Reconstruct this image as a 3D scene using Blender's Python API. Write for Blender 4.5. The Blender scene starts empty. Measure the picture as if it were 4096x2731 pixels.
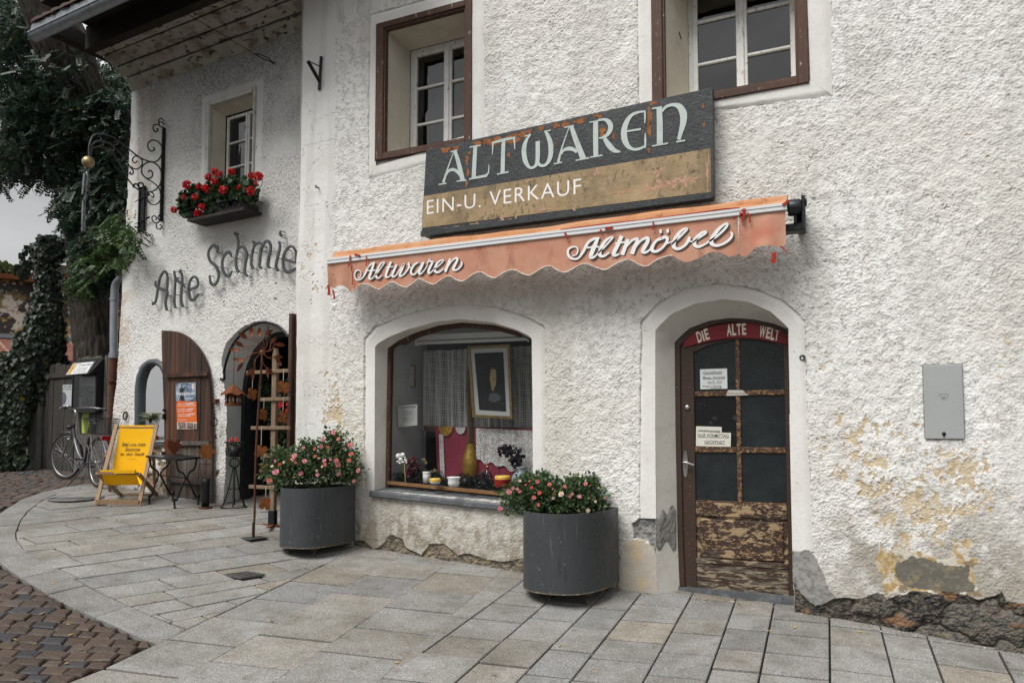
import bpy, math, random, numpy as np
from mathutils import Vector, Matrix
sc = bpy.context.scene
random.seed(7)
rng = np.random.default_rng(11)
col = sc.collection
R = math.radians

# ------------------------------------------------------------------ camera
FPX, YAW, PIT, PX0, PY0 = 2900.0, R(24.05), R(3.3), 2048.0, 1558.0
CAM = np.array([0.0, -6.32, 1.33])
cd = bpy.data.cameras.new('camera'); cam = bpy.data.objects.new('camera', cd); col.objects.link(cam)
cam.location = CAM; cam.rotation_euler = (R(90) + PIT, 0, YAW)
cd.sensor_width = 36; cd.lens = FPX / 4096 * 36; cd.shift_y = (PY0 - 1365.5) / 4096
cd.clip_start = 0.05; cd.clip_end = 2000
sc.camera = cam

# ------------------------------------------------------------------ light
SUN_EL, SUN_AZ = R(55), R(203)      # azimuth measured clockwise from +Y (the street side is -Y)
w = bpy.data.worlds.new('World'); sc.world = w; w.use_nodes = True
nt = w.node_tree; bg = nt.nodes['Background']
sky = nt.nodes.new('ShaderNodeTexSky'); sky.sky_type = 'NISHITA'; sky.sun_disc = False
sky.sun_elevation = SUN_EL; sky.sun_rotation = SUN_AZ; sky.dust_density = 4.0
hsv = nt.nodes.new('ShaderNodeHueSaturation'); hsv.inputs['Saturation'].default_value = 0.10
tcw = nt.nodes.new('ShaderNodeTexCoord'); mp = nt.nodes.new('ShaderNodeMapping'); mp.inputs['Scale'].default_value = (1, 1, 3.2)
cn = nt.nodes.new('ShaderNodeTexNoise'); cn.inputs['Scale'].default_value = 2.2; cn.inputs['Detail'].default_value = 7
cr = nt.nodes.new('ShaderNodeMapRange'); cr.inputs[1].default_value = .3; cr.inputs[2].default_value = .75; cr.inputs[3].default_value = .70; cr.inputs[4].default_value = 1.3
cm = nt.nodes.new('ShaderNodeMix'); cm.data_type = 'RGBA'; cm.blend_type = 'MULTIPLY'; cm.inputs[0].default_value = 1
gm = nt.nodes.new('ShaderNodeMix'); gm.data_type = 'RGBA'; gm.inputs[0].default_value = .8
gm.inputs[7].default_value = (5.7, 5.75, 5.8, 1)          # even grey cloud layer laid over the clear sky
L = nt.links.new
L(sky.outputs[0], hsv.inputs['Color']); L(hsv.outputs[0], gm.inputs[6])
L(tcw.outputs['Generated'], mp.inputs[0]); L(mp.outputs[0], cn.inputs[0]); L(cn.outputs[0], cr.inputs[0])
L(gm.outputs[2], cm.inputs[6]); L(cr.outputs[0], cm.inputs[7])
# an overcast sky is brighter overhead than at the horizon
sx = nt.nodes.new('ShaderNodeSeparateXYZ'); er = nt.nodes.new('ShaderNodeMapRange'); er.inputs[1].default_value = 0; er.inputs[2].default_value = 1; er.inputs[3].default_value = .62; er.inputs[4].default_value = 1.5
em = nt.nodes.new('ShaderNodeMix'); em.data_type = 'RGBA'; em.blend_type = 'MULTIPLY'; em.inputs[0].default_value = 1
L(tcw.outputs['Generated'], sx.inputs[0]); L(sx.outputs[2], er.inputs[0]); L(cm.outputs[2], em.inputs[6]); L(er.outputs[0], em.inputs[7]); L(em.outputs[2], bg.inputs[0])
bg.inputs[1].default_value = 0.065
sd = bpy.data.lights.new('sun', 'SUN'); sd.energy = 1.5; sd.angle = R(32); sd.color = (1, .972, .935)
so = bpy.data.objects.new('sun', sd); col.objects.link(so)
# direction from the sun to the scene
_dx, _dy = -math.sin(SUN_AZ) * math.cos(SUN_EL), -math.cos(SUN_AZ) * math.cos(SUN_EL)
so.rotation_euler = Vector((_dx, _dy, -math.sin(SUN_EL))).to_track_quat('-Z', 'Y').to_euler()
so.location = (2, -12, 14)
sc.view_settings.view_transform = 'Standard'; sc.view_settings.look = 'None'
sc.view_settings.exposure = 1.14; sc.view_settings.gamma = 1
sc.cycles.max_bounces = 8; sc.cycles.transparent_max_bounces = 24
sc.cycles.use_denoising = True

# ------------------------------------------------------------------ geometry helpers
def _rot():
    a = math.pi / 2 + PIT
    Rx = np.array([[1, 0, 0], [0, math.cos(a), -math.sin(a)], [0, math.sin(a), math.cos(a)]])
    Rz = np.array([[math.cos(YAW), -math.sin(YAW), 0], [math.sin(YAW), math.cos(YAW), 0], [0, 0, 1]])
    return Rz @ Rx
ROT = _rot()
def ray(x, y): return ROT @ np.array([(x - PX0) / FPX, -(y - PY0) / FPX, -1.0])
def hit(x, y, P, n):
    d = ray(x, y); n = np.asarray(n, float)
    return CAM + d * (np.dot(np.asarray(P, float) - CAM, n) / np.dot(d, n))
def at_depth(x, y, z): return CAM + ray(x, y) * z
class Fr:
    """a plane with axes u (right), v (up) and n (out of the wall)"""
    def __init__(s, O, U, V, N): s.O, s.U, s.V, s.N = [np.asarray(q, float) for q in (O, U, V, N)]
    def p(s, u, v, n=0.0): return s.O + s.U * u + s.V * v + s.N * n
    def px(s, x, y, n=0.0):
        q = hit(x, y, s.O + s.N * n, s.N) - s.O
        return float(np.dot(q, s.U)), float(np.dot(q, s.V))
    def w(s, x, y, n=0.0): return hit(x, y, s.O + s.N * n, s.N)
    def sub(s, u, v, n=0.0, a=0.0, tilt=0.0):
        """a plane lying on this one, turned by a about n"""
        U = s.U * math.cos(a) + s.V * math.sin(a); V = -s.U * math.sin(a) + s.V * math.cos(a)
        V2 = V * math.cos(tilt) + s.N * math.sin(tilt); N2 = s.N * math.cos(tilt) - V * math.sin(tilt)
        return Fr(s.p(u, v, n), U, V2, N2)
MW = Fr((0, 0, 0), (1, 0, 0), (0, 0, 1), (0, -1, 0))
LA = R(4.5)
LW = Fr((-5.5, .30, 0), (math.cos(LA), -math.sin(LA), 0), (0, 0, 1), (-math.sin(LA), -math.cos(LA), 0))
GX = [-16, -11, -9, -7.1, -6.4, -5.7, -4.6, -2.7, -1.6, -.35, .24, 1.19, 3, 8]
GZ = [.70, .60, .555, .44, .36, .29, .135, .01, -.065, -.115, -.16, -.267, -.45, -.9]
_gx = np.linspace(-18, 9, 541); _gz = np.interp(_gx, GX, GZ)
_k = np.exp(-np.linspace(-2, 2, 21) ** 2); _k /= _k.sum()
_gz = np.convolve(np.pad(_gz, 10, mode='edge'), _k, 'valid')
def gz(X, Y): return np.interp(X, _gx, _gz) + .07 * np.clip(Y, -3.2, 1.5)
def ghit(x, y):
    d = ray(x, y); z = .1
    for i in range(50):
        p = CAM + d * ((z - CAM[2]) / d[2]); z = .5 * z + .5 * float(gz(p[0], p[1]))
    return p
def on_ground(X, Y, dz=0): return np.array([X, Y, float(gz(X, Y)) + dz])
def cr(pts, n=6, closed=False):
    """Catmull-Rom through points of any dimension"""
    P = [np.asarray(q, float) for q in pts]
    if len(P) < 3: return P
    Q = [P[-1]] + P + [P[0], P[1]] if closed else [2 * P[0] - P[1]] + P + [2 * P[-1] - P[-2]]
    out = []
    for i in range(len(P) if closed else len(P) - 1):
        a, b, c, d = Q[i], Q[i + 1], Q[i + 2], Q[i + 3]
        for k in range(n):
            t = k / n
            out.append(.5 * (2 * b + (c - a) * t + (2 * a - 5 * b + 4 * c - d) * t * t + (3 * b - a - 3 * c + d) * t ** 3))
    if not closed: out.append(P[-1])
    return out
def nrm(v): v = np.asarray(v, float); return v / (np.linalg.norm(v) + 1e-12)

class MB:
    def __init__(s): s.V, s.F, s.M, s.S, s.n = [], [], [], [], 0
    def add(s, V, F, mi=0, sm=False):
        k = s.n
        s.V.append(np.asarray(V, float).reshape(-1, 3)); s.n += len(s.V[-1])
        for f in F: s.F.append(tuple(int(i) + k for i in f)); s.M.append(mi); s.S.append(sm)
        return s
    def box(s, fr, u0, u1, v0, v1, n0, n1, mi=0, bev=0.0):
        if bev <= 0:
            P = [fr.p(u, v, n) for n in (n0, n1) for (u, v) in ((u0, v0), (u1, v0), (u1, v1), (u0, v1))]
            return s.add(P, [(0, 3, 2, 1), (4, 5, 6, 7), (0, 1, 5, 4), (1, 2, 6, 5), (2, 3, 7, 6), (3, 0, 4, 7)], mi)
        b = bev
        P = [fr.p(u, v, n0) for (u, v) in ((u0, v0), (u1, v0), (u1, v1), (u0, v1))]
        P += [fr.p(u, v, n1 - b) for (u, v) in ((u0, v0), (u1, v0), (u1, v1), (u0, v1))]
        P += [fr.p(u, v, n1) for (u, v) in ((u0 + b, v0 + b), (u1 - b, v0 + b), (u1 - b, v1 - b), (u0 + b, v1 - b))]
        F = [(0, 3, 2, 1), (8, 9, 10, 11)]
        for i in range(4):
            j = (i + 1) % 4; F += [(i, j, j + 4, i + 4), (i + 4, j + 4, j + 8, i + 8)]
        return s.add(P, F, mi)
    def bar(s, p, q, wd, ht, up=(0, 0, 1), mi=0):
        p, q = np.asarray(p, float), np.asarray(q, float); d = nrm(q - p)
        a = np.cross(d, up)
        if np.linalg.norm(a) < 1e-3: a = np.cross(d, (1, 0, 0))
        a = nrm(a); b = np.cross(a, d); a, b = a * wd / 2, b * ht / 2
        P = [x + sa * a + sb * b for x in (p, q) for sa, sb in ((-1, -1), (1, -1), (1, 1), (-1, 1))]
        return s.add(P, [(0, 1, 2, 3), (7, 6, 5, 4), (0, 4, 5, 1), (1, 5, 6, 2), (2, 6, 7, 3), (3, 7, 4, 0)], mi)
    def tube(s, pts, r, seg=8, mi=0, closed=False, flat=None):
        P = [np.asarray(q, float) for q in pts]; n = len(P)
        rr = [r] * n if np.isscalar(r) else list(r)
        T = [nrm(P[(i + 1) % n if closed else min(i + 1, n - 1)] - P[(i - 1) % n if closed else max(i - 1, 0)]) for i in range(n)]
        a = np.cross(T[0], (0, 0, 1))
        if np.linalg.norm(a) < .05: a = np.cross(T[0], (1, 0, 0))
        a = nrm(a); V = []
        for i in range(n):
            a = a - T[i] * np.dot(a, T[i]); a = nrm(a); b = np.cross(T[i], a)
            for k in range(seg):
                t = 2 * math.pi * k / seg; V.append(P[i] + rr[i] * (math.cos(t) * a + math.sin(t) * b))
        F = []
        for i in range(n if closed else n - 1):
            j = (i + 1) % n
            for k in range(seg):
                m = (k + 1) % seg; F.append((i * seg + k, i * seg + m, j * seg + m, j * seg + k))
        s.add(V, F, mi, True)
        if not closed:
            s.add(V[:seg], [tuple(range(seg))[::-1]], mi); s.add(V[-seg:], [tuple(range(seg))], mi)
        return s
    def lathe(s, prof, O=(0, 0, 0), seg=24, mi=0, axis=(0, 0, 1), sm=True, ref=(1, 0, 0)):
        O = np.asarray(O, float); ax = nrm(axis); a = np.asarray(ref, float); a = a - ax * np.dot(a, ax)
        if np.linalg.norm(a) < .01: a = np.array([0, 1., 0]) - ax * ax[1]
        a = nrm(a); b = np.cross(ax, a); V, F = [], []
        for r, z in prof:
            for k in range(seg):
                t = 2 * math.pi * k / seg; V.append(O + ax * z + r * (math.cos(t) * a + math.sin(t) * b))
        for i in range(len(prof) - 1):
            for k in range(seg):
                m = (k + 1) % seg; F.append((i * seg + k, i * seg + m, (i + 1) * seg + m, (i + 1) * seg + k))
        return s.add(V, F, mi, sm)
    def ball(s, c, r, seg=14, mi=0, sq=1.0):
        return s.lathe([(max(r * math.sin(math.pi * i / 8), 1e-4), -r * sq * math.cos(math.pi * i / 8)) for i in range(9)], c, seg, mi)
    def prism(s, fr, poly, n0, n1, mi=0, side=None):
        k = len(poly)
        V = [fr.p(u, v, n0) for u, v in poly] + [fr.p(u, v, n1) for u, v in poly]
        A = sum(poly[i][0] * poly[(i + 1) % k][1] - poly[(i + 1) % k][0] * poly[i][1] for i in range(k))
        o = list(range(k)) if A > 0 else list(range(k))[::-1]
        s.add(V, [tuple(o[::-1]), tuple(i + k for i in o)], mi)
        s.add(V, [(o[i], o[(i + 1) % k], o[(i + 1) % k] + k, o[i] + k) for i in range(k)], mi if side is None else side)
        return s
    def stroke(s, fr, pts, n0, n1, mi=0, sm=5, wmul=1.0):
        """a pen stroke of changing width (u, v, width) raised from n0 to n1"""
        P = cr(pts, sm); n = len(P); Lf, Rt = [], []
        for i in range(n):
            a, b = P[max(i - 1, 0)][:2], P[min(i + 1, n - 1)][:2]; t = nrm(b - a); q = np.array([-t[1], t[0]]) * max(P[i][2], 1e-4) * wmul / 2
            Lf.append(P[i][:2] + q); Rt.append(P[i][:2] - q)
        V = [fr.p(x[0], x[1], nn) for nn in (n0, n1) for arr in (Lf, Rt) for x in arr]
        F = []
        for i in range(n - 1):
            F += [(2 * n + i, 3 * n + i, 3 * n + i + 1, 2 * n + i + 1), (i, i + 1, n + i + 1, n + i),
                  (i, 2 * n + i, 2 * n + i + 1, i + 1), (n + i, n + i + 1, 3 * n + i + 1, 3 * n + i)]
        F += [(0, n, 3 * n, 2 * n), (n - 1, 3 * n - 1, 4 * n - 1, 2 * n - 1)]
        return s.add(V, F, mi)
    def grid(s, fn, nu, nv, mi=0, sm=True):
        V = [fn(i / nu, j / nv) for j in range(nv + 1) for i in range(nu + 1)]
        return s.add(V, [(j * (nu + 1) + i, j * (nu + 1) + i + 1, (j + 1) * (nu + 1) + i + 1, (j + 1) * (nu + 1) + i) for j in range(nv) for i in range(nu)], mi, sm)
    def build(s, name, mats, parent=None, **tags):
        V = np.concatenate(s.V)
        return mesh_obj(name, V, s.F, mats, parent, s.M, s.S, **tags)

WLOC = {}
def mesh_obj(name, V, F, mats, parent=None, M=None, S=None, **tags):
    off = np.zeros(3) if parent is None else WLOC[parent.name]
    me = bpy.data.meshes.new(name); me.from_pydata((np.asarray(V) - off).tolist(), [], F)
    if not isinstance(mats, (list, tuple)): mats = [mats]
    for m in mats: me.materials.append(m)
    if M is not None and len(mats) > 1: me.polygons.foreach_set('material_index', np.asarray(M, np.int32))
    if S is not None: me.polygons.foreach_set('use_smooth', np.asarray(S, bool))
    me.update()
    o = bpy.data.objects.new(name, me); col.objects.link(o)
    if parent is not None: o.parent = parent
    WLOC[o.name] = off
    for k, v in tags.items(): o[{'cat': 'category'}.get(k, k)] = v
    return o
def thing(name, label, cat, loc, group=None):
    o = bpy.data.objects.new(name, None); col.objects.link(o); o.empty_display_size = .1
    o.location = loc; WLOC[o.name] = np.asarray(loc, float)
    o['label'] = label; o['category'] = cat
    if group: o['group'] = group
    return o
def text_obj(name, s, fr, u, v, h, mat, parent, width=None, n=.002, bold=0.0, shear=0.0, a=0.0, depth=.0008, align='LEFT', space=1.0):
    """lettering cut from flat sheet: baseline start (u, v), cap height h"""
    cu = bpy.data.curves.new('t', 'FONT'); cu.body = s; cu.size = 1; cu.offset = bold; cu.extrude = .0; cu.shear = shear; cu.resolution_u = 3; cu.space_character = space
    t = bpy.data.objects.new('t', cu); col.objects.link(t); bpy.context.view_layer.update()
    dg = bpy.context.evaluated_depsgraph_get(); me = bpy.data.meshes.new_from_object(t.evaluated_get(dg))
    bpy.data.objects.remove(t); bpy.data.curves.remove(cu)
    V = np.array([q.co[:] for q in me.vertices]); F = [tuple(p.vertices) for p in me.polygons]; bpy.data.meshes.remove(me)
    V[:, 0] -= V[:, 0].min(); sy = h / .72; sx = sy if width is None else width / V[:, 0].max()
    X = V[:, 0] * sx; Y = V[:, 1] * sy
    if align == 'CENTER': X = X - X.max() / 2
    ca, sa = math.cos(a), math.sin(a)
    U_, V_ = u + X * ca - Y * sa, v + X * sa + Y * ca
    W = fr.O + np.outer(U_, fr.U) + np.outer(V_, fr.V) + fr.N * n
    return W, F, (mesh_obj(name, W, F, mat, parent) if name else None)

# ------------------------------------------------------------------ noise (numpy)
_T = rng.random((256, 256)); _J1 = rng.random((256, 256)); _J2 = rng.random((256, 256)); _A = rng.random((256, 256))
def vn(x, y):
    xi, yi = np.floor(x).astype(int), np.floor(y).astype(int); fx, fy = x - xi, y - yi
    fx, fy = fx * fx * (3 - 2 * fx), fy * fy * (3 - 2 * fy)
    a, b, c, d = _T[xi % 256, yi % 256], _T[(xi + 1) % 256, yi % 256], _T[xi % 256, (yi + 1) % 256], _T[(xi + 1) % 256, (yi + 1) % 256]
    return (a * (1 - fx) + b * fx) * (1 - fy) + (c * (1 - fx) + d * fx) * fy
def fbm(x, y, o=4, g=.5):
    s, a, t = 0, 1, 0
    for i in range(o): s = s + a * vn(x * 2 ** i + 17.3 * i, y * 2 ** i + 5.1 * i); t += a; a *= g
    return s / t
def lumps(x, y, rad=.8):
    xi, yi = np.floor(x).astype(int), np.floor(y).astype(int); h = np.zeros_like(x)
    for i in (-1, 0, 1):
        for j in (-1, 0, 1):
            cx, cy = (xi + i) % 256, (yi + j) % 256
            d2 = (xi + i + _J1[cx, cy] - x) ** 2 + (yi + j + _J2[cx, cy] - y) ** 2
            h = np.maximum(h, (.35 + .65 * _A[cx, cy]) * np.clip(1 - d2 / rad ** 2, 0, 1))
    return h
def cells(x, y):
    """F1, F2 distances and a random value per cell"""
    xi, yi = np.floor(x).astype(int), np.floor(y).astype(int); f1 = np.full(x.shape, 9.); f2 = f1.copy(); v = np.zeros_like(x)
    for i in (-1, 0, 1):
        for j in (-1, 0, 1):
            cx, cy = (xi + i) % 256, (yi + j) % 256
            d = np.hypot(xi + i + _J1[cx, cy] - x, yi + j + _J2[cx, cy] - y)
            n = d < f1; f2 = np.where(n, f1, np.minimum(f2, d)); v = np.where(n, _A[cx, cy], v); f1 = np.where(n, d, f1)
    return f1, f2, v
def pip(poly, U, V):
    r = np.zeros(U.shape, bool); k = len(poly)
    us = [q[0] for q in poly]; vs = [q[1] for q in poly]
    m = (U > min(us) - .01) & (U < max(us) + .01) & (V > min(vs) - .01) & (V < max(vs) + .01)
    u, v = U[m], V[m]; c = np.zeros(u.shape, bool)
    for i in range(k):
        (x0, y0), (x1, y1) = poly[i][:2], poly[(i + 1) % k][:2]
        if y0 == y1: continue
        c ^= ((y0 > v) != (y1 > v)) & (u < (x1 - x0) * (v - y0) / (y1 - y0) + x0)
    r[m] = c; return r
def sstep(a, b, x):
    t = np.clip((x - a) / (b - a), 0, 1); return t * t * (3 - 2 * t)

# ------------------------------------------------------------------ materials
def M(name, base, layers=(), rough=.6, metal=0.0, bump=(), stretch=(1, 1, 1), spec=.4, attr=None, rvar=0.0, sss=0, trans=0.0):
    """layers: (noise scale, detail, low, high, colour[, stretch]) laid over the base; bump: (scale, strength)"""
    m = bpy.data.materials.new(name); m.use_nodes = True; t = m.node_tree; N = t.nodes.new; l = t.links.new
    b = t.nodes['Principled BSDF']; b.inputs['Roughness'].default_value = rough; b.inputs['Metallic'].default_value = metal
    b.inputs['Specular IOR Level'].default_value = spec
    tc = N('ShaderNodeTexCoord')
    def vec(st):
        mp = N('ShaderNodeMapping'); mp.inputs['Scale'].default_value = st; l(tc.outputs['Object'], mp.inputs[0]); return mp.outputs[0]
    V0 = vec(stretch)
    if attr:
        at = N('ShaderNodeAttribute'); at.attribute_name = attr; c = at.outputs['Color']
        if base is not None:
            mx = N('ShaderNodeMix'); mx.data_type = 'RGBA'; mx.blend_type = 'MULTIPLY'; mx.inputs[0].default_value = 1; mx.inputs[7].default_value = (*base, 1)
            l(c, mx.inputs[6]); c = mx.outputs[2]
    else:
        rgb = N('ShaderNodeRGB'); rgb.outputs[0].default_value = (*base, 1); c = rgb.outputs[0]
    for ly in layers:
        s_, d_, lo, hi, cc = ly[:5]; vv = vec(ly[5]) if len(ly) > 5 and ly[5] else V0; mode = ly[6] if len(ly) > 6 else 'MIX'
        ns = N('ShaderNodeTexNoise'); ns.inputs['Scale'].default_value = s_; ns.inputs['Detail'].default_value = d_; ns.inputs['Roughness'].default_value = .62; l(vv, ns.inputs[0])
        mr = N('ShaderNodeMapRange'); mr.inputs[1].default_value = lo; mr.inputs[2].default_value = hi; l(ns.outputs[0], mr.inputs[0])
        mx = N('ShaderNodeMix'); mx.data_type = 'RGBA'; mx.blend_type = mode; l(mr.outputs[0], mx.inputs[0]); l(c, mx.inputs[6]); mx.inputs[7].default_value = (*cc, 1); c = mx.outputs[2]
    l(c, b.inputs['Base Color'])
    if rvar:
        ns = N('ShaderNodeTexNoise'); ns.inputs['Scale'].default_value = 14; ns.inputs['Detail'].default_value = 5; l(V0, ns.inputs[0])
        mr = N('ShaderNodeMapRange'); mr.inputs[1].default_value = .3; mr.inputs[2].default_value = .7; mr.inputs[3].default_value = max(rough - rvar, .03); mr.inputs[4].default_value = min(rough + rvar, 1); l(ns.outputs[0], mr.inputs[0]); l(mr.outputs[0], b.inputs['Roughness'])
    h = None
    for bb in bump:
        ns = N('ShaderNodeTexNoise'); ns.inputs['Scale'].default_value = bb[0]; ns.inputs['Detail'].default_value = 5; l(V0 if len(bb) < 3 else vec(bb[2]), ns.inputs[0])
        bm = N('ShaderNodeBump'); bm.inputs['Strength'].default_value = bb[1]; bm.inputs['Distance'].default_value = .01; l(ns.outputs[0], bm.inputs['Height'])
        if h is not None: l(h, bm.inputs['Normal'])
        h = bm.outputs[0]
    if h is not None: l(h, b.inputs['Normal'])
    if trans:
        o = t.nodes['Material Output']; tl = N('ShaderNodeBsdfTranslucent'); l(c, tl.inputs[0]); ms = N('ShaderNodeMixShader'); ms.inputs[0].default_value = trans
        l(b.outputs[0], ms.inputs[1]); l(tl.outputs[0], ms.inputs[2]); l(ms.outputs[0], o.inputs[0])
    return m
def glass(name, tint=(.8, .84, .85), refl=1.45, rough=0.0, bump=0, bscale=90):
    """thin pane: see-through, mirrors more at grazing angles"""
    m = bpy.data.materials.new(name); m.use_nodes = True; t = m.node_tree; t.nodes.clear(); N = t.nodes.new; l = t.links.new
    o = N('ShaderNodeOutputMaterial'); tr = N('ShaderNodeBsdfTransparent'); tr.inputs[0].default_value = (*tint, 1)
    g = N('ShaderNodeBsdfGlossy'); g.inputs['Roughness'].default_value = rough; f = N('ShaderNodeFresnel'); f.inputs[0].default_value = refl
    x = N('ShaderNodeMixShader'); l(f.outputs[0], x.inputs[0]); l(tr.outputs[0], x.inputs[1]); l(g.outputs[0], x.inputs[2]); l(x.outputs[0], o.inputs[0])
    if bump:
        tc = N('ShaderNodeTexCoord'); ns = N('ShaderNodeTexNoise'); ns.inputs['Scale'].default_value = bscale; ns.inputs['Detail'].default_value = 1; l(tc.outputs['Object'], ns.inputs[0])
        bm = N('ShaderNodeBump'); bm.inputs['Strength'].default_value = bump; bm.inputs['Distance'].default_value = .01; l(ns.outputs[0], bm.inputs['Height']); l(bm.outputs[0], g.inputs['Normal']); l(bm.outputs[0], f.inputs['Normal'])
    return m
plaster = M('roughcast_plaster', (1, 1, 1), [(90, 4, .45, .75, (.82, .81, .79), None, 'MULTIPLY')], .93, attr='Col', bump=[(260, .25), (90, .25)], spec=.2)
smooth_pl = M('smooth_plaster', (.73, .72, .695), [(3, 5, .5, .75, (.64, .625, .59)), (16, 6, .64, .70, (.55, .47, .36)), (45, 4, .5, .8, (.63, .61, .57))], .88, bump=[(30, .25), (220, .15)], spec=.2)
cream_pl = M('cream_plaster', (.60, .555, .46), [(3, 4, .45, .75, (.50, .46, .385)), (22, 5, .62, .7, (.42, .37, .29)), (7, 4, .6, .75, (.66, .63, .56))], .88, bump=[(26, .3), (180, .15)], spec=.2)
reveal_pl = M('reveal_plaster', (.62, .60, .55), [(4, 5, .45, .75, (.50, .475, .43)), (24, 5, .63, .7, (.47, .40, .30))], .9, bump=[(26, .3), (200, .15)], spec=.2)
brown_wd = M('brown_painted_wood', (.075, .036, .022), [(6, 5, .5, .7, (.05, .024, .016), (1, 1, .15)), (38, 6, .63, .67, (.40, .36, .31), (1, 1, .3)), (11, 5, .6, .68, (.10, .055, .038))], .7, bump=[(60, .5, (1, 1, .15))])
white_wd = M('flaking_white_wood', (.72, .72, .70), [(30, 6, .60, .65, (.34, .29, .23), (1, 1, .4)), (7, 5, .5, .75, (.58, .57, .55))], .6, bump=[(60, .35)])
grey_wood = M('weathered_grey_wood', (.105, .095, .083), [(7, 6, .45, .7, (.055, .048, .04), (3, 3, .12)), (24, 6, .55, .75, (.20, .185, .165), (2, 2, .08))], .85, bump=[(50, .5, (3, 3, .1))])
dark_wood = M('dark_stained_wood', (.030, .015, .010), [(4, 6, .47, .60, (.095, .036, .016), (4, 4, .10)), (26, 6, .58, .75, (.016, .011, .009), (3, 3, .07)), (3, 4, .56, .68, (.13, .052, .021), (4, 4, .25))], .6, bump=[(60, .5, (3, 3, .08))])
black_iron = M('black_iron', (.018, .019, .021), [(20, 5, .55, .75, (.04, .036, .032))], .5, .6, bump=[(60, .2)], rvar=.12)
grey_iron = M('forged_grey_iron', (.085, .09, .093), [(14, 5, .5, .75, (.035, .035, .036)), (50, 4, .62, .72, (.15, .15, .15))], .55, .5, bump=[(40, .4)], rvar=.12)
rust = M('rusty_sheet', (.155, .048, .016), [(9, 6, .45, .7, (.075, .026, .012)), (32, 5, .55, .72, (.26, .095, .026)), (70, 3, .62, .75, (.05, .022, .013))], .85, .2, bump=[(70, .35)])
rust_pole = M('rusty_iron_bar', (.105, .038, .02), [(15, 6, .45, .7, (.05, .022, .015))], .8, .3, bump=[(60, .4)])
zinc = M('zinc_sheet', (.30, .33, .36), [(5, 5, .4, .7, (.20, .225, .25), (4, 4, .5)), (26, 5, .6, .72, (.40, .42, .44))], .45, .6, bump=[(20, .1)], rvar=.1)
slate = M('grey_painted_sill', (.085, .092, .10), [(9, 6, .5, .72, (.17, .175, .18)), (40, 5, .6, .7, (.05, .053, .058))], .6, bump=[(40, .35)])
dark_void = M('dark_interior', (.012, .012, .012), [(4, 3, .5, .8, (.02, .019, .017))], .9)
# ------------------------------------------------------------------ walls
def pl(fr, pts, n=0.0): return [fr.px(x, y, n) for x, y in pts]
def zm(ox, oy, s, pts): return [(ox + x * s, oy + y * s) for x, y in pts]
def resample(P, k):
    P = np.asarray(P, float); d = np.r_[0, np.cumsum(np.hypot(*np.diff(P, axis=0).T[:2]))]; t = np.linspace(0, d[-1], k)
    return np.stack([np.interp(t, d, P[:, i]) for i in range(P.shape[1])], 1)
def big_grid(name, fr, us, vs, disp, colr, hole, mats, parent, edge=None):
    U, Vv = np.meshgrid(us, vs); UU = edge(U, Vv) if edge is not None else U
    n = disp(UU, Vv); c = colr(UU, Vv)
    P = fr.O + UU[..., None] * fr.U + Vv[..., None] * fr.V + n[..., None] * fr.N
    off = WLOC[parent.name]; P = (P - off).reshape(-1, 3).astype(np.float32)
    nv, nu = U.shape; i = np.arange(nv * nu).reshape(nv, nu)
    q = np.stack([i[:-1, :-1], i[:-1, 1:], i[1:, 1:], i[1:, :-1]], -1)
    h = hole(UU, Vv); hh = h[:-1, :-1] & h[1:, 1:] & h[1:, :-1] & h[:-1, 1:]
    q = q[~hh].reshape(-1).astype(np.int32); nf = len(q) // 4
    me = bpy.data.meshes.new(name); me.vertices.add(len(P)); me.vertices.foreach_set('co', P.ravel())
    me.loops.add(len(q)); me.loops.foreach_set('vertex_index', q); me.polygons.add(nf)
    me.polygons.foreach_set('loop_start', np.arange(0, nf * 4, 4, dtype=np.int32)); me.polygons.foreach_set('loop_total', np.full(nf, 4, np.int32))
    me.polygons.foreach_set('use_smooth', np.ones(nf, bool)); me.update(calc_edges=True)
    a = me.color_attributes.new('Col', 'FLOAT_COLOR', 'POINT'); a.data.foreach_set('color', np.concatenate([c.reshape(-1, 3), np.ones((len(P), 1))], 1).astype(np.float32).ravel())
    me.materials.append(mats); o = bpy.data.objects.new(name, me); col.objects.link(o); o.parent = parent; WLOC[o.name] = off
    return o
def axis(a, b, st, far): return np.r_[np.arange(a, b, st), np.linspace(b, far, 14)]
def mixc(c, k, to): return c * (1 - k[..., None]) + np.asarray(to, float) * k[..., None]
def gauss(U, V, fr, pts):
    s = np.zeros_like(U)
    for x, y, r, a in pts:
        u0, v0 = fr.px(x, y); s += a * np.exp(-((U - u0) ** 2 + (V - v0) ** 2) / r ** 2)
    return s
def band(fr, outer, inner, n=.004, k=60, jit=.004):
    """flat plaster band between two outlines"""
    A, B = resample(outer, k), resample(inner, k); mb = MB(); s = 5
    ra = (rng.random((k, 2)) - .5) * jit * 2
    V = []
    for j in range(s + 1):
        t = j / s; Q = (A + ra) * (1 - t) + B * t
        nn = n + (fbm(Q[:, 0] * 9, Q[:, 1] * 9, 2) - .5) * .006 - (.018 if j == 0 else 0)
        V += [fr.p(q[0], q[1], m) for q, m in zip(Q, nn)]
    F = [(j * k + i, j * k + i + 1, (j + 1) * k + i + 1, (j + 1) * k + i) for j in range(s) for i in range(k - 1)]
    return mb.add(V, F, 0, True), B
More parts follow.
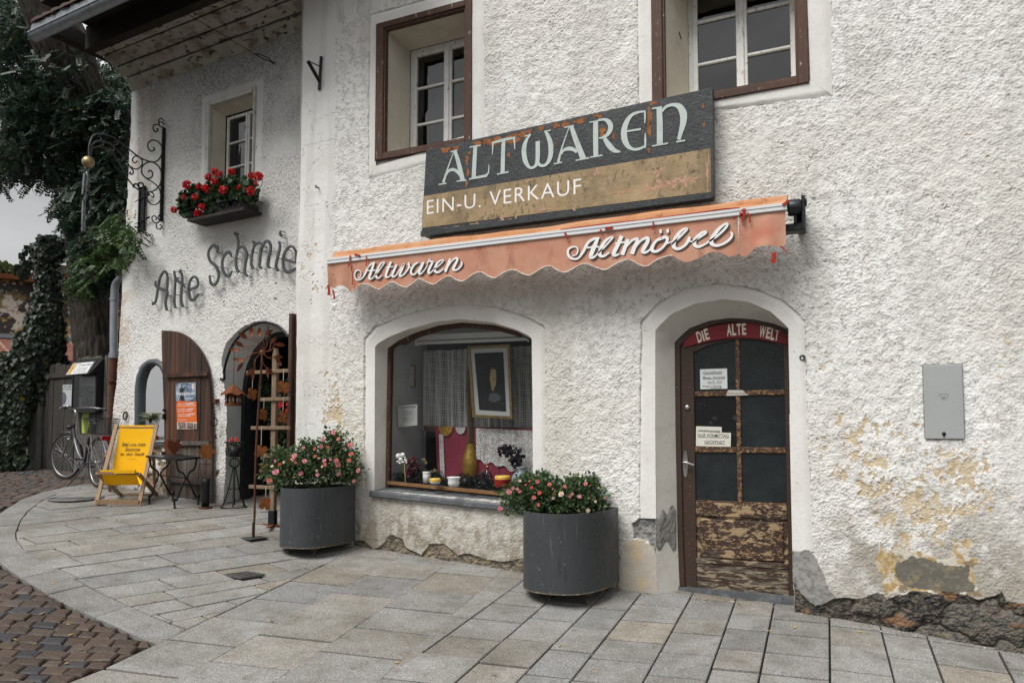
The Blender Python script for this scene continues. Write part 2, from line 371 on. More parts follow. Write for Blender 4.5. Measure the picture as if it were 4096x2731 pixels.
def reveal(fr, B, back, n0, n1, k=60, s=6):
    A, C = np.asarray(B), resample(back, len(B)); mb = MB(); V = []
    for j in range(s + 1):
        t = j / s; Q = A * (1 - t) + C * t; nn = n0 * (1 - t) + n1 * t
        # softened arris
        r = .012 * max(0, 1 - j * 1.0)
        V += [fr.p(q[0], q[1], nn) for q in Q]
    m = len(A)
    return mb.add(V, [(j * m + i, j * m + i + 1, (j + 1) * m + i + 1, (j + 1) * m + i) for j in range(s) for i in range(m - 1)], 0, True)

house = thing('white_house', 'white roughcast house with the shop window, arched door and crumbling stone base', 'house', (-1.5, 0, -.05))
S6, S7, S8 = .638, .893, .4022
shop_out = pl(MW, zm(1400, 1100, S6, [(90, 1345), (90, 900), (90, 400), (155, 325), (330, 252), (540, 200), (700, 183), (900, 200), (1080, 250), (1220, 320), (1226, 900), (1228, 1330)]))
shop_in = pl(MW, zm(1400, 1100, S6, [(154, 1350), (156, 900), (158, 440), (240, 390), (370, 338), (540, 292), (700, 276), (900, 297), (1050, 344), (1140, 388), (1146, 900), (1148, 1430)]))
door_out = pl(MW, zm(2450, 1100, S7, [(120, 1440), (121, 1090), (123, 700), (127, 212), (200, 128), (320, 62), (470, 36), (620, 55), (760, 110), (862, 200), (872, 500), (880, 800), (905, 1230), (905, 1440)]))
door_in = pl(MW, zm(2450, 1100, S7, [(202, 1620), (193, 1090), (192, 700), (192, 245), (262, 175), (370, 128), (500, 108), (610, 120), (710, 165), (789, 236), (793, 500), (797, 800), (806, 1250), (820, 1620)]))
lw_out = pl(MW, [(1473, 718), (1470, 400), (1478, 60), (1936, -70), (1938, 300), (1940, 600)])
lw_fr = pl(MW, [(1505, 664), (1505, 100), (1889, -3), (1889, 556)])         # outside of the brown frame
lw_op = pl(MW, [(1535, 633), (1536, 120), (1862, 25), (1864, 540)])
rw_out = pl(MW, [(2556, 480), (2545, -200), (3318, -330), (3330, 382)])
rw_fr = pl(MW, [(2611, 455), (2603, -160), (3216, -290), (3242, 325)])
rw_op = pl(MW, [(2653, 415), (2648, -120), (3176, -240), (3197, 306)])
def rect(P):
    us = [q[0] for q in P]; vs = [q[1] for q in P]
    return (us[0] + us[1]) / 2, (us[2] + us[3]) / 2, (vs[0] + vs[3]) / 2, (vs[1] + vs[2]) / 2
sinks = [shop_out, door_out, lw_out, rw_out]; opens = [shop_in, door_in, lw_op, rw_op]
cab = rect(pl(MW, [(3700, 1755), (3692, 1462), (3848, 1458), (3857, 1755)]))
z8 = lambda P: pl(MW, zm(3150, 2100, S8, P))
stone_zone = z8([(470, 735), (560, 722), (640, 734), (720, 728), (830, 690), (900, 672), (960, 700), (1010, 738), (1060, 720), (1090, 682), (1160, 690), (1230, 650), (1340, 655), (1480, 690), (1590, 664), (1700, 668), (1800, 690), (1880, 735), (1940, 740), (2060, 722), (2130, 655), (2180, 760), (2260, 770), (2480, 800), (2900, 830), (2900, 1700), (300, 1500), (60, 1100), (80, 620), (110, 640), (180, 730), (270, 800), (340, 790)])
cement = z8([(50, 265), (120, 262), (180, 240), (215, 244), (262, 290), (312, 390), (335, 440), (385, 560), (420, 640), (470, 690), (500, 740), (430, 760), (340, 800), (270, 802), (200, 745), (150, 700), (90, 600), (50, 560)])
ochre = z8([(895, 330), (930, 180), (960, 240), (1020, 290), (1060, 175), (1120, 215), (1190, 205), (1230, 265), (1360, 270), (1440, 320), (1530, 350), (1600, 320), (1690, 270), (1640, 130), (1720, 160), (1800, 120), (1840, 200), (1790, 290), (1870, 320), (1905, 385), (1820, 430), (1890, 560), (1950, 700), (1900, 740), (1700, 672), (1480, 690), (1230, 650), (1090, 684), (1010, 738), (950, 620), (900, 470)])
greyrend = z8([(1080, 345), (1160, 325), (1235, 305), (1330, 340), (1500, 360), (1580, 395), (1700, 400), (1790, 405), (1815, 520), (1900, 610), (1880, 690), (1700, 672), (1480, 690), (1400, 640), (1230, 620), (1120, 560), (1070, 470)])
jamb_break = pl(MW, zm(2450, 1100, S7, [(90, 1110), (140, 1075), (205, 1085), (240, 1045), (300, 1040), (300, 1240), (240, 1215), (205, 1260), (160, 1190), (95, 1180)]))
jamb_low = pl(MW, zm(2450, 1100, S7, [(30, 1300), (60, 1190), (150, 1180), (215, 1250), (300, 1230), (300, 1470), (20, 1470)]))
base_l = pl(MW, zm(1300, 2100, .5952, [(190, 100), (270, 105), (330, 165), (400, 118), (440, 60), (520, 90), (540, 150), (650, 200), (700, 125), (800, 130), (890, 200), (960, 190), (1100, 235), (1190, 250), (1330, 225), (1340, 420), (180, 250)]))
warp = lambda U, V, s=14, a=.02: (U + (fbm(U * s, V * s, 3) - .5) * a * 2, V + (fbm(U * s + 40, V * s + 9, 3) - .5) * a * 2)
chips_pts = [(1275, 840, .12, .5), (1250, 1150, .25, .5), (1330, 1640, .22, .85), (1300, 1500, .25, .5), (1260, 980, .3, .35), (1340, 1760, .2, .55),
             (3250, 1450, .18, .38), (3500, 1850, .50, .43), (3700, 1990, .40, .38), (3880, 1880, .25, .42), (4020, 1480, .15, .62), (4030, 1330, .1, .5),
             (3900, 2050, .25, .4), (3350, 1720, .4, .32), (3560, 1480, .3, .18), (3100, 700, .4, .16), (3400, 900, .5, .14), (2250, 1800, .2, .42), (2280, 1640, .25, .25), (3650, 2100, .3, .3), (4000, 600, .5, .15), (2980, 2100, .2, .2)]
MASK = {}
def wall_masks(U, V):
    k = (U.shape, float(U[0, 0]))
    if k in MASK: return MASK[k]
    a, b = warp(U, V, 16, .012); a2, b2 = warp(U, V, 9, .03); a2, b2 = warp(a2, b2, 30, .016)
    m = {}
    m['sink'] = np.zeros(U.shape, bool)
    for P in sinks: m['sink'] |= pip(P, a, b)
    m['cab'] = (U > cab[0] - .004) & (U < cab[1] + .004) & (V > cab[2] - .004) & (V < cab[3] + .004)
    m['stone'] = pip(stone_zone, a, b); m['cem'] = pip(cement, a, b) & ~m['stone']; m['och'] = pip(ochre, a2, b2) & ~m['stone']; m['grey'] = pip(greyrend, a2, b2) & ~m['stone']
    m['jb'] = pip(jamb_break, a, b); m['jl'] = pip(jamb_low, a2, b2) & ~m['jb']; m['bl'] = pip(base_l, a, b)
    H = V - gz(U, 0 * U); m['H'] = H
    m['smooth'] = sstep(-4.93, -4.99, U + (fbm(V * 5, U * 5, 2) - .5) * .10)
    dens = gauss(U, V, MW, chips_pts) + .10 * sstep(1.2, 0, H)
    nn = .55 * fbm(U * 34, V * 26, 4, .6) + .45 * fbm(U * 11, V * 8, 4, .6)
    m['chip'] = (nn > .80 - .36 * np.clip(dens, 0, 1)) & ~m['stone']
    f1, f2, cv = cells(U * 2.3 + .4 + fbm(U * 5, V * 5, 4) * .95, V * 3.2 + fbm(U * 5 + 9, V * 5, 4) * .95); m['f'] = (f1, f2, cv)
    m['crack'] = (np.abs(fbm(U * 1.5 + 7, V * 1.9, 6, .55) - .5) < .0016) & (fbm(U * .9 + 2, V * .9, 2) > .52) & ~m['sink']
    m['lump'] = lumps(U / .0165, V / .0145, .64); m['fine'] = lumps(U / .0125 + 9, V / .0115, .7)
    MASK[k] = m; return m
def w_disp(U, V):
    m = wall_masks(U, V)
    rough = (1 - m['smooth'])
    amp = .55 + .9 * fbm(U * 1.6 + 5, V * 1.6, 3); h = amp * (.0055 * m['lump'] + .0075 * (fbm(U * 34 + 3, V * 38, 3, .6) - .5)) + .012 * (fbm(U * 13, V * 15, 3) - .5)
    n = rough * h + (1 - rough) * (.004 + .005 * (fbm(U * 12, V * 12, 4) - .5) + .001 * m['fine']) + .045 * (fbm(U * 1.0, V * 1.0, 3) - .5)
    n = np.where(m['crack'], n - .005, n); n = np.where(m['chip'], n * .75 - .003, n)
    n = np.where(m['och'], .35 * n - .004, n); n = np.where(m['grey'], -.009 + .006 * (fbm(U * 25, V * 25, 4) - .5), n)
    n = np.where(m['cem'], .006 + .01 * (fbm(U * 18, V * 18, 4) - .5) + .002 * m['fine'], n)
    f1, f2, cv = m['f']
    st = -.012 + .030 * np.clip((f2 - f1) * 2.2, 0, 1) ** .6 * (.55 + .6 * cv) + .040 * (fbm(U * 13, V * 19, 5, .65) - .5) - .022 + .010 * m['lump']
    n = np.where(m['stone'], st, n)
    n = np.where(m['jb'], -.022 + .035 * (fbm(U * 22, V * 22, 4) - .5), n); n = np.where(m['jl'], .004 + .006 * (fbm(U * 15, V * 15, 3) - .5), n)
    n = np.where(m['bl'], -.014 + .032 * (fbm(U * 26, V * 28, 4, .65) - .5) + .004 * m['lump'], n)
    n = np.where(m['sink'] & ~m['cem'] & ~m['jb'] & ~m['jl'] & ~m['stone'], -.02, n)
    n = n - .03 * sstep(-5.40, -5.46, U)
    return np.where(m['cab'], -.02, n)
def w_col(U, V):
    m = wall_masks(U, V); H = m['H']
    c = np.zeros(U.shape + (3,)); c[:] = (.775, .77, .752)
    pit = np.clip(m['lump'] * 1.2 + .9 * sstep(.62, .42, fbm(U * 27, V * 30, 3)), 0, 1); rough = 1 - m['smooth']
    c = mixc(c, rough * .62 * (1 - pit) ** 1.6, (.25, .235, .21))                      # crevice shade painted into the pits between the lumps
    c = mixc(c, .45 * sstep(.42, .68, fbm(U * 1.1, V * 1.4, 5)), (.65, .625, .575)); c = mixc(c, .30 * sstep(.50, .70, fbm(U * 7, V * .7, 4)), (.52, .505, .47)); c = mixc(c, m['crack'] * .7, (.25, .22, .18))
    zone = sstep(-1.7, -2.6, U) * sstep(-5.0, -4.6, U) * sstep(2.5, 1.6, V)           # the yellower coat round the shop window
    c = mixc(c, .30 * zone * (.5 + fbm(U * 3, V * 3, 3)), (.62, .57, .46))
    g = sstep(.85, .05, H + (fbm(U * 6, V * 6, 3) - .5) * .45)
    c = mixc(c, .68 * g, (.34, .315, .27)); g2 = g * sstep(-1.6, -2.4, U) * sstep(.40, .62, fbm(U * 16, V * 9, 4)); c = mixc(c, .7 * g2, (.24, .205, .145))
    gr = sstep(.40, .62, fbm(U * 7 + 3, V * 5, 5)) * sstep(1.5, .4, H) * sstep(-.2, .2, U)
    c = mixc(c, .85 * gr, (.33, .30, .255))
    t = fbm(U * 40, V * 40, 3)
    och = np.zeros_like(c); och[:] = (.42, .29, .13); och = mixc(och, sstep(.42, .62, t) * .8, (.55, .45, .29)); och = mixc(och, sstep(.52, .6, fbm(U * 22, V * 22, 4)), (.60, .565, .49)); och = mixc(och, sstep(.6, .75, fbm(U * 9, V * 14, 4)), (.26, .21, .13))
    pale = np.zeros_like(c); pale[:] = (.60, .51, .37); pale = mixc(pale, sstep(.5, .7, t), (.50, .39, .245))
    c = np.where((m['chip'])[..., None], pale, c); c = np.where(m['och'][..., None], och, c)
    gre = np.zeros_like(c); gre[:] = (.145, .135, .11); gre = mixc(gre, sstep(.5, .75, t) * .6, (.22, .205, .17)); gre = mixc(gre, sstep(.58, .74, fbm(U * 15, V * 22, 4)) * .7, (.30, .24, .13))
    c = np.where(m['grey'][..., None], gre, c)
    ce = np.zeros_like(c); ce[:] = (.30, .295, .28); ce = mixc(ce, sstep(.4, .75, t), (.20, .195, .185))
    c = np.where((m['cem'] | m['jb'])[..., None], ce, c)
    jl = np.zeros_like(c); jl[:] = (.46, .43, .365); jl = mixc(jl, sstep(.45, .7, fbm(U * 8, V * 8, 4)), (.53, .43, .29)); c = np.where(m['jl'][..., None], jl, c)
    bl = np.zeros_like(c); bl[:] = (.20, .175, .135); bl = mixc(bl, sstep(.42, .6, fbm(U * 50, V * 55, 3)), (.10, .09, .075)); bl = mixc(bl, sstep(.5, .65, fbm(U * 12, V * 14, 3)) * .7, (.30, .25, .17)); c = np.where(m['bl'][..., None], bl, c)
    f1, f2, cv = m['f']
    st = np.zeros_like(c); st[:] = (.062, .059, .054); st = mixc(st, sstep(.45, .55, cv), (.115, .108, .098)); st = mixc(st, sstep(.75, .8, cv), (.04, .04, .042)); st = mixc(st, sstep(.42, .62, fbm(U * 60, V * 75, 3)) * .75, (.17, .145, .11)); st = mixc(st, sstep(.55, .7, t) * .6, (.03, .03, .031))
    st = mixc(st, sstep(.10, .03, f2 - f1), (.05, .043, .035)); st = mixc(st, sstep(.66, .72, fbm(U * 7, V * 9, 4)) * .8, (.24, .135, .075))
    return np.where(m['stone'][..., None], st, c)
def w_hole(U, V):
    h = np.zeros(U.shape, bool)
    for P in opens: h |= pip(P, U, V)
    return h
# the corner is not quite straight
def w_edge(U, V):
    e = np.interp(V, [0, 1.0, 3.07, 6.2], [-5.40, -5.42, -5.471, -5.443]) + (fbm(V * 4, V * 0 + 3, 3) - .5) * .03
    return np.where(U < -5.2, e + (U + 5.47) * (-5.2 - e) / .27, U)
us = axis(-5.47, 1.5, .0056, 5.0); vs = axis(-.50, 5.9, .0056, 8.0)
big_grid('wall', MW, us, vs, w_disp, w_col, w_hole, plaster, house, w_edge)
mb = MB()   # flank of the house, its back and its top: closed body
fl = [(-5.46, -.6), (-5.46, 8.0), (5.0, 8.0), (5.0, -.9)]
F3 = lambda u, v, n: MW.p(u, v, n)
mb.add([F3(-5.44, -.6, -.02), F3(-5.44, -.6, -7), F3(-5.46, 8, -7), F3(-5.46, 8, -.02)], [(0, 1, 2, 3)])
mb.add([F3(5, -1, -.02), F3(5, -1, -7), F3(5, 8, -7), F3(5, 8, -.02)], [(3, 2, 1, 0)])
mb.add([F3(-5.46, 8, 0), F3(5, 8, 0), F3(5, 8, -7), F3(-5.46, 8, -7)], [(0, 1, 2, 3)])
mb.build('rear_wall', smooth_pl, house)
# smooth bands round the openings
trim = lambda P, v0, v1: [(P[0][0], v0)] + [q for q in P[2:-2]] + [(P[-2][0], v1)]
_vl, _vr = MW.px(2600, 2072)[1], MW.px(3210, 2205)[1]
for nm, o_, i_ in (('shop_window_surround', shop_out, shop_in), ('door_surround', trim(door_out, _vl, _vr), trim(door_in, _vl, _vr))):
    mbb, _ = band(MW, o_, i_, .004, 90); mbb.build(nm, smooth_pl, house)
for o_, i_ in ((lw_out, lw_fr), (rw_out, rw_fr)):
    o2 = list(o_) + [o_[0]]; i2 = list(i_) + [i_[0]]
    if len(o_) == 6: o2 = [o_[0], o_[2], o_[3], o_[5], o_[0]]
    mbb = MB()
    for a, b, c, d in zip(o2, o2[1:], i2[1:], i2):
        A = [np.array(a) + (np.array(b) - np.array(a)) * t for t in np.linspace(0, 1, 24)]; B = [np.array(d) + (np.array(c) - np.array(d)) * t for t in np.linspace(0, 1, 24)]
        mm, _ = band(MW, A, B, .004, 24, .005); mbb.add(mm.V[0], mm.F, 0, True)
    mbb.build('window_surround', smooth_pl, house)

# ------------------------------------------------------------------ the two upper windows
pane_g = glass('window_glass', (.30, .32, .33), 1.95, .0)
curtain_m = M('grey_curtain', (.16, .17, .175), [(4, 4, .4, .7, (.10, .105, .11), (6, 6, .3))], .9)
def upper_window(op, fr_, sash_px, mull_px, bars, depth, right_px):
    u0, u1, v0, v1 = rect(op); f0, f1, g0, g1 = rect(fr_)
    f = MB()
    for (a, b, c, d) in ((f0, u0, g0, g1), (u1, f1, g0, g1), (u0, u1, v1, g1), (u0, u1, g0, v0)):
        f.box(MW, a, b, c, d, -.03, .022, 0, .006)
    for (a, b, c, d) in ((u0, u0 + .018, v0, v1), (u1 - .018, u1, v0, v1), (u0 + .018, u1 - .018, v1 - .018, v1), (u0 + .018, u1 - .018, v0, v0 + .018)):
        f.box(MW, a, b, c, d, -.05, .004)
    fo = f.build('window', brown_wd, house)
    D = -depth
    s0 = MW.px(*sash_px, D)[0]; mu = MW.px(*mull_px, D)[0]; vb = [MW.px(sash_px[0] + 40, y, D)[1] for y in bars]
    s1 = MW.px(*right_px, D)[0] if right_px else 2 * mu - s0
    vt, vbm = MW.px(sash_px[0], sash_px[1], D)[1], v0 - .02
    # splayed reveal
    C = [(u0, v0), (u0, v1), (u1, v1), (u1, v0)]; E = [(s0 - .03, vbm), (s0 - .03, vt + .03), (s1 + .03, vt + .03), (s1 + .03, vbm)]
    rv = MB()
    for i in range(4):
        a, b, c, d = C[i], C[(i + 1) % 4], E[(i + 1) % 4], E[i]
        rv.grid(lambda s, t, a=a, b=b, c=c, d=d: MW.p(*(((np.array(a) * (1 - s) + np.array(b) * s) * (1 - t) + (np.array(d) * (1 - s) + np.array(c) * s) * t)), -.03 + (D + .03) * t), 8, 8)
    rv.build('reveal', cream_pl, fo)
    sh = MB(); w_ = .045
    sh.box(MW, s0 - .03, s0 + .012, vbm, vt + .03, D - .06, D - .012); sh.box(MW, s1 - .012, s1 + .03, vbm, vt + .03, D - .06, D - .012); sh.box(MW, s0 + .012, s1 - .012, vt - .012, vt + .03, D - .06, D - .012)
    for a, b in ((s0 + .012, mu - .004), (mu + .004, s1 - .012)):
        sh.box(MW, a, a + w_, vbm, vt - .014, D - .055, D, 0, .006); sh.box(MW, b - w_, b, vbm, vt - .014, D - .055, D, 0, .006)
        sh.box(MW, a + w_, b - w_, vt - .014 - w_, vt - .014, D - .053, D - .002, 0, .005); sh.box(MW, a + w_, b - w_, vbm, vbm + .05, D - .053, D - .002, 0, .005)
        for v in vb: sh.box(MW, a + w_, b - w_, v - .013, v + .013, D - .045, D - .006, 0, .005)
    sh.box(MW, mu - .022, mu + .022, vbm, vt - .02, D, D + .014, 0, .006)
    sh.build('sash', white_wd, fo)
    rows = sorted([vbm + .05] + vb + [vt - .014 - w_])
    for a, b in ((s0 + .012 + w_, mu - .004 - w_), (mu + .004 + w_, s1 - .012 - w_)):
        for lo, hi in zip(rows, rows[1:]):
            e = rng.normal(0, .0022, 4); p = MB()
            p.add([MW.p(a, lo, D - .03 + e[0]), MW.p(b, lo, D - .03 + e[1]), MW.p(b, hi, D - .03 + e[2]), MW.p(a, hi, D - .03 + e[3])], [(0, 1, 2, 3)]).build('pane', pane_g, fo)
    rm = MB()
    rm.add([MW.p(u, v, n) for n in (D - .07, D - 1.6) for u, v in ((s0 - .2, vbm - .2), (s1 + .2, vbm - .2), (s1 + .2, vt + .1), (s0 - .2, vt + .1))], [(4, 5, 6, 7), (0, 4, 7, 3), (1, 2, 6, 5), (0, 1, 5, 4), (3, 7, 6, 2)]).build('room', dark_void, fo)
    return fo, s0, s1, mu, vbm, vt, D
fo, s0, s1, mu, vb_, vt_, D = upper_window(lw_op, lw_fr, (1650, 212), (1790, 400), (350, 495), .40, None)
c = MB().grid(lambda a, b: MW.p(s0 + .24 + a * .9, vb_ + b * (vt_ - vb_), D - .17 + .012 * math.sin(a * 60)), 60, 1); c.build('curtain', curtain_m, fo)
fo, s0, s1, mu, vb_, vt_, D = upper_window(rw_op, rw_fr, (2762, -60), (2969, 300), (256, 86), .40, (3192, 300))
hk = MB().tube(cr([MW.p(*MW.px(2722, 150, -.2), -.2 + q[0]) + np.array([0, 0, q[1]]) for q in ((-.03, 0), (.02, .005), (.05, .01), (.05, .03))], 4), .006, 6); hk.build('hook', grey_iron, fo)

# ------------------------------------------------------------------ the shop window
DS = -.16
sh_back = pl(MW, zm(1400, 1100, S6, [(222, 1330), (229, 900), (236, 460), (300, 412), (420, 358), (560, 315), (700, 298), (900, 312), (1050, 352), (1143, 405), (1200, 430), (1215, 900), (1225, 1430)]), DS)
B = resample(shop_in, 90)
sfr = MB()
fout = resample(sh_back, 90); cen = fout.mean(0)
sw = MB()
inn = []
for q in fout:
    d = cen - q; inn.append(q + np.array([math.copysign(min(.035, abs(d[0])), d[0]) if abs(d[0]) > .70 else d[0] * .02, -.045 if q[1] > cen[1] + .5 else 0]))
sb0, sb1 = fout[0][1], fout[-1][1]
inn = np.array(inn)
sw_v = [MW.p(q[0], q[1], nn) for arr, nn in ((fout, DS), (inn, DS), (inn, DS - .06), (fout, DS - .06)) for q in arr]; k = 90
sw.add(sw_v, [(j * k + i, j * k + i + 1, ((j + 1) % 4) * k + i + 1, ((j + 1) % 4) * k + i) for j in range(3) for i in range(k - 1)])
a0, a1 = fout[0], fout[-1]
bl, br = MW.px(1546, 1938, DS), MW.px(2080, 1991, DS)
slope = (br[1] - bl[1]) / (br[0] - bl[0]); sillv = lambda u: bl[1] + slope * (u - bl[0])
sw.bar(MW.p(a0[0], sillv(a0[0]) + .015, DS - .03), MW.p(a1[0], sillv(a1[0]) + .015, DS - .03), .05, .05)
shopf = sw.build('shop_window', brown_wd, house)
goldtrim = M('worn_ochre_wood', (.20, .10, .035), [(30, 5, .5, .65, (.30, .20, .10), (.2, 1, 1)), (12, 5, .58, .68, (.05, .03, .02))], .6)
MB().bar(MW.p(a0[0] + .03, sillv(a0[0]) + .022, DS + .004), MW.p(a1[0], sillv(a1[0]) + .022, DS + .004), .018, .03).build('glazing_bead', goldtrim, shopf)
reveal(MW, B, sh_back, .004, DS).build('reveal', reveal_pl, shopf)
pane_s = glass('shop_glass', (.97, .98, .98), 1.33)
pn = MB(); V = [MW.p(q[0], q[1], DS - .03) for q in inn]; pn.add(V, [tuple(range(k))]); pn.build('pane', pane_s, shopf)
sl = MB(); x0, x1 = shop_in[0][0] - .03, shop_in[-1][0] + .03
A, Bq = MW.px(1497, 1972, .05), MW.px(2090, 2032, .05)
ssl = (Bq[1] - A[1]) / (Bq[0] - A[0]); sv = lambda u: A[1] + ssl * (u - A[0])
prof = [(DS - .02, .045), (.035, .018), (.052, .008), (.055, -.03), (.045, -.04), (DS - .02, -.05)]
nseg = 40; V = []
for i in range(nseg + 1):
    u = x0 + (x1 - x0) * i / nseg
    V += [MW.p(u, sv(u) + p[1] + (fbm(np.array([u * 8.]), np.array([2.]), 2)[0] - .5) * .008, p[0]) for p in prof]
m6 = len(prof)
sl.add(V, [(i * m6 + j, i * m6 + (j + 1) % m6, (i + 1) * m6 + (j + 1) % m6, (i + 1) * m6 + j) for i in range(nseg) for j in range(m6)] + [tuple(range(m6)), tuple(range(nseg * m6, nseg * m6 + m6))[::-1]])
sl.build('sill', slate, shopf)
# the display box behind the glass
box_m = M('grey_display_wall', (.46, .475, .47), [(3, 4, .4, .7, (.38, .39, .385)), (60, 3, .5, .7, (.52, .53, .52))], .9)
DX0, DX1, DB = fout[0][0] - .06, fout[-1][0] + .35, -1.05
db = MB()
fl_v = lambda u: sillv(u) - .035
db.add([MW.p(DX0, fl_v(DX0), DS - .06), MW.p(DX1, fl_v(DX1), DS - .06), MW.p(DX1, fl_v(DX1) + .0, DB), MW.p(DX0, fl_v(DX0), DB)], [(0, 1, 2, 3)])
db.add([MW.p(DX0, fl_v(DX0), DS - .06), MW.p(DX0, fl_v(DX0), DB), MW.p(DX0, 2.75, DB), MW.p(DX0, 2.75, DS - .06)], [(0, 1, 2, 3)])
db.add([MW.p(DX1, fl_v(DX1), DS - .06), MW.p(DX1, fl_v(DX1), DB), MW.p(DX1, 2.75, DB), MW.p(DX1, 2.75, DS - .06)], [(3, 2, 1, 0)])
db.add([MW.p(DX0, 2.75, DS - .06), MW.p(DX0, 2.75, DB), MW.p(DX1, 2.75, DB), MW.p(DX1, 2.75, DS - .06)], [(0, 1, 2, 3)])
db.add([MW.p(DX0, fl_v(DX0), DB), MW.p(DX1, fl_v(DX1), DB), MW.p(DX1, 2.75, DB), MW.p(DX0, 2.75, DB)], [(0, 1, 2, 3)])
db.build('display_recess', box_m, shopf)

# ------------------------------------------------------------------ the door
DD = -.19
Bd = resample(door_in, 90)
z7 = lambda P, n=DD: pl(MW, zm(2450, 1100, S7, P), n)
d_back = z7([(300, 1390), (292, 1200), (282, 700), (278, 300), (340, 240), (430, 205), (520, 192), (620, 196), (720, 216), (790, 245), (830, 300), (832, 700), (838, 1200), (845, 1460)])
door_paint = M('peeling_brown_door', (.042, .024, .017), [(4, 5, .5, .7, (.058, .032, .022), (1, 1, .2)), (60, 5, .665, .69, (.30, .19, .09), (.6, 1, 1.4))], .55, bump=[(60, .3, (.3, 1, 1))])
door_bare = M('flaked_door_panel', (.042, .023, .016), [(5, 4, .46, .60, (.030, .017, .012), (.5, 1, 1)), (12, 8, .545, .56, (.32, .23, .13), (.55, 1, 1.3)), (48, 7, .58, .60, (.30, .21, .115), (.5, 1, 1.2)), (70, 5, .60, .63, (.30, .20, .11), (.5, 1, 1)), (40, 5, .6, .66, (.22, .125, .06), (.3, 1, 1)), (5, 4, .62, .7, (.20, .18, .145), (.3, 1, 1))], .65, bump=[(30, .5, (.35, 1, 1))])
door_bot = M('bare_grey_door_rail', (.042, .023, .016), [(36, 8, .535, .56, (.26, .21, .14), (.28, 1, 1.3)), (22, 5, .5, .68, (.17, .15, .115), (.2, 1, 2))], .75, bump=[(30, .5, (.3, 1, 1))])
muntin_m = M('flaking_muntin', (.06, .030, .018), [(16, 6, .54, .58, (.26, .13, .045), (2, 2, 2)), (40, 5, .60, .66, (.40, .30, .17))], .6, bump=[(50, .5)])
du0 = d_back[2][0]; du1 = MW.px(3160, 1800, DD)[0] + .02; dv0 = MW.px(2720, 2345, DD)[1]; dv1 = max(q[1] for q in d_back)
dt = MB()   # frame post and arched head of the frame
dbk = resample(d_back, 90)
dt_in = np.array([q + np.array([.045 if q[0] < -.8 else -.03, -.03 if q[1] > 1.9 else 0]) for q in dbk])
V = [MW.p(q[0], q[1], nn) for arr, nn in ((dbk, DD), (dt_in, DD), (dt_in, DD - .07)) for q in arr]
dt.add(V, [(j * 90 + i, j * 90 + i + 1, (j + 1) * 90 + i + 1, (j + 1) * 90 + i) for j in range(2) for i in range(89)])
door = dt.build('door', door_paint, house)
reveal(MW, Bd, d_back, .004, DD).build('reveal', reveal_pl, door)
DL = DD - .02
zd = lambda x, y: MW.px(2450 + x * S7, 1100 + y * S7, DL)
gl0, glm0, glm1, gl1 = zd(369, 760)[0], zd(556, 760)[0], zd(577, 760)[0], zd(776, 760)[0]
top_v, r1a, r1b, r2a, r2b, bot_v = zd(560, 285)[1], zd(560, 517)[1], zd(560, 540)[1], zd(560, 770)[1], zd(560, 795)[1], zd(560, 1022)[1]
lf = MB()
lu0, lu1 = du0 + .045, du1 - .0; lv0 = zd(560, 1420)[1]
lf.box(MW, lu0, gl0, lv0, dv1 - .02, DL - .045, DL, 0, .004)
lf.box(MW, gl1, lu1 + .05, lv0, dv1 - .02, DL - .045, DL, 0, .004)
ap = [zd(x, y) for x, y in ((369, 345), (420, 318), (480, 300), (540, 290), (600, 288), (660, 293), (720, 304), (776, 322))]
hp = [zd(x, y) for x, y in ((369, 235), (420, 215), (480, 200), (540, 193), (600, 193), (660, 203), (720, 220), (776, 244))]
lf.prism(MW, [(gl0, ap[0][1])] + ap[1:-1] + [(gl1, ap[-1][1])] + [(gl1, hp[-1][1])] + hp[1:-1][::-1] + [(gl0, hp[0][1])], DL - .045, DL - .003)
lf.build('door_leaf', door_paint, door)
pk = MB(); mid0, mid1, low0, low1 = zd(560, 1022)[1], zd(560, 1085)[1], zd(560, 1285)[1], zd(560, 1300)[1]
pk.box(MW, gl0, gl1, mid1, mid0, DL - .045, DL - .002, 0, .005)
pk.box(MW, gl0 + .03, gl1 - .03, low0 + .02, mid1 - .025, DL - .03, DL - .008, 0, .012)
pk.box(MW, gl0, gl1, low0, mid1, DL - .045, DL - .022)
pk.build('lower_panel', door_bare, door)
pk = MB(); pk.box(MW, gl0, gl1, lv0, low1, DL - .045, DL - .004, 0, .004); pk.box(MW, gl0 - .005, gl1 + .005, low1, low0 + .012, DL - .045, DL + .006, 0, .004); pk.build('bottom_rail', door_bot, door)
mt = MB()
mt.box(MW, glm0, glm1, bot_v, top_v + .03, DL - .03, DL - .004, 0, .005)
for a, b in ((gl0, glm0), (glm1, gl1)):
    mt.box(MW, a, b, r1b, r1a, DL - .03, DL - .005, 0, .004); mt.box(MW, a, b, r2b, r2a, DL - .03, DL - .005, 0, .004); mt.box(MW, a, b, bot_v - .012, bot_v + .014, DL - .03, DL - .005, 0, .004)
mt.build('muntin', muntin_m, door)
pg = M('ribbed_dark_glass', (.014, .018, .020), [(7, 3, .4, .7, (.022, .028, .030))], .2, bump=[(75, .32, (1, 1, .9)), (180, .12)], spec=.5)
pg2 = M('plain_dark_glass', (.010, .011, .012), [(9, 5, .6, .7, (.05, .053, .054))], .08, spec=.5)
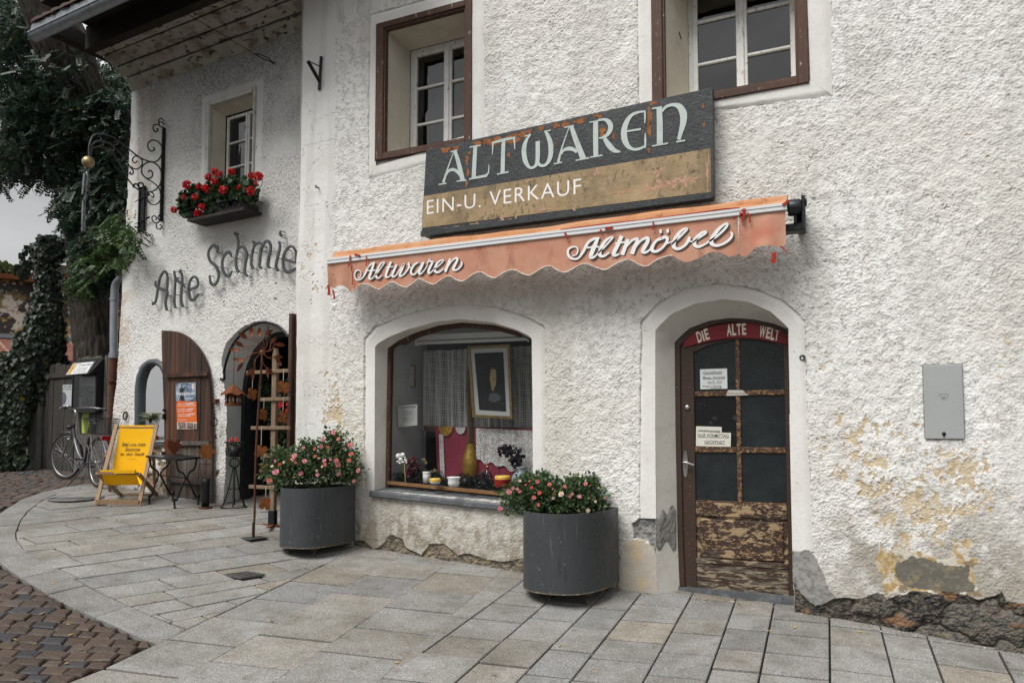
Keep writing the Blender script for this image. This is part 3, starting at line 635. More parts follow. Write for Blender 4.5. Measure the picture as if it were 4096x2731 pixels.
for i, (a, b) in enumerate(((gl0, glm0), (glm1, gl1))):
    for j, (lo, hi) in enumerate(((r1a, None), (r2a, r1b), (bot_v, r2b))):
        P = [(a, lo), (b, lo)]
        if hi is None:
            arc = [q for q in ap if a + .01 < q[0] < b - .01]; iv = lambda u: float(np.interp(u, [q[0] for q in ap], [q[1] for q in ap]))
            P += [(b, iv(b))] + arc[::-1] + [(a, iv(a))]
        else: P += [(b, hi), (a, hi)]
        MB().add([MW.p(u, v, DL - .02) for u, v in P], [tuple(range(len(P)))]).build('pane', pg2 if (i, j) == (0, 1) else pg, door)
# red name board over the door
red = M('red_painted_board', (.18, .012, .020), [(8, 5, .5, .75, (.115, .010, .016))], .45)
bt = [zd(x, y) for x, y in ((318, 283), (380, 252), (450, 231), (520, 218), (590, 215), (660, 220), (720, 230), (788, 250))]
bb = [zd(x, y) for x, y in ((318, 325), (380, 308), (450, 293), (520, 283), (590, 281), (660, 287), (720, 297), (790, 313))]
bd = MB(); bd.prism(MW, [tuple(q) for q in bb] + [tuple(q) for q in bt[::-1]], DL, DL + .012); hb = bd.build('name_board', red, door)
cream = M('cream_lettering', (.68, .64, .52), [(40, 4, .6, .7, (.5, .46, .36))], .6)
LB = MB()
zl = lambda x, y: MW.px(2650 + x * .3317, 1280 + y * .3317, DL + .013)
def tletter(ch, p0, h, wd, ang):
    W, F, _ = text_obj(None, ch, MW, p0[0], p0[1], h, None, None, width=wd, n=DL + .014, bold=.03, a=ang); LB.add(W, F)
spec = [('D', 430, 270, .99), ('i', 492, 250, .35), ('E', 524, 238, .85), ('A', 778, 186, .95), ('L', 842, 182, .8), ('T', 899, 178, .85), ('E', 962, 176, .8), ('W', 1160, 200, 1.2), ('E', 1243, 215, .8), ('L', 1298, 233, .75), ('T', 1343, 240, .85)]
for ch, x, y, wd in spec:
    p0 = zl(x, y); ang = -.33 * (x - 890) / 520 * .9 + .05
    if x > 1100: ang = -.18
    elif x < 600: ang = .22
    else: ang = .03
    tletter(ch, p0, .098, .042 * wd, ang)
LB.build('lettering', cream, hb)
# handle, plate and lock
steel = M('brushed_steel', (.42, .42, .42), [(12, 4, .5, .75, (.25, .25, .25))], .35, .9, rvar=.1)
hd = MB(); hx, hy = zd(327, 845)
hd.prism(MW, [(hx + .022 * math.cos(t), hy + .12 * math.sin(t) * (1 if abs(math.sin(t)) > .2 else .9)) for t in np.linspace(0, 2 * math.pi, 24)[:-1]], DL, DL + .008)
hd.build('handle_plate', steel, door)
h2 = MB(); lv = zd(320, 838); le = MW.px(2450 + 365 * S7, 1100 + 851 * S7, DL + .05)
h2.tube(cr([MW.p(lv[0], lv[1], DL), MW.p(lv[0], lv[1], DL + .045), MW.p(lv[0] + .03, lv[1], DL + .055), MW.p(le[0], le[1], DL + .05)], 5), .0095, 8)
h2.build('door_handle', steel, door)
lk = zd(335, 593); MB().lathe([(.001, .014), (.018, .014), (.022, .008), (.022, 0)], MW.p(*lk, DL), 16, 0, MW.N).build('lock', steel, door)
st = MB().box(MW, du0 - .1, du1 + .25, dv0 - .3, dv0 + .0, DD - .3, DD + .012); st.build('threshold', slate, door)
MB().box(MW, du0 - .2, du1 + .4, -.3, 2.6, DL - .2, DL - .12).build('room', dark_void, door)
# broken masonry of the left jamb, inside the reveal
mort = M('bare_mortar', (.26, .25, .235), [(30, 5, .45, .65, (.15, .145, .135)), (9, 4, .58, .66, (.34, .31, .26)), (7, 3, .66, .70, (.30, .15, .10))], .95, bump=[(40, .8), (120, .5)])
jm = MB(); _f = lambda y, n: MW.px(2450 + (193 if n > -.1 else 284) * S7, 1100 + y * S7, n)
def _jb(s, t):
    n = .004 + (DD + .012) * s; lo, hi = 1215 + 22 * math.sin(s * 9), 1082 - 46 * s + 16 * math.sin(s * 14); a = MW.px(2450 + (193 + 91 * s) * S7, 1100 + (lo + (hi - lo) * t) * S7, n); e = min(s, 1 - s, t, 1 - t) * 8
    return MW.p(a[0] + .004 + min(e, 1) * .022 * (fbm(np.array([s * 9.]), np.array([t * 9.]), 3)[0] - .2), a[1], n)
jm.grid(_jb, 22, 22); jm.build('bare_mortar', mort, house)
# ------------------------------------------------------------------ the old forge next door
forge = thing('old_forge_house', 'older white house set back at the corner, with deep boarded eaves and an arched doorway', 'house', LW.p(-1.8, 0, 0) + np.array([0, 0, .4]))
Z1, Z4 = .574, .3318
fw_fr = pl(LW, [(824, 790), (824, 419), (1026, 342), (1020, 745)])
fw_op = pl(LW, [(842, 780), (841, 433), (1016, 367), (1010, 735)])
niche_o = pl(LW, [(546, 1772), (546, 1560), (553, 1505), (572, 1460), (600, 1439), (628, 1437), (655, 1452), (674, 1485), (680, 1560), (682, 1768)])
niche_i = pl(LW, [(563, 1764), (565, 1565), (570, 1520), (584, 1480), (604, 1460), (626, 1457), (646, 1470), (660, 1500), (664, 1565), (665, 1760)])
gate_o = pl(LW, [(888, 2060), (900, 1900), (905, 1780), (905, 1600), (894, 1500), (886, 1435), (905, 1370), (940, 1330), (980, 1300), (1020, 1284), (1065, 1282), (1105, 1297), (1140, 1328), (1172, 1380), (1195, 1500), (1200, 2100)])
gate_b = pl(LW, zm(780, 1700, Z4, [(535, 1000), (540, 600), (548, 200)]) + zm(800, 1230, Z4, [(500, 1100), (525, 860), (560, 700), (640, 520), (720, 420), (800, 355), (900, 300), (1000, 285), (1100, 320), (1200, 420), (1290, 700), (1300, 1200)]) + [(1235, 2110)], -.34)
f_chips = [(640, 1840, .22, .95), (620, 1900, .3, .9), (860, 1900, .14, 1.0), (860, 1760, .10, .8), (520, 1850, .2, .7), (490, 1950, .25, .9), (690, 1960, .3, .9), (470, 1690, .12, .6), (700, 1790, .15, .8), (490, 640, .25, .55), (510, 850, .25, .6), (870, 1500, .1, .4), (900, 1200, .3, .25), (1100, 1180, .2, .3)]
FM = {}
def f_masks(U, V):
    k = U.shape
    if k in FM: return FM[k]
    a, b = warp(U, V, 14, .010); m = {}
    m['sink'] = pip(fw_fr, U, V) | pip(niche_o, U, V)
    m['gate'] = pip(gate_o, a, b)
    H = V - gz(-5.5 + U, 0 * U + .4); m['H'] = H
    m['smooth'] = np.clip(sstep(.13, .09, np.maximum(np.abs(U - (fw_fr[0][0] + fw_fr[3][0]) / 2) - (fw_fr[3][0] - fw_fr[0][0]) / 2, np.maximum(V - fw_fr[1][1], fw_fr[0][1] - .4 - V))) + sstep(-3.25, -3.36, U) * sstep(3, 3.6, V), 0, 1)
    nn = fbm(U * 13, V * 11, 5, .62); dens = gauss(U, V, LW, f_chips)
    m['chip'] = nn > .84 - .42 * np.clip(dens, 0, 1)
    m['lump'] = lumps(U / .017, V / .015, .64); m['pit'] = lumps(U / .036 + 7, V / .028 + 3, .36)
    FM[k] = m; return m
def f_disp(U, V):
    m = f_masks(U, V); r = 1 - .85 * m['smooth']
    n = r * (.0045 * m['lump'] + .006 * (fbm(U * 32, V * 36, 3, .6) - .5) - .010 * m['pit'] * sstep(.35, .6, fbm(U * 2.3, V * 2.3, 3)) + .010 * (fbm(U * 14, V * 14, 4) - .5)) + .035 * (fbm(U * 1.1, V * 1.1, 3) - .5)
    n = np.where(m['chip'], -.018 + .025 * (fbm(U * 18, V * 18, 4) - .5), n)
    n = n + .06 * sstep(.75, .0, m['H']) * sstep(-1.4, -2.2, U)
    return np.where(m['sink'], -.025, n)
def f_col(U, V):
    m = f_masks(U, V); c = np.zeros(U.shape + (3,)); c[:] = (.735, .73, .71); r = 1 - m['smooth']
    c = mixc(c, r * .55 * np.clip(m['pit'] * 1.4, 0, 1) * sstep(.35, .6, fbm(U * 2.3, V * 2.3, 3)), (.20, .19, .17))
    c = mixc(c, r * .3 * (1 - m['lump']) ** 2, (.42, .41, .385))  # pits and gaps between lumps tinted darker, crevice shade put into the colour
    c = mixc(c, .5 * sstep(.5, .75, fbm(U * 2.2, V * 1.6, 4)), (.58, .565, .53))
    up = sstep(4.4, 5.9, V + (fbm(U * 3, V * 2, 4) - .5) * 1.4)      # upper wall greyed: dirt specks plus painted shade below the eaves
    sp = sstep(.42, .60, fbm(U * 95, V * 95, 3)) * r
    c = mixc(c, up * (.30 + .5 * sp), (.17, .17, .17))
    st = sstep(.52, .7, fbm(U * 9, V * .9, 4)) * sstep(-2.6, -3.1, U) * sstep(3.2, 5, V)
    c = mixc(c, .6 * st, (.36, .32, .25))
    c = mixc(c, .55 * sstep(.55, .68, fbm(U * 8, V * 5, 4)) * sstep(-3.2, -3.4, U), (.50, .40, .29))
    c = mixc(c, .55 * sstep(.6, .0, m['H'] + (fbm(U * 7, V * 7, 3) - .5) * .4), (.36, .33, .28))
    t = fbm(U * 30, V * 30, 4); ch = np.zeros_like(c); ch[:] = (.30, .245, .175); ch = mixc(ch, sstep(.42, .66, t), (.17, .145, .115)); ch = mixc(ch, sstep(.62, .7, fbm(U * 9, V * 9, 3)) * .7, (.33, .17, .10))
    return np.where(m['chip'][..., None], ch, c)
def f_edge(U, V):
    e = np.interp(V, [.4, .73, 1.42, 2.1, 4.2, 6.1], [-3.56, -3.6, -3.63, -3.56, -3.495, -3.418]) + (fbm(V * 5, V * 0 + 8, 3) - .5) * .05
    return np.where(U < -3.3, e + (U + 3.65) * (-3.3 - e) / .35, U)
us = np.arange(-3.65, .06, .0075); vs = np.arange(.1, 6.5, .0075)
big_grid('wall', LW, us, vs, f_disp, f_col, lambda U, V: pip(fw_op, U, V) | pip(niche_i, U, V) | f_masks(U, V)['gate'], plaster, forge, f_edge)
mb = MB()
e0, e1 = -3.56, -3.43
mb.add([LW.p(e0, .2, -.01), LW.p(e0, .2, -5), LW.p(e1, 6.6, -5), LW.p(e1, 6.6, -.01)], [(0, 1, 2, 3)])
mb.build('side_wall', reveal_pl, forge)
# doorway: rounded plaster reveal, blackened door frame, open dark leaf and the dark room behind
Bq = resample(gate_o, 80)
rvm = reveal(LW, Bq, gate_b, -.004, -.34, 80, 8); rvm.build('doorway_reveal', M('doorway_plaster', (.72, .72, .70), [(5, 5, .5, .75, (.56, .55, .53)), (16, 5, .64, .72, (.36, .31, .24))], .9, bump=[(30, .5), (150, .3)]), forge)
gb = resample(gate_b, 80); gin = np.array([q + np.array([.07 if q[0] < -.35 else -.05, -.07 if q[1] > 1.9 else 0]) for q in gb])
blackwood = M('black_painted_wood', (.012, .014, .017), [(9, 5, .5, .75, (.028, .031, .034)), (30, 5, .6, .7, (.05, .045, .04))], .5, bump=[(40, .3)])
g = MB(); V = [LW.p(q[0], q[1], nn) for arr, nn in ((gb, -.34), (gin, -.33), (gin, -.45)) for q in arr]
g.add(V, [(j * 80 + i, j * 80 + i + 1, (j + 1) * 80 + i + 1, (j + 1) * 80 + i) for j in range(2) for i in range(79)])
g.build('door_frame', blackwood, forge)
dl = MB()       # panelled dark leaf folded back inside on the left
pa, pb = LW.px(968, 2030, -.42), LW.px(1018, 2040, -.62)
A0, B0 = LW.p(pa[0], 0, -.42), LW.p(pb[0] + .05, 0, -.70); zz = float(gz(A0[0], A0[1]))
fl_ = Fr(A0, nrm(B0 - A0), (0, 0, 1), np.cross(nrm(B0 - A0), (0, 0, 1))); Lf_ = np.linalg.norm(B0 - A0)
dl.box(fl_, 0, Lf_, zz - .02, zz + 2.0, -.045, 0)
for v0, v1 in ((.08, .12), (.62, .67), (.72, .745)): dl.box(fl_, .02, Lf_ - .02, zz + v0, zz + v1, 0, .014, 0, .004)
for u in (.0, Lf_ - .05): dl.box(fl_, u, u + .05, zz, zz + 2.0, .001, .012)
dl.build('door_leaf', blackwood, forge)
rm = MB(); rm.add([LW.p(u, v, n) for n in (-.46, -3) for u, v in ((-1.6, .1), (.5, .1), (.5, 2.8), (-1.6, 2.8))], [(4, 5, 6, 7), (0, 4, 7, 3), (1, 2, 6, 5), (3, 7, 6, 2), (0, 1, 5, 4)]); rm.build('room', dark_void, forge)
# wrought-iron band round the arch
ar = [LW.p(*LW.px(x, y, .02), .02) for x, y in zm(800, 1230, Z4, [(255, 862), (280, 868), (295, 840), (290, 780), (305, 690), (345, 560), (395, 450), (460, 360), (560, 262), (680, 195), (800, 180), (920, 212), (1000, 275), (1060, 350)])]
ib = MB(); P = cr(ar, 5); ib.tube(P, .016, 6); ib.ball(ar[0], .018); ib.build('arch_band', black_iron, forge)
# upright plank: the right-hand leaf standing open, edge towards the street
p0 = LW.px(1165, 1830, .22); zb = float(gz(*LW.p(p0[0], 0, .2)[:2]))
t0 = LW.px(1152, 1258, .22); bm = MB()
leaf_w = M('brown_stained_plank', (.065, .030, .018), [(6, 5, .45, .7, (.035, .018, .012), (4, 4, .2)), (40, 5, .62, .68, (.16, .09, .06), (3, 3, .3))], .55, bump=[(40, .3, (4, 4, .2))])
uu = LW.px(1150, 1500, .27)[0]
bm.box(LW, uu, uu + .05, zb + .03, t0[1], -.20, .27, 0, .006); bm.box(LW, uu + .05, uu + .075, zb + .03, t0[1] - .03, -.18, .22, 0, .004)
bm.build('door_leaf', leaf_w, forge)
# the arched glazed niche
nf = MB(); a, b = resample(niche_o, 50), resample(niche_i, 50); mid = a * .45 + b * .55
V = [LW.p(q[0], q[1], n) for arr, n in ((a, -.03), (a, .03), (mid, .045), (b, .03), (b, -.05)) for q in arr]
nf.add(V, [(j * 50 + i, j * 50 + i + 1, (j + 1) * 50 + i + 1, (j + 1) * 50 + i) for j in range(4) for i in range(49)], 0, True)
nf.box(LW, a[0][0], a[-1][0], a[0][1] - .035, a[0][1] + .03, -.05, .045, 0, .006)
grey_paint = M('grey_painted_frame', (.055, .066, .075), [(9, 5, .5, .75, (.085, .095, .10)), (40, 4, .62, .7, (.03, .033, .036))], .5, bump=[(30, .2)])
nfo = nf.build('niche_window', grey_paint, forge)
nb = MB()
nb.grid(lambda s, t: (lambda w, h: LW.p(niche_i[0][0] + w * (niche_i[-1][0] - niche_i[0][0]), niche_i[0][1] + h * 1.0, -.05 - .17 * math.sin(math.pi * min(max(w, 0), 1)) ** .6))(s, t), 20, 8)
nb.build('niche_wall', M('grey_lime_wash', (.30, .31, .305), [(6, 5, .45, .7, (.22, .23, .225))], .9, bump=[(22, .8)]), nfo)
pn = MB(); pn.add([LW.p(q[0], q[1], -.02) for q in b], [tuple(range(50))]); pn.build('pane', glass('niche_glass', (.9, .92, .93), 1.35), nfo)
# upstairs window
u0, u1, v0, v1 = rect(fw_op); f0, f1, g0, g1 = rect(fw_fr); f = MB()
for (a, b, c, d) in ((f0, u0, g0, g1), (u1, f1, g0, g1), (u0, u1, v1, g1)): f.box(LW, a, b, c, d, -.03, .02, 0, .006); f.box(LW, a + .012, b - .004, c, d - .006, .015, .032, 0, .004)
frw = M('grey_white_trim', (.50, .49, .46), [(8, 6, .5, .7, (.34, .32, .28)), (30, 5, .63, .68, (.14, .12, .1))], .75, bump=[(40, .4)])
fwo = f.build('window', frw, forge)
D = -.19; s0, vt = LW.px(908, 471, D); mu = LW.px(989, 540, D)[0]; s1 = 2 * mu - s0; vb = LW.px(918, 574, D)[1]; vbm = v0 - .02
C = [(u0, v0), (u0, v1), (u1, v1), (u1, v0)]; E = [(s0 - .02, vbm), (s0 - .02, vt + .02), (s1 + .02, vt + .02), (s1 + .02, vbm)]; rv = MB()
for i in range(4):
    a, b, c, d = C[i], C[(i + 1) % 4], E[(i + 1) % 4], E[i]
    rv.grid(lambda s, t, a=a, b=b, c=c, d=d: LW.p(*(((np.array(a) * (1 - s) + np.array(b) * s) * (1 - t) + (np.array(d) * (1 - s) + np.array(c) * s) * t)), -.03 + (D + .03) * t), 6, 6)
rv.build('reveal', cream_pl, fwo)
sh = MB()
for a, b in ((s0, mu - .004), (mu + .004, s1)):
    sh.box(LW, a, a + .035, vbm, vt, D - .05, D, 0, .005); sh.box(LW, b - .035, b, vbm, vt, D - .05, D, 0, .005); sh.box(LW, a + .035, b - .035, vt - .035, vt, D - .05, D - .003, 0, .004)
    for v in (vb, 2 * vb - vt + .03): sh.box(LW, a + .035, b - .035, v - .012, v + .012, D - .045, D - .006, 0, .004)
sh.build('sash', white_wd, fwo)
for a, b in ((s0 + .035, mu - .039), (mu + .039, s1 - .035)):
    e = rng.normal(0, .003, 4); MB().add([LW.p(a, vbm, D - .03 + e[0]), LW.p(b, vbm, D - .03 + e[1]), LW.p(b, vt - .035, D - .03 + e[2]), LW.p(a, vt - .035, D - .03 + e[3])], [(0, 1, 2, 3)]).build('pane', pane_g, fwo)
rm = MB(); rm.add([LW.p(u, v, n) for n in (D - .06, D - 1.5) for u, v in ((s0 - .1, vbm - .2), (s1 + .1, vbm - .2), (s1 + .1, vt + .1), (s0 - .1, vt + .1))], [(4, 5, 6, 7), (0, 4, 7, 3), (1, 2, 6, 5), (0, 1, 5, 4), (3, 7, 6, 2)]).build('room', dark_void, fwo)
MB().grid(lambda a, b: LW.p(s0 + .03 + a * .22, vbm + b * (vt - vbm), D - .12 + .012 * math.sin(a * 26)), 24, 1).build('curtain', curtain_m, fwo)
# eaves: a cove of painted boards, gutter, tiles
ue = LW.px(530, 370)[0]; PE = LW.p(ue, 0, 0)
prof = []
for x, y in ((530, 370), (505, 312), (465, 270), (412, 226), (350, 196)):
    q = hit(x, y, PE, LW.U) - LW.O; prof.append((float(np.dot(q, LW.N)), float(q[2])))
board_m = M('flaking_eaves_board', (.40, .375, .33), [(5, 6, .5, .62, (.20, .17, .135), (.6, 1, 1)), (17, 6, .57, .60, (.055, .045, .036), (.5, 1, 1)), (3, 4, .5, .7, (.31, .285, .245))], .85, bump=[(30, .4, (.3, 1, 1))])
ev = MB(); UR = .30
for (n0, z0), (n1, z1) in zip(prof, prof[1:]):
    dn, dz = n1 - n0, z1 - z0; l = math.hypot(dn, dz); tn, tz = dn / l, dz / l; g = .012
    aa, bb = (n0 + tn * g, z0 + tz * g), (n1 - tn * g, z1 - tz * g); k = 24
    wob = (fbm(np.linspace(0, 9, k + 1), np.full(k + 1, n0 * 40), 3) - .5) * .02
    V = []
    for i in range(k + 1):
        u = ue - .02 + (UR - ue) * i / k
        V += [LW.p(u, aa[1] - tn * 0 + wob[i], aa[0]), LW.p(u, bb[1] + wob[i], bb[0]), LW.p(u, bb[1] + .03 + wob[i], bb[0] - .01), LW.p(u, aa[1] + .03 + wob[i], aa[0] - .01)]
    ev.add(V, [(i * 4 + j, i * 4 + (j + 1) % 4, (i + 1) * 4 + (j + 1) % 4, (i + 1) * 4 + j) for i in range(k) for j in range(4)] + [(0, 1, 2, 3)])
ev.build('eaves_boards', board_m, forge)
bk = MB(); V = [LW.p(u, z + .045, n - .02) for u in (ue, UR) for n, z in prof]; k = len(prof)
bk.add(V, [(i, i + 1, k + i + 1, k + i) for i in range(k - 1)]); V = [LW.p(ue, z + .02, n) for n, z in prof] + [LW.p(ue, prof[-1][1] + .3, 0)]; bk.add(V, [tuple(range(k + 1))]); bk.build('eaves_backing', dark_void, forge)
old_beam = M('sooty_timber', (.022, .017, .013), [(5, 5, .5, .7, (.045, .033, .024), (3, 3, 3))], .85, bump=[(20, .5)])
no, zo = prof[-1]
ul = LW.px(110, 152, no + .72)[0] + .06
fs = MB(); fs.box(LW, ue - .02, UR, zo - .01, zo + .30, no - .1, no + .02); fs.box(LW, ul, UR, zo + .30, zo + .36, -1.0, no + .62); fs.box(LW, ue - .35, ue - .2, zo + .12, zo + .30, -1.0, no + .4)
fs.build('rafters', old_beam, forge)
gl_ = LW.px(110, 152, no + .72); gr_ = LW.px(440, 2, no + .72)
gt = MB(); zg = (gl_[1] + gr_[1]) / 2; gu = gl_[0]
arc = [(.075 * math.cos(t), .075 * math.sin(t)) for t in np.linspace(math.pi, 2 * math.pi, 12)]
V = [LW.p(u, zg + .07 + q[1], no + .72 - .075 + q[0] * -1 * 1.0) for u in (gu, UR) for q in arc]
gt.add(V, [(i, i + 1, 12 + i + 1, 12 + i) for i in range(11)] + [tuple(range(12))], 0, True)
gt.tube([LW.p(gu, zg + .07, no + .72), LW.p(UR, zg + .07, no + .72)], .012, 8)
gt.build('gutter', zinc, forge)
fl = MB(); n_ = 44
V = []
for i in range(n_ + 1):
    u = gu + (UR - gu) * i / n_; wv = .006 * math.sin(i * 1.9)
    V += [LW.p(u, zg + .075, no + .70 + wv), LW.p(u, zg + .20 - (.012 if i % 3 == 0 else 0), no + .68 + wv)]
fl.add(V, [(2 * i, 2 * i + 2, 2 * i + 3, 2 * i + 1) for i in range(n_)]); fl.build('flashing', M('streaked_zinc', (.12, .13, .14), [(6, 5, .48, .65, (.22, .23, .24), (5, 5, .2)), (30, 4, .66, .72, (.2, .08, .04))], .5, .4, bump=[(20, .2)]), forge)
til = MB(); tile_m = M('old_roof_tile', (.085, .055, .042), [(8, 5, .5, .7, (.05, .04, .035)), (24, 5, .6, .7, (.11, .11, .085))], .9, bump=[(30, .4)])
for r_ in range(8):
    for i in range(26):
        u = gu + .03 + i * .2 + (.1 if r_ % 2 else 0); nn = no + .68 - r_ * .22; zz = zg + .20 + r_ * .15
        P = [LW.p(u + .1 + .095 * math.cos(t), zz + .045 * math.sin(t), nn + .03) for t in np.linspace(0, math.pi, 7)] + [LW.p(u + .1 + .085 * math.cos(t), zz + .17 + .04 * math.sin(t), nn - .24) for t in np.linspace(0, math.pi, 7)]
        til.add(P, [(j, j + 1, 8 + j, 7 + j) for j in range(6)] + [tuple(range(7))])
til.box(Fr(LW.p(0, zg + .18, no + .67), LW.U, nrm(LW.V * .56 - LW.N * .83), nrm(LW.V * .83 + LW.N * .56)), gu, UR + .1, 0, 2.6, -.05, 0); til.build('roof', tile_m, forge)
# downpipe at the far corner
dp = MB(); P = [LW.w(x, y, -.07) for x, y in ((486, 1112), (474, 1122), (462, 1140), (457, 1180), (455, 1300), (455, 1432))]
dp.tube(cr(P, 4), .052, 10); dp.tube([P[3] + np.array([0, 0, -.05]), P[3] + np.array([0, 0, -.08])], .06, 10); dp.tube([P[5] + np.array([0, 0, .07]), P[5]], .066, 10); dp.build('downpipe', zinc, forge)
dp = MB(); q = P[5]; dp.tube([q, q - np.array([0, 0, .32])], .058, 10); dp.tube([q - np.array([0, 0, .30]), q - np.array([0, 0, .34])], .075, 10); dp.tube([q - np.array([0, 0, .3]), np.array([q[0], q[1], float(gz(q[0], q[1])) - .05])], .05, 10); dp.build('rusty_downpipe', rust_pole, forge)
# stay wire from an eye bolt under the eaves
ey = LW.px(1096, 254, .01); ew = MB(); e = LW.p(*ey, .0)
ew.tube([e, e + LW.N * .05], .012, 8); E2 = LW.w(1078, 240, .09); E3 = LW.w(1018, 216, .20); E4 = LW.w(640, -8, .95)
ew.tube([e + LW.N * .04, E2], .010, 6); ew.tube(cr([E2 + np.array([0, 0, .015]), E2 * .5 + E3 * .5 + np.array([0, 0, .02]), E3], 4), .006, 6); ew.tube(cr([E2 - np.array([0, 0, .015]), E2 * .5 + E3 * .5 - np.array([0, 0, .02]), E3], 4), .006, 6)
ew.tube([E3, E4], .004, 5); ew.build('stay_wire', black_iron, label='thin stay wire with a turnbuckle running up from the wall under the eaves', cat='wire')
# ------------------------------------------------------------------ ground, paving, setts
soil_g = M('joint_sand', (.028, .026, .022), [(20, 5, .4, .7, (.015, .014, .013)), (5, 4, .6, .7, (.05, .05, .03))], .95, bump=[(80, .5)])
xs = np.r_[np.linspace(-120, -18, 12), np.linspace(-17, 8, 101), np.linspace(10, 90, 10)]; ys = np.r_[np.linspace(-90, -7, 10), np.linspace(-6, 4, 41), np.linspace(6, 160, 14)]
XX, YY = np.meshgrid(xs, ys); ZZ = gz(XX, YY) - .034
nx = len(xs); mesh_obj('ground', np.stack([XX, YY, ZZ], -1).reshape(-1, 3), [(j * nx + i, j * nx + i + 1, (j + 1) * nx + i + 1, (j + 1) * nx + i) for j in range(len(ys) - 1) for i in range(nx - 1)], soil_g, kind='structure')
def clip(poly, conv):
    """keep the part of poly inside the convex outline conv (counter-clockwise)"""
    out = list(poly)
    for i in range(len(conv)):
        a, b = conv[i], conv[(i + 1) % len(conv)]; ins = lambda p: (b[0] - a[0]) * (p[1] - a[1]) - (b[1] - a[1]) * (p[0] - a[0])
        src, out = out, []
        for j in range(len(src)):
            p, q = src[j - 1], src[j]; ip, iq = ins(p), ins(q)
            if (ip >= 0) != (iq >= 0):
                t = ip / (ip - iq); out.append((p[0] + (q[0] - p[0]) * t, p[1] + (q[1] - p[1]) * t))
            if iq >= 0: out.append(q)
        if len(out) < 3: return []
    return out
def area(P): return .5 * sum(P[i - 1][0] * P[i][1] - P[i][0] * P[i - 1][1] for i in range(len(P)))
def blocks(name, polys, cols, mat, gap=.0062, bev=.004, tilt=.0025, rise=.002, crown=0, depth=.05, **tags):
    V, F, C = [], [], []
    for P, c in zip(polys, cols):
        P = np.array(P if area(P) > 0 else P[::-1]); k = len(P)
        d = np.roll(P, -1, 0) - P; Ln = np.hypot(d[:, 0], d[:, 1]); P = P[Ln > .012]; k = len(P)
        if k < 3: continue
        d = np.roll(P, -1, 0) - P; d /= np.hypot(d[:, 0], d[:, 1])[:, None]; nrm_ = np.stack([-d[:, 1], d[:, 0]], 1)
        a, b = np.roll(nrm_, 1, 0), nrm_; s = a + b; s /= np.maximum((s * s).sum(1) / 2, .35)[:, None]
        if abs(area(P)) < .0012: continue
        tl = rng.normal(0, tilt, 2); rz = rng.normal(0, rise); ce = P.mean(0); base = len(V)
        for ins, dz in ((gap, -depth), (gap, -bev), (gap + bev, 0.0)):
            Q = P + s * ins
            for x, y in Q: V.append((x, y, float(gz(x, y)) + rz + dz + tl[0] * (x - ce[0]) + tl[1] * (y - ce[1]))); C.append(c)
        for r_ in range(2):
            for i in range(k): F.append((base + r_ * k + i, base + r_ * k + (i + 1) % k, base + (r_ + 1) * k + (i + 1) % k, base + (r_ + 1) * k + i))
        if crown:
            x, y = (P + s * (gap + bev)).mean(0); V.append((x, y, float(gz(x, y)) + rz + crown)); C.append(c)
            for i in range(k): F.append((base + 2 * k + i, base + 2 * k + (i + 1) % k, len(V) - 1))
        else: F.append(tuple(base + 2 * k + i for i in range(k)))
    o = mesh_obj(name, V, F, mat, **tags)
    at = o.data.color_attributes.new('Col', 'FLOAT_COLOR', 'POINT'); at.data.foreach_set('color', np.c_[np.array(C), np.ones(len(C))].astype(np.float32).ravel())
    return o
granite = M('granite_slab', (1, 1, 1), [(5, 6, .42, .68, (.74, .73, .70), None, 'MULTIPLY'), (110, 3, .50, .60, (.58, .58, .59), None, 'MULTIPLY'), (80, 3, .54, .62, (1.5, 1.48, 1.45), None, 'MULTIPLY'), (1.3, 4, .45, .7, (.80, .785, .75), None, 'MULTIPLY'), (9, 5, .60, .72, (.72, .70, .66), None, 'MULTIPLY')], .82, attr='Col', bump=[(130, .28), (18, .12)], spec=.25)
def slab_col():
    r = random.random(); k = random.uniform(.93, 1.16)
    b = (.250, .246, .236) if r < .55 else (.252, .240, .220) if r < .84 else (.228, .228, .225) if r < .94 else (.250, .228, .196)
    return tuple(x * k for x in b)
JP = [[(1400, 2209), (756, 2507), (625, 2567), (286, 2731)], [(1595, 2225), (1300, 2386), (1110, 2489), (702, 2718)], [(1785, 2258), (1592, 2386), (1461, 2469), (1089, 2731)],
      [(1993, 2290), (1848, 2421), (1717, 2535), (1496, 2731)], [(2100, 2317), (1955, 2410), (1836, 2505), (1764, 2558)], [(2181, 2412), (2038, 2535), (1848, 2701)], [(2365, 2424), (2276, 2505), (2193, 2594), (2062, 2731)],
      [(2544, 2398), (2458, 2499), (2276, 2731)], [(2765, 2383), (2663, 2556), (2571, 2731)], [(2944, 2390), (2907, 2505), (2860, 2607), (2826, 2731)], [(3097, 2414), (3056, 2600), (3033, 2731)],
      [(3318, 2505), (3320, 2731)], [(3531, 2543), (3579, 2731)], [(3721, 2580), (3776, 2731)], [(4000, 2614), (4061, 2731)]]
J = []
for P in JP:
    Q = np.array([ghit(*p)[:2] for p in P]); a = np.polyfit(Q[:, 1], Q[:, 0], 1); J.append(a)
for e in (.46, .95, 1.4, 1.9, 2.4): J.append(np.array([J[14][0], J[14][1] + e]))
jx = lambda i, y: float(np.polyval(J[i], y))
polys, cols = [], []
anchor = {0: -2.215, 1: -2.329, 2: -1.422}
YT = .30
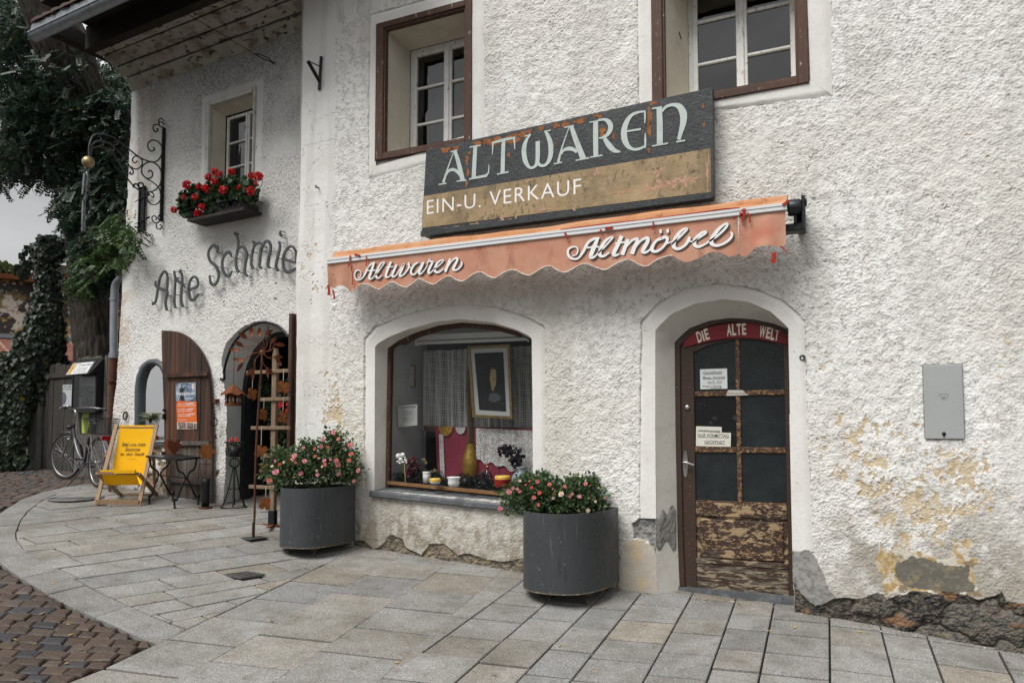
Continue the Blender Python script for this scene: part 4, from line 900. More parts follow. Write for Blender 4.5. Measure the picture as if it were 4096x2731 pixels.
for i in range(len(J) - 1):
    if i == 3: continue
    a, b = i, i + 1
    if i == 4: a = 4
    wd = jx(b, -1) - jx(a, -1); y0 = anchor.get(i, random.uniform(-1.5, -1.0)); ysl = [y0]
    while ysl[-1] > -5.6: ysl.append(ysl[-1] - (random.uniform(.46, .54) if wd > .42 else random.uniform(.34, .50)))
    y = y0
    while y < .45: y += random.uniform(.46, .54) if wd > .42 else random.uniform(.34, .5); ysl.insert(0, y)
    for hi, lo in zip(ysl, ysl[1:]):
        sl = .24
        if i == 4 and lo < -2.35:  # beyond the point of the wedge this course widens to meet its neighbour
            aa = lambda y: jx(3, y)
        else: aa = lambda y: jx(a, y) + .001
        bb = lambda y: jx(b, y) - .001
        W_ = bb(hi) - aa(hi)
        lo, hi = lo + .006, hi - .006; P = [(aa(lo), lo), (bb(lo), lo + sl * W_), (bb(hi), hi + sl * W_), (aa(hi), hi)]
        polys.append(P); cols.append(slab_col())
# wedge of cut pieces between the two directions
y = .25
while y > -2.2:
    lo = y - random.uniform(.3, .5); lo = max(lo, -2.32)
    W1, W0 = jx(4, y) - jx(3, y), jx(4, lo) - jx(3, lo)
    if W1 > .03: polys.append([(jx(3, lo), lo), (jx(4, lo), lo + .2 * W0), (jx(4, y), y + .2 * W1), (jx(3, y), y)]); cols.append(slab_col())
    y = lo
inner = [(-4.23, -2.50), (-4.66, -2.44), (-4.98, -2.40), (-5.42, -2.35), (-5.96, -2.25), (-6.36, -2.16), (-6.78, -2.04), (-7.13, -1.89), (-7.40, -1.73), (-7.88, -1.39), (-8.34, -1.02), (-8.79, -.57), (-9.12, -.14), (-9.26, .22), (-9.30, .55), (-9.28, 1.3)]
outer = [(-4.17, -2.78), (-4.70, -2.70), (-5.18, -2.67), (-5.56, -2.62), (-6.02, -2.52), (-6.45, -2.41), (-6.92, -2.25), (-7.35, -2.05), (-7.73, -1.82), (-8.15, -1.52), (-8.60, -1.12), (-9.05, -.66), (-9.38, -.20), (-9.52, .18), (-9.56, .55), (-9.54, 1.3)]
fan = [(jx(0, 1.3), 1.3)] + [(-9.2, 1.3)] + [p for p in inner[::-1] if p[1] < 1.0 and p[0] < -4.7] + [(jx(0, -2.50), -2.50)]
dA = np.array([math.cos(R(68)), math.sin(R(68))]); dB = np.array([math.cos(R(-9)), math.sin(R(-9))])
hole_c = np.array(ghit(977, 2303)[:2])
man_c = np.array(ghit(307, 1992)[:2])
s_ = -6.0; org = np.array([-7.0, -1.2])
while s_ < 5:
    wd = random.choice([.22, .235, .25, .30, .36, .39]); t_ = -6 + random.random()
    while t_ < 6:
        ln = random.uniform(.42, .95)
        q = lambda s, t: tuple(org + dB * s + dA * t)
        P = clip([q(s_ + .003, t_ + .004), q(s_ + wd - .003, t_ + .004), q(s_ + wd - .003, t_ + ln - .004), q(s_ + .003, t_ + ln - .004)], fan)
        t_ += ln
        if P and abs(area(P)) > .003: polys.append(P); cols.append(slab_col())
    s_ += wd
def inside_any(P, c, r): return np.hypot(*(np.mean(P, 0) - c)) < r
pav = blocks('pavement', polys, cols, granite, kind='structure')
# kerb band of long curved granite pieces
ci, co = resample(np.array(inner), 61), resample(np.array(outer), 61); kp, kc = [], []
i = 0
while i < 60:
    n = random.choice([4, 5, 6]); j = min(i + n, 60)
    kp.append([tuple(co[k]) for k in range(i, j + 1)] + [tuple(ci[k]) for k in range(j, i - 1, -1)]); b = random.uniform(.9, 1.05); kc.append((.240 * b, .237 * b, .229 * b)); i = j
blocks('kerb', kp, kc, granite, gap=.003, kind='structure')
# brown porphyry setts
sett = M('porphyry_sett', (1, 1, 1), [(60, 4, .45, .7, (.62, .60, .6), None, 'MULTIPLY'), (12, 5, .45, .7, (1.25, 1.22, 1.2), None, 'MULTIPLY')], .68, attr='Col', bump=[(50, .45)], spec=.4, rvar=.12)
out_poly = [tuple(p) for p in outer] + [(-9.5, 4), (9, 4), (9, -9), (jx(0, -9), -9), (jx(0, -2.78), -2.78)]
sp, scol = [], []
a = R(33); dX, dY = np.array([math.cos(a), math.sin(a)]), np.array([-math.sin(a), math.cos(a)]); o0 = np.array([-7., -3.])
r_ = -7.0; cand = []
while r_ < 9:
    h = random.uniform(.10, .135); t_ = -9 + random.random() * .1
    while t_ < 7:
        l = random.uniform(.105, .17); cand.append((t_, r_, l, h)); t_ += l
    r_ += h
cc = np.array([o0 + dX * (t + l / 2) + dY * (r2 + h / 2 + .10 * math.sin(t * 1.3)) for t, r2, l, h in cand])
near = ~pip(out_poly, cc[:, 0], cc[:, 1]) & (cc[:, 0] > -14.5) & (cc[:, 1] < 2.4) & (cc[:, 1] > -5.2) & (cc[:, 0] < -3.4)
ocurve = resample(np.array(outer), 160)
for k in np.nonzero(near)[0]:
    t, r2, l, h = cand[k]; wv = lambda tt: .10 * math.sin(tt * 1.3)
    jt = lambda: random.uniform(-.008, .008)
    P = [o0 + dX * (tt + jt()) + dY * (rr + wv(tt) + jt()) for tt, rr in ((t, r2), (t + l, r2), (t + l, r2 + h), (t, r2 + h))]
    # cut setts back at the kerb
    bad = pip(out_poly, np.array([q[0] for q in P]), np.array([q[1] for q in P]))
    if bad.any():
        for m in np.nonzero(bad)[0]:
            if P[m][1] < -2.6 and P[m][0] > -5: P[m] = np.array([jx(0, P[m][1]) - .01, P[m][1]]) if P[m][0] > jx(0, P[m][1]) - .25 and P[m][1] < -2.78 else ocurve[np.argmin(np.hypot(*(ocurve - P[m]).T))]
            else: P[m] = ocurve[np.argmin(np.hypot(*(ocurve - P[m]).T))]
    P = [tuple(q) for q in P]
    if area(P) < .004: continue
    sp.append(P); g = random.random(); b = random.uniform(.75, 1.2)
    c = (.066, .046, .034) if g < .6 else (.078, .060, .048) if g < .8 else (.042, .041, .044)
    scol.append(tuple(x * b for x in c))
blocks('cobbled_road', sp, scol, sett, gap=.004, bev=.009, tilt=.02, rise=.003, crown=.003, depth=.05, kind='structure')
# small drain grate set in the paving, and the round manhole frame
gr = MB(); GS = .62; gfr = Fr(on_ground(*hole_c, .003), dA * 1.0 if False else np.r_[dB, 0], np.r_[dA, 0], (0, 0, 1))
for i in range(5): gr.box(gfr, -.095 + i * .042, -.077 + i * .042, -.09, .09, .002, .014)
gr.box(gfr, -.125, .125, -.106, -.09, 0, .016); gr.box(gfr, -.125, .125, .09, .106, 0, .016); gr.box(gfr, -.125, -.112, -.09, .09, 0, .016); gr.box(gfr, .112, .125, -.09, .09, 0, .016); gr.box(gfr, -.112, .112, -.09, .09, -.004, .001, 1)
for q in (-.04, .04): gr.box(gfr, -.112, .112, q - .006, q + .006, .003, .013)
gr.build('drain_grate', [M('drain_iron', (.13, .13, .125), [(30, 5, .45, .7, (.08, .075, .068))], .55, .4, bump=[(60, .3)]), dark_void], label='small square iron drain grate sunk in the paving', cat='drain grate')
mh = MB(); mz = on_ground(*man_c, .004); mh.lathe([(.001, .004), (.24, .004), (.245, .0), (.26, .0), (.262, .006), (.30, .006), (.31, -.01)], mz, 36)
mh.build('manhole_cover', M('manhole_iron', (.115, .115, .115), [(25, 5, .45, .7, (.07, .07, .07)), (5, 4, .5, .7, (.17, .165, .155))], .6, .4, bump=[(45, .6)]), label='round worn manhole cover in the paving beside the yellow deck chair', cat='manhole cover')
# fallen leaves
lm = [M('yellow_leaf', (.50, .32, .05), [(40, 3, .5, .7, (.36, .19, .04))], .7), M('brown_leaf', (.22, .12, .045), [(40, 3, .5, .7, (.12, .065, .03))], .8)]
lpt = [(1085, 2485), (905, 2252), (617, 2405), (255, 2480), (272, 2498), (283, 2540), (243, 2502), (140, 2577), (268, 2655), (190, 2430), (170, 2455), (210, 2335), (1770, 2532), (1587, 2652), (2570, 2416), (2955, 2415), (3440, 2528), (3650, 2563), (4030, 2650), (2513, 2690), (1760, 2249), (1925, 2285), (1558, 2213), (2580, 2500), (2690, 2435), (2035, 2300), (1025, 2350), (1975, 2700), (2380, 2690), (3075, 2525), (2960, 2450), (3180, 2510), (60, 2560), (330, 2600), (1390, 2190), (2240, 2585)]
lv = bpy.data.meshes.new('fallen_leaf'); sh_ = [(0, -1), (.35, -.4), (.42, .1), (.2, .7), (0, 1), (-.2, .7), (-.42, .1), (-.35, -.4)]
lv.from_pydata([(x * .016, y * .024, .004 + .006 * x * x + .003 * y) for x, y in sh_], [], [(0, 1, 2, 3, 4), (0, 4, 5, 6, 7)]); lv.materials.append(lm[0])
lv2 = lv.copy(); lv2.materials.clear(); lv2.materials.append(lm[1])
for i, q in enumerate(lpt):
    o = bpy.data.objects.new('fallen_leaf', lv if i % 3 else lv2); col.objects.link(o); o.location = ghit(*q) + np.array([0, 0, .004]); o.rotation_euler = (random.uniform(-.2, .2), random.uniform(-.2, .2), random.uniform(0, 6.28)); k = random.uniform(.6, 1.15); o.scale = (k, k, k)
    o['label'] = 'small dry fallen leaf lying on the stone ground'; o['category'] = 'leaf'; o['group'] = 'fallen leaves on the paving'

# crumbs of plaster and grit along the foot of the walls: uncountable
V, F = [], []
for _ in range(1500):
    if random.random() < .7: x = random.uniform(-5.2, 1.6); y = -.015 - abs(random.gauss(0, .05))
    else: u = random.uniform(-3.4, -1.2); p_ = LW.p(u, 0, .03 + abs(random.gauss(0, .06))); x, y = p_[0], p_[1]
    if -1.45 < x < -.35: y += .1
    r = random.uniform(.002, .008) * (1.6 if random.random() < .06 else 1); z = float(gz(x, y)) + .002; k = len(V); a = random.random() * 6.28
    V += [(x + r * math.cos(a + t), y + r * math.sin(a + t), z) for t in (0, 2.1, 4.2)] + [(x, y, z + r * random.uniform(.5, 1.1))]; F += [(k, k + 1, k + 3), (k + 1, k + 2, k + 3), (k + 2, k, k + 3)]
mesh_obj('plaster_crumbs', V, F, M('plaster_crumb', (.40, .36, .30), [(14, 4, .45, .6, (.16, .13, .10)), (9, 3, .58, .65, (.55, .50, .42))], .95), kind='stuff')
# ------------------------------------------------------------------ shop sign
def blob(fr, u, v, ru, rv, n, k=16, rough=.45):
    ph = rng.random(4) * 6.28; P = []
    for i in range(k):
        t = 2 * math.pi * i / k; r = 1 + rough * (.5 * math.sin(3 * t + ph[0]) + .4 * math.sin(5 * t + ph[1]) + .35 * math.sin(8 * t + ph[2]))
        P.append(fr.p(u + ru * r * math.cos(t), v + rv * r * math.sin(t), n))
    return P
NS = .14
sg = thing('shop_sign', 'long weathered black and ochre shop sign board under the upper windows', 'sign', MW.p(-2.3, 3.28, 0))
tl, tr, br_, bl_ = [MW.px(*q, NS) for q in ((1705, 600), (2843, 352), (2848, 788), (1686, 942))]
sign_blk = M('flaking_black_sign_paint', (.020, .024, .027), [(6, 6, .45, .7, (.036, .041, .045)), (26, 6, .60, .66, (.012, .012, .012)), (14, 6, .685, .70, (.20, .085, .03)), (70, 4, .68, .7, (.12, .12, .12))], .5, bump=[(40, .45), (160, .2)], rvar=.12)
sign_tan = M('stained_ochre_sign_paint', (.325, .235, .125), [(2.2, 6, .46, .60, (.18, .13, .068)), (7, 6, .56, .64, (.075, .062, .042)), (26, 6, .56, .62, (.16, .115, .06), (1, 1, .5)), (15, 6, .655, .67, (.46, .28, .19)), (50, 5, .62, .7, (.13, .09, .05)), (2, 4, .5, .7, (.38, .28, .15))], .6, bump=[(40, .35)])
bd = MB(); bd.prism(MW, [bl_, br_, tr, tl], .015, NS); bd.build('board', sign_blk, sg)
rs = MB()
for x, y, rx, ry in ((1785, 582, 26, 10), (1820, 578, 16, 12), (1912, 556, 20, 10), (1945, 548, 22, 10), (1990, 542, 34, 16), (2045, 532, 36, 18), (2090, 520, 18, 12), (2118, 522, 10, 9), (2165, 510, 14, 8), (2225, 495, 14, 9), (2262, 488, 16, 10), (2318, 478, 22, 10), (1880, 612, 8, 6), (1868, 640, 7, 20), (1872, 690, 6, 16), (1866, 735, 5, 14), (2035, 620, 7, 8), (2410, 528, 11, 18), (2386, 458, 12, 6), (2400, 466, 6, 10), (2598, 430, 8, 32), (2615, 412, 16, 6), (2598, 520, 7, 24), (2596, 600, 5, 10), (2455, 545, 5, 12), (2812, 425, 4, 9), (2816, 500, 4, 8), (2215, 582, 4, 8)):
    u, v = MW.px(x, y, NS); s = 1 / 430; tpv = tl[1] + (tr[1] - tl[1]) * (u - tl[0]) / (tr[0] - tl[0]); v = min(v, tpv - ry * s * 1.9)
    rs.add(blob(MW, u, v, rx * s * 1.1, ry * s * 1.1, NS + .002), [tuple(range(16))])
rs.build('rust_stain', M('bare_rusty_metal', (.30, .115, .035), [(25, 5, .45, .65, (.17, .055, .02)), (60, 4, .6, .7, (.42, .2, .08))], .85, bump=[(60, .4)]), sg)
a, b, c, d = [MW.px(*q, NS) for q in ((1697, 785), (2842, 594), (2846, 768), (1689, 912))]
tn = MB(); tn.prism(MW, [d, c, b, a], NS, NS + .0025); tn.build('ochre_panel', sign_tan, sg)
for nm_, mt_, L_ in (('stain', M('peeled_pink_undercoat', (.46, .27, .185), [(30, 5, .5, .6, (.34, .22, .11))], .7), ((2015, 885, 22, 10), (2062, 878, 8, 14), (1900, 898, 16, 6), (2300, 838, 5, 22), (2330, 850, 20, 7), (2595, 755, 24, 12), (2640, 740, 16, 16), (2690, 733, 22, 12), (2735, 722, 18, 15), (2770, 722, 14, 9), (2632, 690, 14, 12), (2388, 690, 10, 12), (2830, 690, 5, 50), (2480, 770, 40, 5), (1800, 915, 50, 5), (2180, 838, 40, 5))), ('stain', M('dark_damp_stain', (.085, .066, .04), [(14, 5, .45, .6, (.22, .16, .085))], .7), ((2022, 845, 6, 26), (2510, 690, 28, 22), (2560, 715, 18, 16), (2600, 650, 18, 10), (1780, 880, 30, 10), (2200, 800, 20, 8), (2775, 668, 14, 20))))[:1]:
    for x, y, rx, ry in L_:
        u, v = MW.px(x, y, NS); q_ = MB(); q_.add(blob(MW, u, v, rx / 430, ry / 430, NS + .0032 + random.random() * .0004, 40, .95), [tuple(range(40))]); q_.build(nm_, mt_, sg)
e = MB(); e.bar(MW.p(bl_[0], bl_[1] + .012, NS + .004), MW.p(br_[0], br_[1] + .012, NS + .004), .028, .05, (0, 0, 1)); e.bar(MW.p(br_[0] + .006, br_[1], NS - .03), MW.p(tr[0] + .006, tr[1], NS - .03), .02, .09, MW.N); e.build('edge_strip', sign_blk, sg)
sl_ = MB()
pale = M('pale_green_letter_paint', (.46, .53, .50), [(9, 5, .5, .75, (.36, .43, .41)), (40, 6, .66, .69, (.10, .10, .09)), (22, 5, .68, .7, (.26, .12, .05))], .55)
def SZ(ox, oy, s, n, fr=MW): return lambda pts: [(*fr.px(ox + x * s, oy + y * s, n), w_ * s / 432) for x, y, w_ in pts]
ZA = SZ(1700, 440, .4464, NS); ZB = SZ(2200, 340, .4464, NS)
A_ = [[(265, 365, 8), (235, 440, 11), (200, 540, 16), (165, 652, 28)], [(125, 669, 12), (192, 658, 14)], [(268, 364, 30), (300, 470, 42), (340, 636, 46)], [(285, 640, 12), (372, 630, 14)], [(230, 378, 12), (290, 362, 14)], [(190, 590, 14), (212, 550, 26), (250, 536, 30), (285, 550, 30), (312, 585, 22)],
      [(452, 325, 40), (445, 460, 42), (438, 606, 44)], [(402, 335, 14), (500, 320, 14)], [(395, 622, 14), (470, 606, 22), (555, 590, 26)], [(545, 594, 26), (570, 560, 14), (575, 490, 7)],
      [(705, 275, 38), (700, 430, 40), (697, 568, 42)], [(648, 578, 12), (752, 557, 14)], [(600, 300, 16), (700, 272, 28), (810, 250, 18)], [(610, 295, 16), (608, 350, 12), (605, 402, 6)], [(798, 256, 18), (804, 300, 13), (806, 357, 8)],
      [(948, 225, 12), (915, 265, 28), (892, 330, 44), (890, 400, 46), (905, 470, 42), (940, 518, 24), (975, 515, 26), (1003, 485, 36), (1012, 420, 42), (1012, 350, 42), (1012, 282, 42)], [(898, 238, 12), (952, 222, 12)], [(1010, 470, 30), (1038, 500, 26), (1080, 495, 28), (1115, 450, 40), (1130, 380, 46), (1125, 300, 44), (1105, 240, 36), (1083, 196, 22)], [(1070, 197, 13), (1130, 184, 11)]]
B_ = [[(175, 372, 8), (140, 470, 11), (100, 590, 16), (75, 692, 26)], [(35, 709, 12), (110, 694, 13)], [(190, 370, 34), (235, 500, 46), (300, 664, 52)], [(230, 678, 12), (352, 655, 14)], [(128, 384, 12), (214, 366, 14)], [(100, 625, 14), (125, 587, 26), (170, 572, 36), (215, 582, 32), (242, 605, 26)],
      [(410, 330, 44), (410, 480, 46), (412, 642, 44)], [(355, 338, 13), (440, 322, 13)], [(360, 651, 13), (472, 632, 13)], [(430, 320, 18), (490, 312, 24), (530, 337, 40), (545, 385, 44), (520, 442, 36), (470, 474, 20), (440, 478, 12)], [(488, 480, 30), (530, 542, 46), (575, 588, 38), (632, 602, 12)],
      [(852, 240, 16), (800, 246, 20), (735, 272, 30), (690, 330, 44), (665, 410, 52), (670, 490, 52), (700, 550, 38), (745, 578, 24), (800, 575, 24), (855, 550, 16)], [(850, 230, 12), (852, 290, 15), (850, 347, 8)], [(855, 568, 12), (855, 500, 18), (855, 433, 8)], [(690, 418, 16), (816, 398, 18)],
      [(980, 210, 46), (985, 370, 50), (985, 532, 50)], [(917, 216, 13), (1005, 200, 15)], [(916, 551, 13), (1057, 526, 13)], [(1003, 240, 22), (1040, 200, 26), (1100, 181, 28), (1160, 197, 46), (1195, 260, 58), (1195, 340, 52), (1175, 420, 38), (1155, 494, 30)], [(1134, 513, 15), (1212, 500, 13)]]
for j, st_ in enumerate(A_): sl_.stroke(MW, ZA(st_), NS + .0001 * j, NS + .003 + .00017 * (j % 20))
for j, st_ in enumerate(B_): sl_.stroke(MW, ZB(st_), NS + .0001 * j, NS + .003 + .00017 * (j % 20))
sl_.build('lettering', pale, sg)
white_p = M('white_letter_paint', (.80, .80, .78), [(30, 5, .6, .7, (.66, .64, .6))], .6)
l2 = MB(); b0, b1 = MW.px(1708, 858, NS), MW.px(2325, 775, NS); ang = math.atan2(b1[1] - b0[1], b1[0] - b0[0])
W, F, _ = text_obj(None, 'EIN-U. VERKAUF', MW, b0[0], b0[1], .148, None, None, width=math.hypot(b1[0] - b0[0], b1[1] - b0[1]), n=NS + .004, a=ang, space=1.12, bold=-.004); l2.add(W, F); l2.build('lettering', white_p, sg)

# ------------------------------------------------------------------ awning
NA = .36
aw = thing('awning', 'faded orange rolled shop awning with scalloped torn valance and white script lettering', 'awning', MW.p(-2.5, 3.1, 0))
fab = M('faded_orange_canvas', (.53, .265, .185), [(3, 5, .4, .7, (.57, .345, .25)), (9, 5, .55, .75, (.50, .20, .13)), (80, 3, .5, .7, (.54, .26, .165)), (2, 3, .55, .75, (.50, .18, .12)), (6, 6, .56, .70, (.36, .16, .11), (1, 1, .5)), (22, 5, .64, .72, (.30, .12, .08))], .9, bump=[(9, .35), (200, .2)], spec=.1, trans=.08)
fab2 = M('sun_bleached_orange_canvas', (.45, .215, .105), [(4, 5, .45, .7, (.50, .28, .16)), (12, 5, .55, .70, (.32, .12, .055))], .9, bump=[(12, .4, (.3, 1, 1))], spec=.1)
redrag = M('bright_red_rag', (.33, .025, .012), [(20, 4, .5, .7, (.22, .015, .01))], .9)
alu = M('white_aluminium', (.70, .71, .72), [(20, 5, .55, .75, (.56, .57, .58), (.3, 1, 3))], .35, .15)
bu0, bu1 = MW.px(1312, 1042, NA)[0], MW.px(3148, 825, NA)[0]; bz = MW.px(2230, 930, NA)[1]
bz0, bz1 = MW.px(1312, 1046, NA)[1], MW.px(3148, 826, NA)[1]; bv = lambda u: bz0 + (bz1 - bz0) * (u - bu0) / (bu1 - bu0)
br2 = MB()
for n0, n1, z0, z1 in ((NA - .05, NA + .012, -.030, .030), (NA + .012, NA + .020, .006, .026), (NA + .012, NA + .017, -.026, -.004)):
    br2.add([MW.p(u, bv(u) + z, n) for n in (n0, n1) for u, z in ((bu0, z0), (bu1, z0), (bu1, z1), (bu0, z1))], [(0, 3, 2, 1), (4, 5, 6, 7), (0, 1, 5, 4), (1, 2, 6, 5), (2, 3, 7, 6), (3, 0, 4, 7)])
br2.build('front_bar', alu, aw)
rl = MB()
def roll(s, t):
    u = bu0 + .03 + (bu1 - bu0 - .03) * s; a = 2 * math.pi * t; r = .070 + .005 * math.sin(u * 3.1) + .004 * math.sin(u * 9 + 4 * t)
    sag = -.012 * math.sin(math.pi * s)
    return MW.p(u, bv(u) + .062 + sag + r * math.sin(a), NA - .125 + r * math.cos(a))
rl.grid(roll, 90, 18); rl.build('rolled_canvas', fab2, aw)
fl = MB(); fl.grid(lambda s, t: MW.p(bu0 + .02 + (bu1 - bu0 - .02) * s, bv(bu0 + (bu1 - bu0) * s) + .030 + .095 * t * (1 - .25 * math.sin(s * math.pi)) + .004 * math.sin(s * 70) * t, NA - .01 - .11 * t + .004 * math.sin(s * 37)), 120, 3); fl.build('front_fold', fab2, aw)
def edge_px(L): return [(MW.px(x, y, NA)) for x, y in L]
z6n = lambda P: [(1250 + x * .4464, 780 + y * .4464) for x, y in P]; z7n = lambda P: [(2200 + x * .4677, 760 + y * .4677) for x, y in P]
pieces = [(z6n([(128, 800), (170, 830), (215, 815), (275, 812), (335, 868)]), -.012),
          (z6n([(340, 820), (385, 852), (430, 806), (500, 802), (560, 835), (600, 845), (650, 815), (720, 780), (790, 815), (850, 828), (900, 790), (960, 752), (1030, 785), (1090, 800), (1150, 765), (1230, 728), (1300, 765), (1360, 770), (1440, 710), (1510, 692), (1590, 735), (1650, 742), (1730, 690), (1810, 672), (1890, 710), (1950, 718), (2050, 660), (2130, 636)]) + z7n([(70, 690), (140, 706), (240, 650), (310, 632), (400, 665), (480, 682), (580, 625), (680, 598), (750, 635), (830, 652), (930, 590), (1040, 562), (1110, 600), (1180, 616), (1290, 575), (1380, 532), (1470, 538), (1530, 570), (1612, 548)]), 0.0),
          (z7n([(1622, 555), (1650, 575), (1690, 560), (1750, 500), (1800, 486), (1880, 480), (1930, 490), (1985, 470), (2018, 466)]), .014)]
trim_pts = []
for L_, dn in pieces:
    E_ = np.array(edge_px(L_)); E_ = E_[np.argsort(E_[:, 0])]; m = MB(); ua, ub = E_[0, 0], E_[-1, 0]; nu = max(14, int((ub - ua) / .018)); nv = 14
    sm = np.array(cr(E_, 5)); sm = sm[np.argsort(sm[:, 0])]
    def val(s, t):
        u = ua + (ub - ua) * s; top = bv(u) - .028; bot = float(np.interp(u, sm[:, 0], sm[:, 1])); v = top + (bot - top) * t
        wr = .005 * t * math.sin(u * 11 + dn * 90) + .0025 * math.sin(u * 31 + v * 9) * t + .006 * (fbm(np.array([u * 9]), np.array([v * 14]), 3)[0] - .5)
        if dn: wr += .02 * t * math.sin(u * 26 + 1)
        return MW.p(u, v, NA + dn * t + wr)
    m.grid(val, nu, nv); m.build('valance', fab, aw)
    if dn == 0: trim_pts = [val(s, 1.0) for s in np.linspace(.03, .86, 260)]
MB().tube([p + MW.N * .003 for p in trim_pts], .0065, 5).build('scallop_trim', M('frayed_white_trim', (.58, .55, .5), [(60, 4, .5, .65, (.30, .12, .08))], .9), aw)
for x, y, dx, dy, w_ in ((1400, 1022, -8, 44, 8), (1418, 1018, 20, 6, 10), (1463, 1022, 0, 40, 5), (1405, 1060, 2, 80, 5), (2258, 930, 12, 26, 8), (2420, 916, 30, -6, 12), (2400, 918, 2, 12, 8), (2612, 888, -2, 30, 7), (2960, 850, 10, 36, 8), (2975, 835, -6, 30, 14), (2990, 850, 10, 40, 6), (3095, 1010, -4, 40, 16), (3120, 985, 26, 22, 5), (1312, 1140, 2, 40, 16), (1330, 1160, 6, 36, 10), (2935, 868, 0, 8, 8), (3130, 820, 22, -18, 10)):
    p, q = MW.px(x, y, NA + .03), MW.px(x + dx, y + dy, NA + .034); s = 1 / 440
    MB().stroke(MW, [(p[0], p[1], w_ * s), ((p[0] + q[0]) / 2 + .006, (p[1] + q[1]) / 2, w_ * s * .8), (q[0], q[1], w_ * s * 1.1)], NA + .026, NA + .029).build('red_rag', redrag, aw)
P = [MW.px(x, y, NA) for x, y in ((2245, 928), (2330, 918), (2420, 908), (2520, 897), (2640, 880), (2760, 866), (2900, 848), (2960, 842))]
MB().tube([MW.p(u, bv(u) + .032 + .004 * math.sin(u * 30), NA + .014) for u, v in P], .007, 5).build('red_edging', redrag, aw)
wl = M('white_script_paint', (.80, .80, .79), [(20, 4, .55, .75, (.70, .69, .67))], .7); dk = M('dark_grey_script_shadow', (.045, .042, .046), [(40, 4, .5, .7, (.07, .06, .06))], .8)
C_ = [[(108, 275, 9), (130, 270, 15), (145, 235, 13), (140, 205, 13), (118, 190, 15), (90, 200, 22), (75, 235, 24), (82, 277, 24), (110, 296, 20), (150, 280, 20), (185, 235, 28), (220, 160, 28), (260, 120, 26), (298, 108, 16)], [(285, 112, 26), (268, 160, 38), (245, 230, 40), (232, 270, 36), (250, 285, 24), (278, 265, 14)], [(208, 195, 16), (300, 190, 16)],
      [(278, 262, 16), (320, 220, 17), (370, 150, 16), (395, 110, 20), (380, 105, 17), (350, 130, 26), (315, 200, 36), (305, 250, 34), (330, 275, 24), (370, 245, 14)], [(468, 98, 36), (440, 160, 38), (415, 230, 38), (415, 262, 30), (440, 262, 20), (478, 235, 13)], [(413, 160, 14), (490, 152, 15)],
      [(528, 130, 36), (505, 180, 36), (480, 240, 36), (495, 260, 26), (530, 235, 18), (570, 170, 18), (605, 125, 30), (585, 180, 36), (560, 240, 34), (580, 252, 24), (620, 220, 20), (660, 160, 24), (657, 122, 32), (655, 108, 28)], [(660, 150, 14), (680, 162, 12), (705, 150, 10)],
      [(762, 105, 20), (720, 130, 28), (685, 185, 32), (685, 225, 30), (720, 235, 22), (765, 180, 16), (810, 105, 24)], [(818, 103, 32), (787, 170, 38), (767, 215, 34), (785, 230, 24), (825, 190, 16), (862, 130, 13)],
      [(855, 125, 14), (883, 72, 26), (890, 95, 24), (916, 100, 28), (890, 150, 38), (870, 200, 36), (880, 222, 26), (925, 190, 14)], [(918, 190, 15), (970, 150, 17), (1010, 115, 17), (1030, 85, 20), (1010, 82, 18), (970, 110, 28), (940, 165, 36), (945, 205, 32), (985, 210, 24), (1032, 175, 15)],
      [(1104, 66, 34), (1080, 130, 38), (1050, 208, 40)], [(1072, 165, 17), (1120, 92, 20), (1165, 60, 26), (1182, 75, 34), (1157, 130, 38), (1137, 175, 36), (1160, 190, 26), (1200, 170, 22), (1228, 130, 24), (1225, 96, 18)]]
D_ = [[(75, 275, 8), (105, 265, 13), (118, 235, 13), (110, 212, 13), (85, 205, 15), (50, 220, 20), (40, 250, 22), (55, 285, 22), (90, 300, 18), (125, 290, 18), (160, 240, 26), (195, 175, 26), (240, 145, 24), (284, 138, 14)], [(270, 142, 26), (250, 190, 38), (225, 250, 40), (215, 285, 30), (240, 285, 20), (268, 260, 13)], [(188, 212, 16), (280, 205, 15)],
      [(262, 262, 15), (310, 220, 15), (365, 160, 16), (385, 135, 18), (370, 132, 16), (330, 160, 26), (295, 215, 34), (285, 265, 32), (315, 278, 22), (360, 250, 13)], [(455, 122, 36), (425, 190, 36), (395, 250, 36), (400, 272, 26), (435, 262, 15)], [(403, 180, 14), (492, 168, 15)],
      [(502, 148, 32), (480, 210, 34), (458, 268, 36)], [(478, 220, 15), (530, 160, 20), (565, 145, 26), (575, 160, 32), (550, 215, 36), (533, 262, 36)], [(552, 220, 15), (600, 160, 20), (645, 138, 26), (657, 155, 32), (632, 205, 36), (614, 240, 30), (640, 248, 22), (690, 215, 13)],
      [(762, 140, 28), (720, 160, 22), (690, 205, 30), (690, 235, 28), (725, 240, 22), (775, 205, 20), (806, 150, 26), (785, 130, 28), (760, 145, 22)], [(745, 89, 34), (762, 85, 34)], [(799, 86, 34), (817, 82, 34)], [(790, 185, 13), (842, 165, 12)],
      [(835, 190, 15), (890, 140, 18), (940, 90, 20), (957, 68, 18), (935, 68, 18), (895, 100, 28), (860, 160, 36), (855, 205, 32), (890, 222, 24), (940, 195, 22), (970, 150, 28), (975, 128, 16)], [(958, 157, 13), (1000, 167, 11), (1025, 150, 11)],
      [(998, 175, 13), (1060, 130, 16), (1100, 100, 20), (1095, 88, 16), (1060, 105, 24), (1020, 150, 32), (1015, 190, 30), (1050, 205, 22), (1115, 175, 13)], [(1108, 175, 15), (1180, 130, 18), (1245, 70, 20), (1267, 33, 20), (1245, 33, 18), (1195, 75, 28), (1150, 140, 36), (1145, 180, 32), (1185, 197, 22), (1240, 180, 20), (1287, 145, 22), (1303, 110, 19), (1290, 92, 10)]]
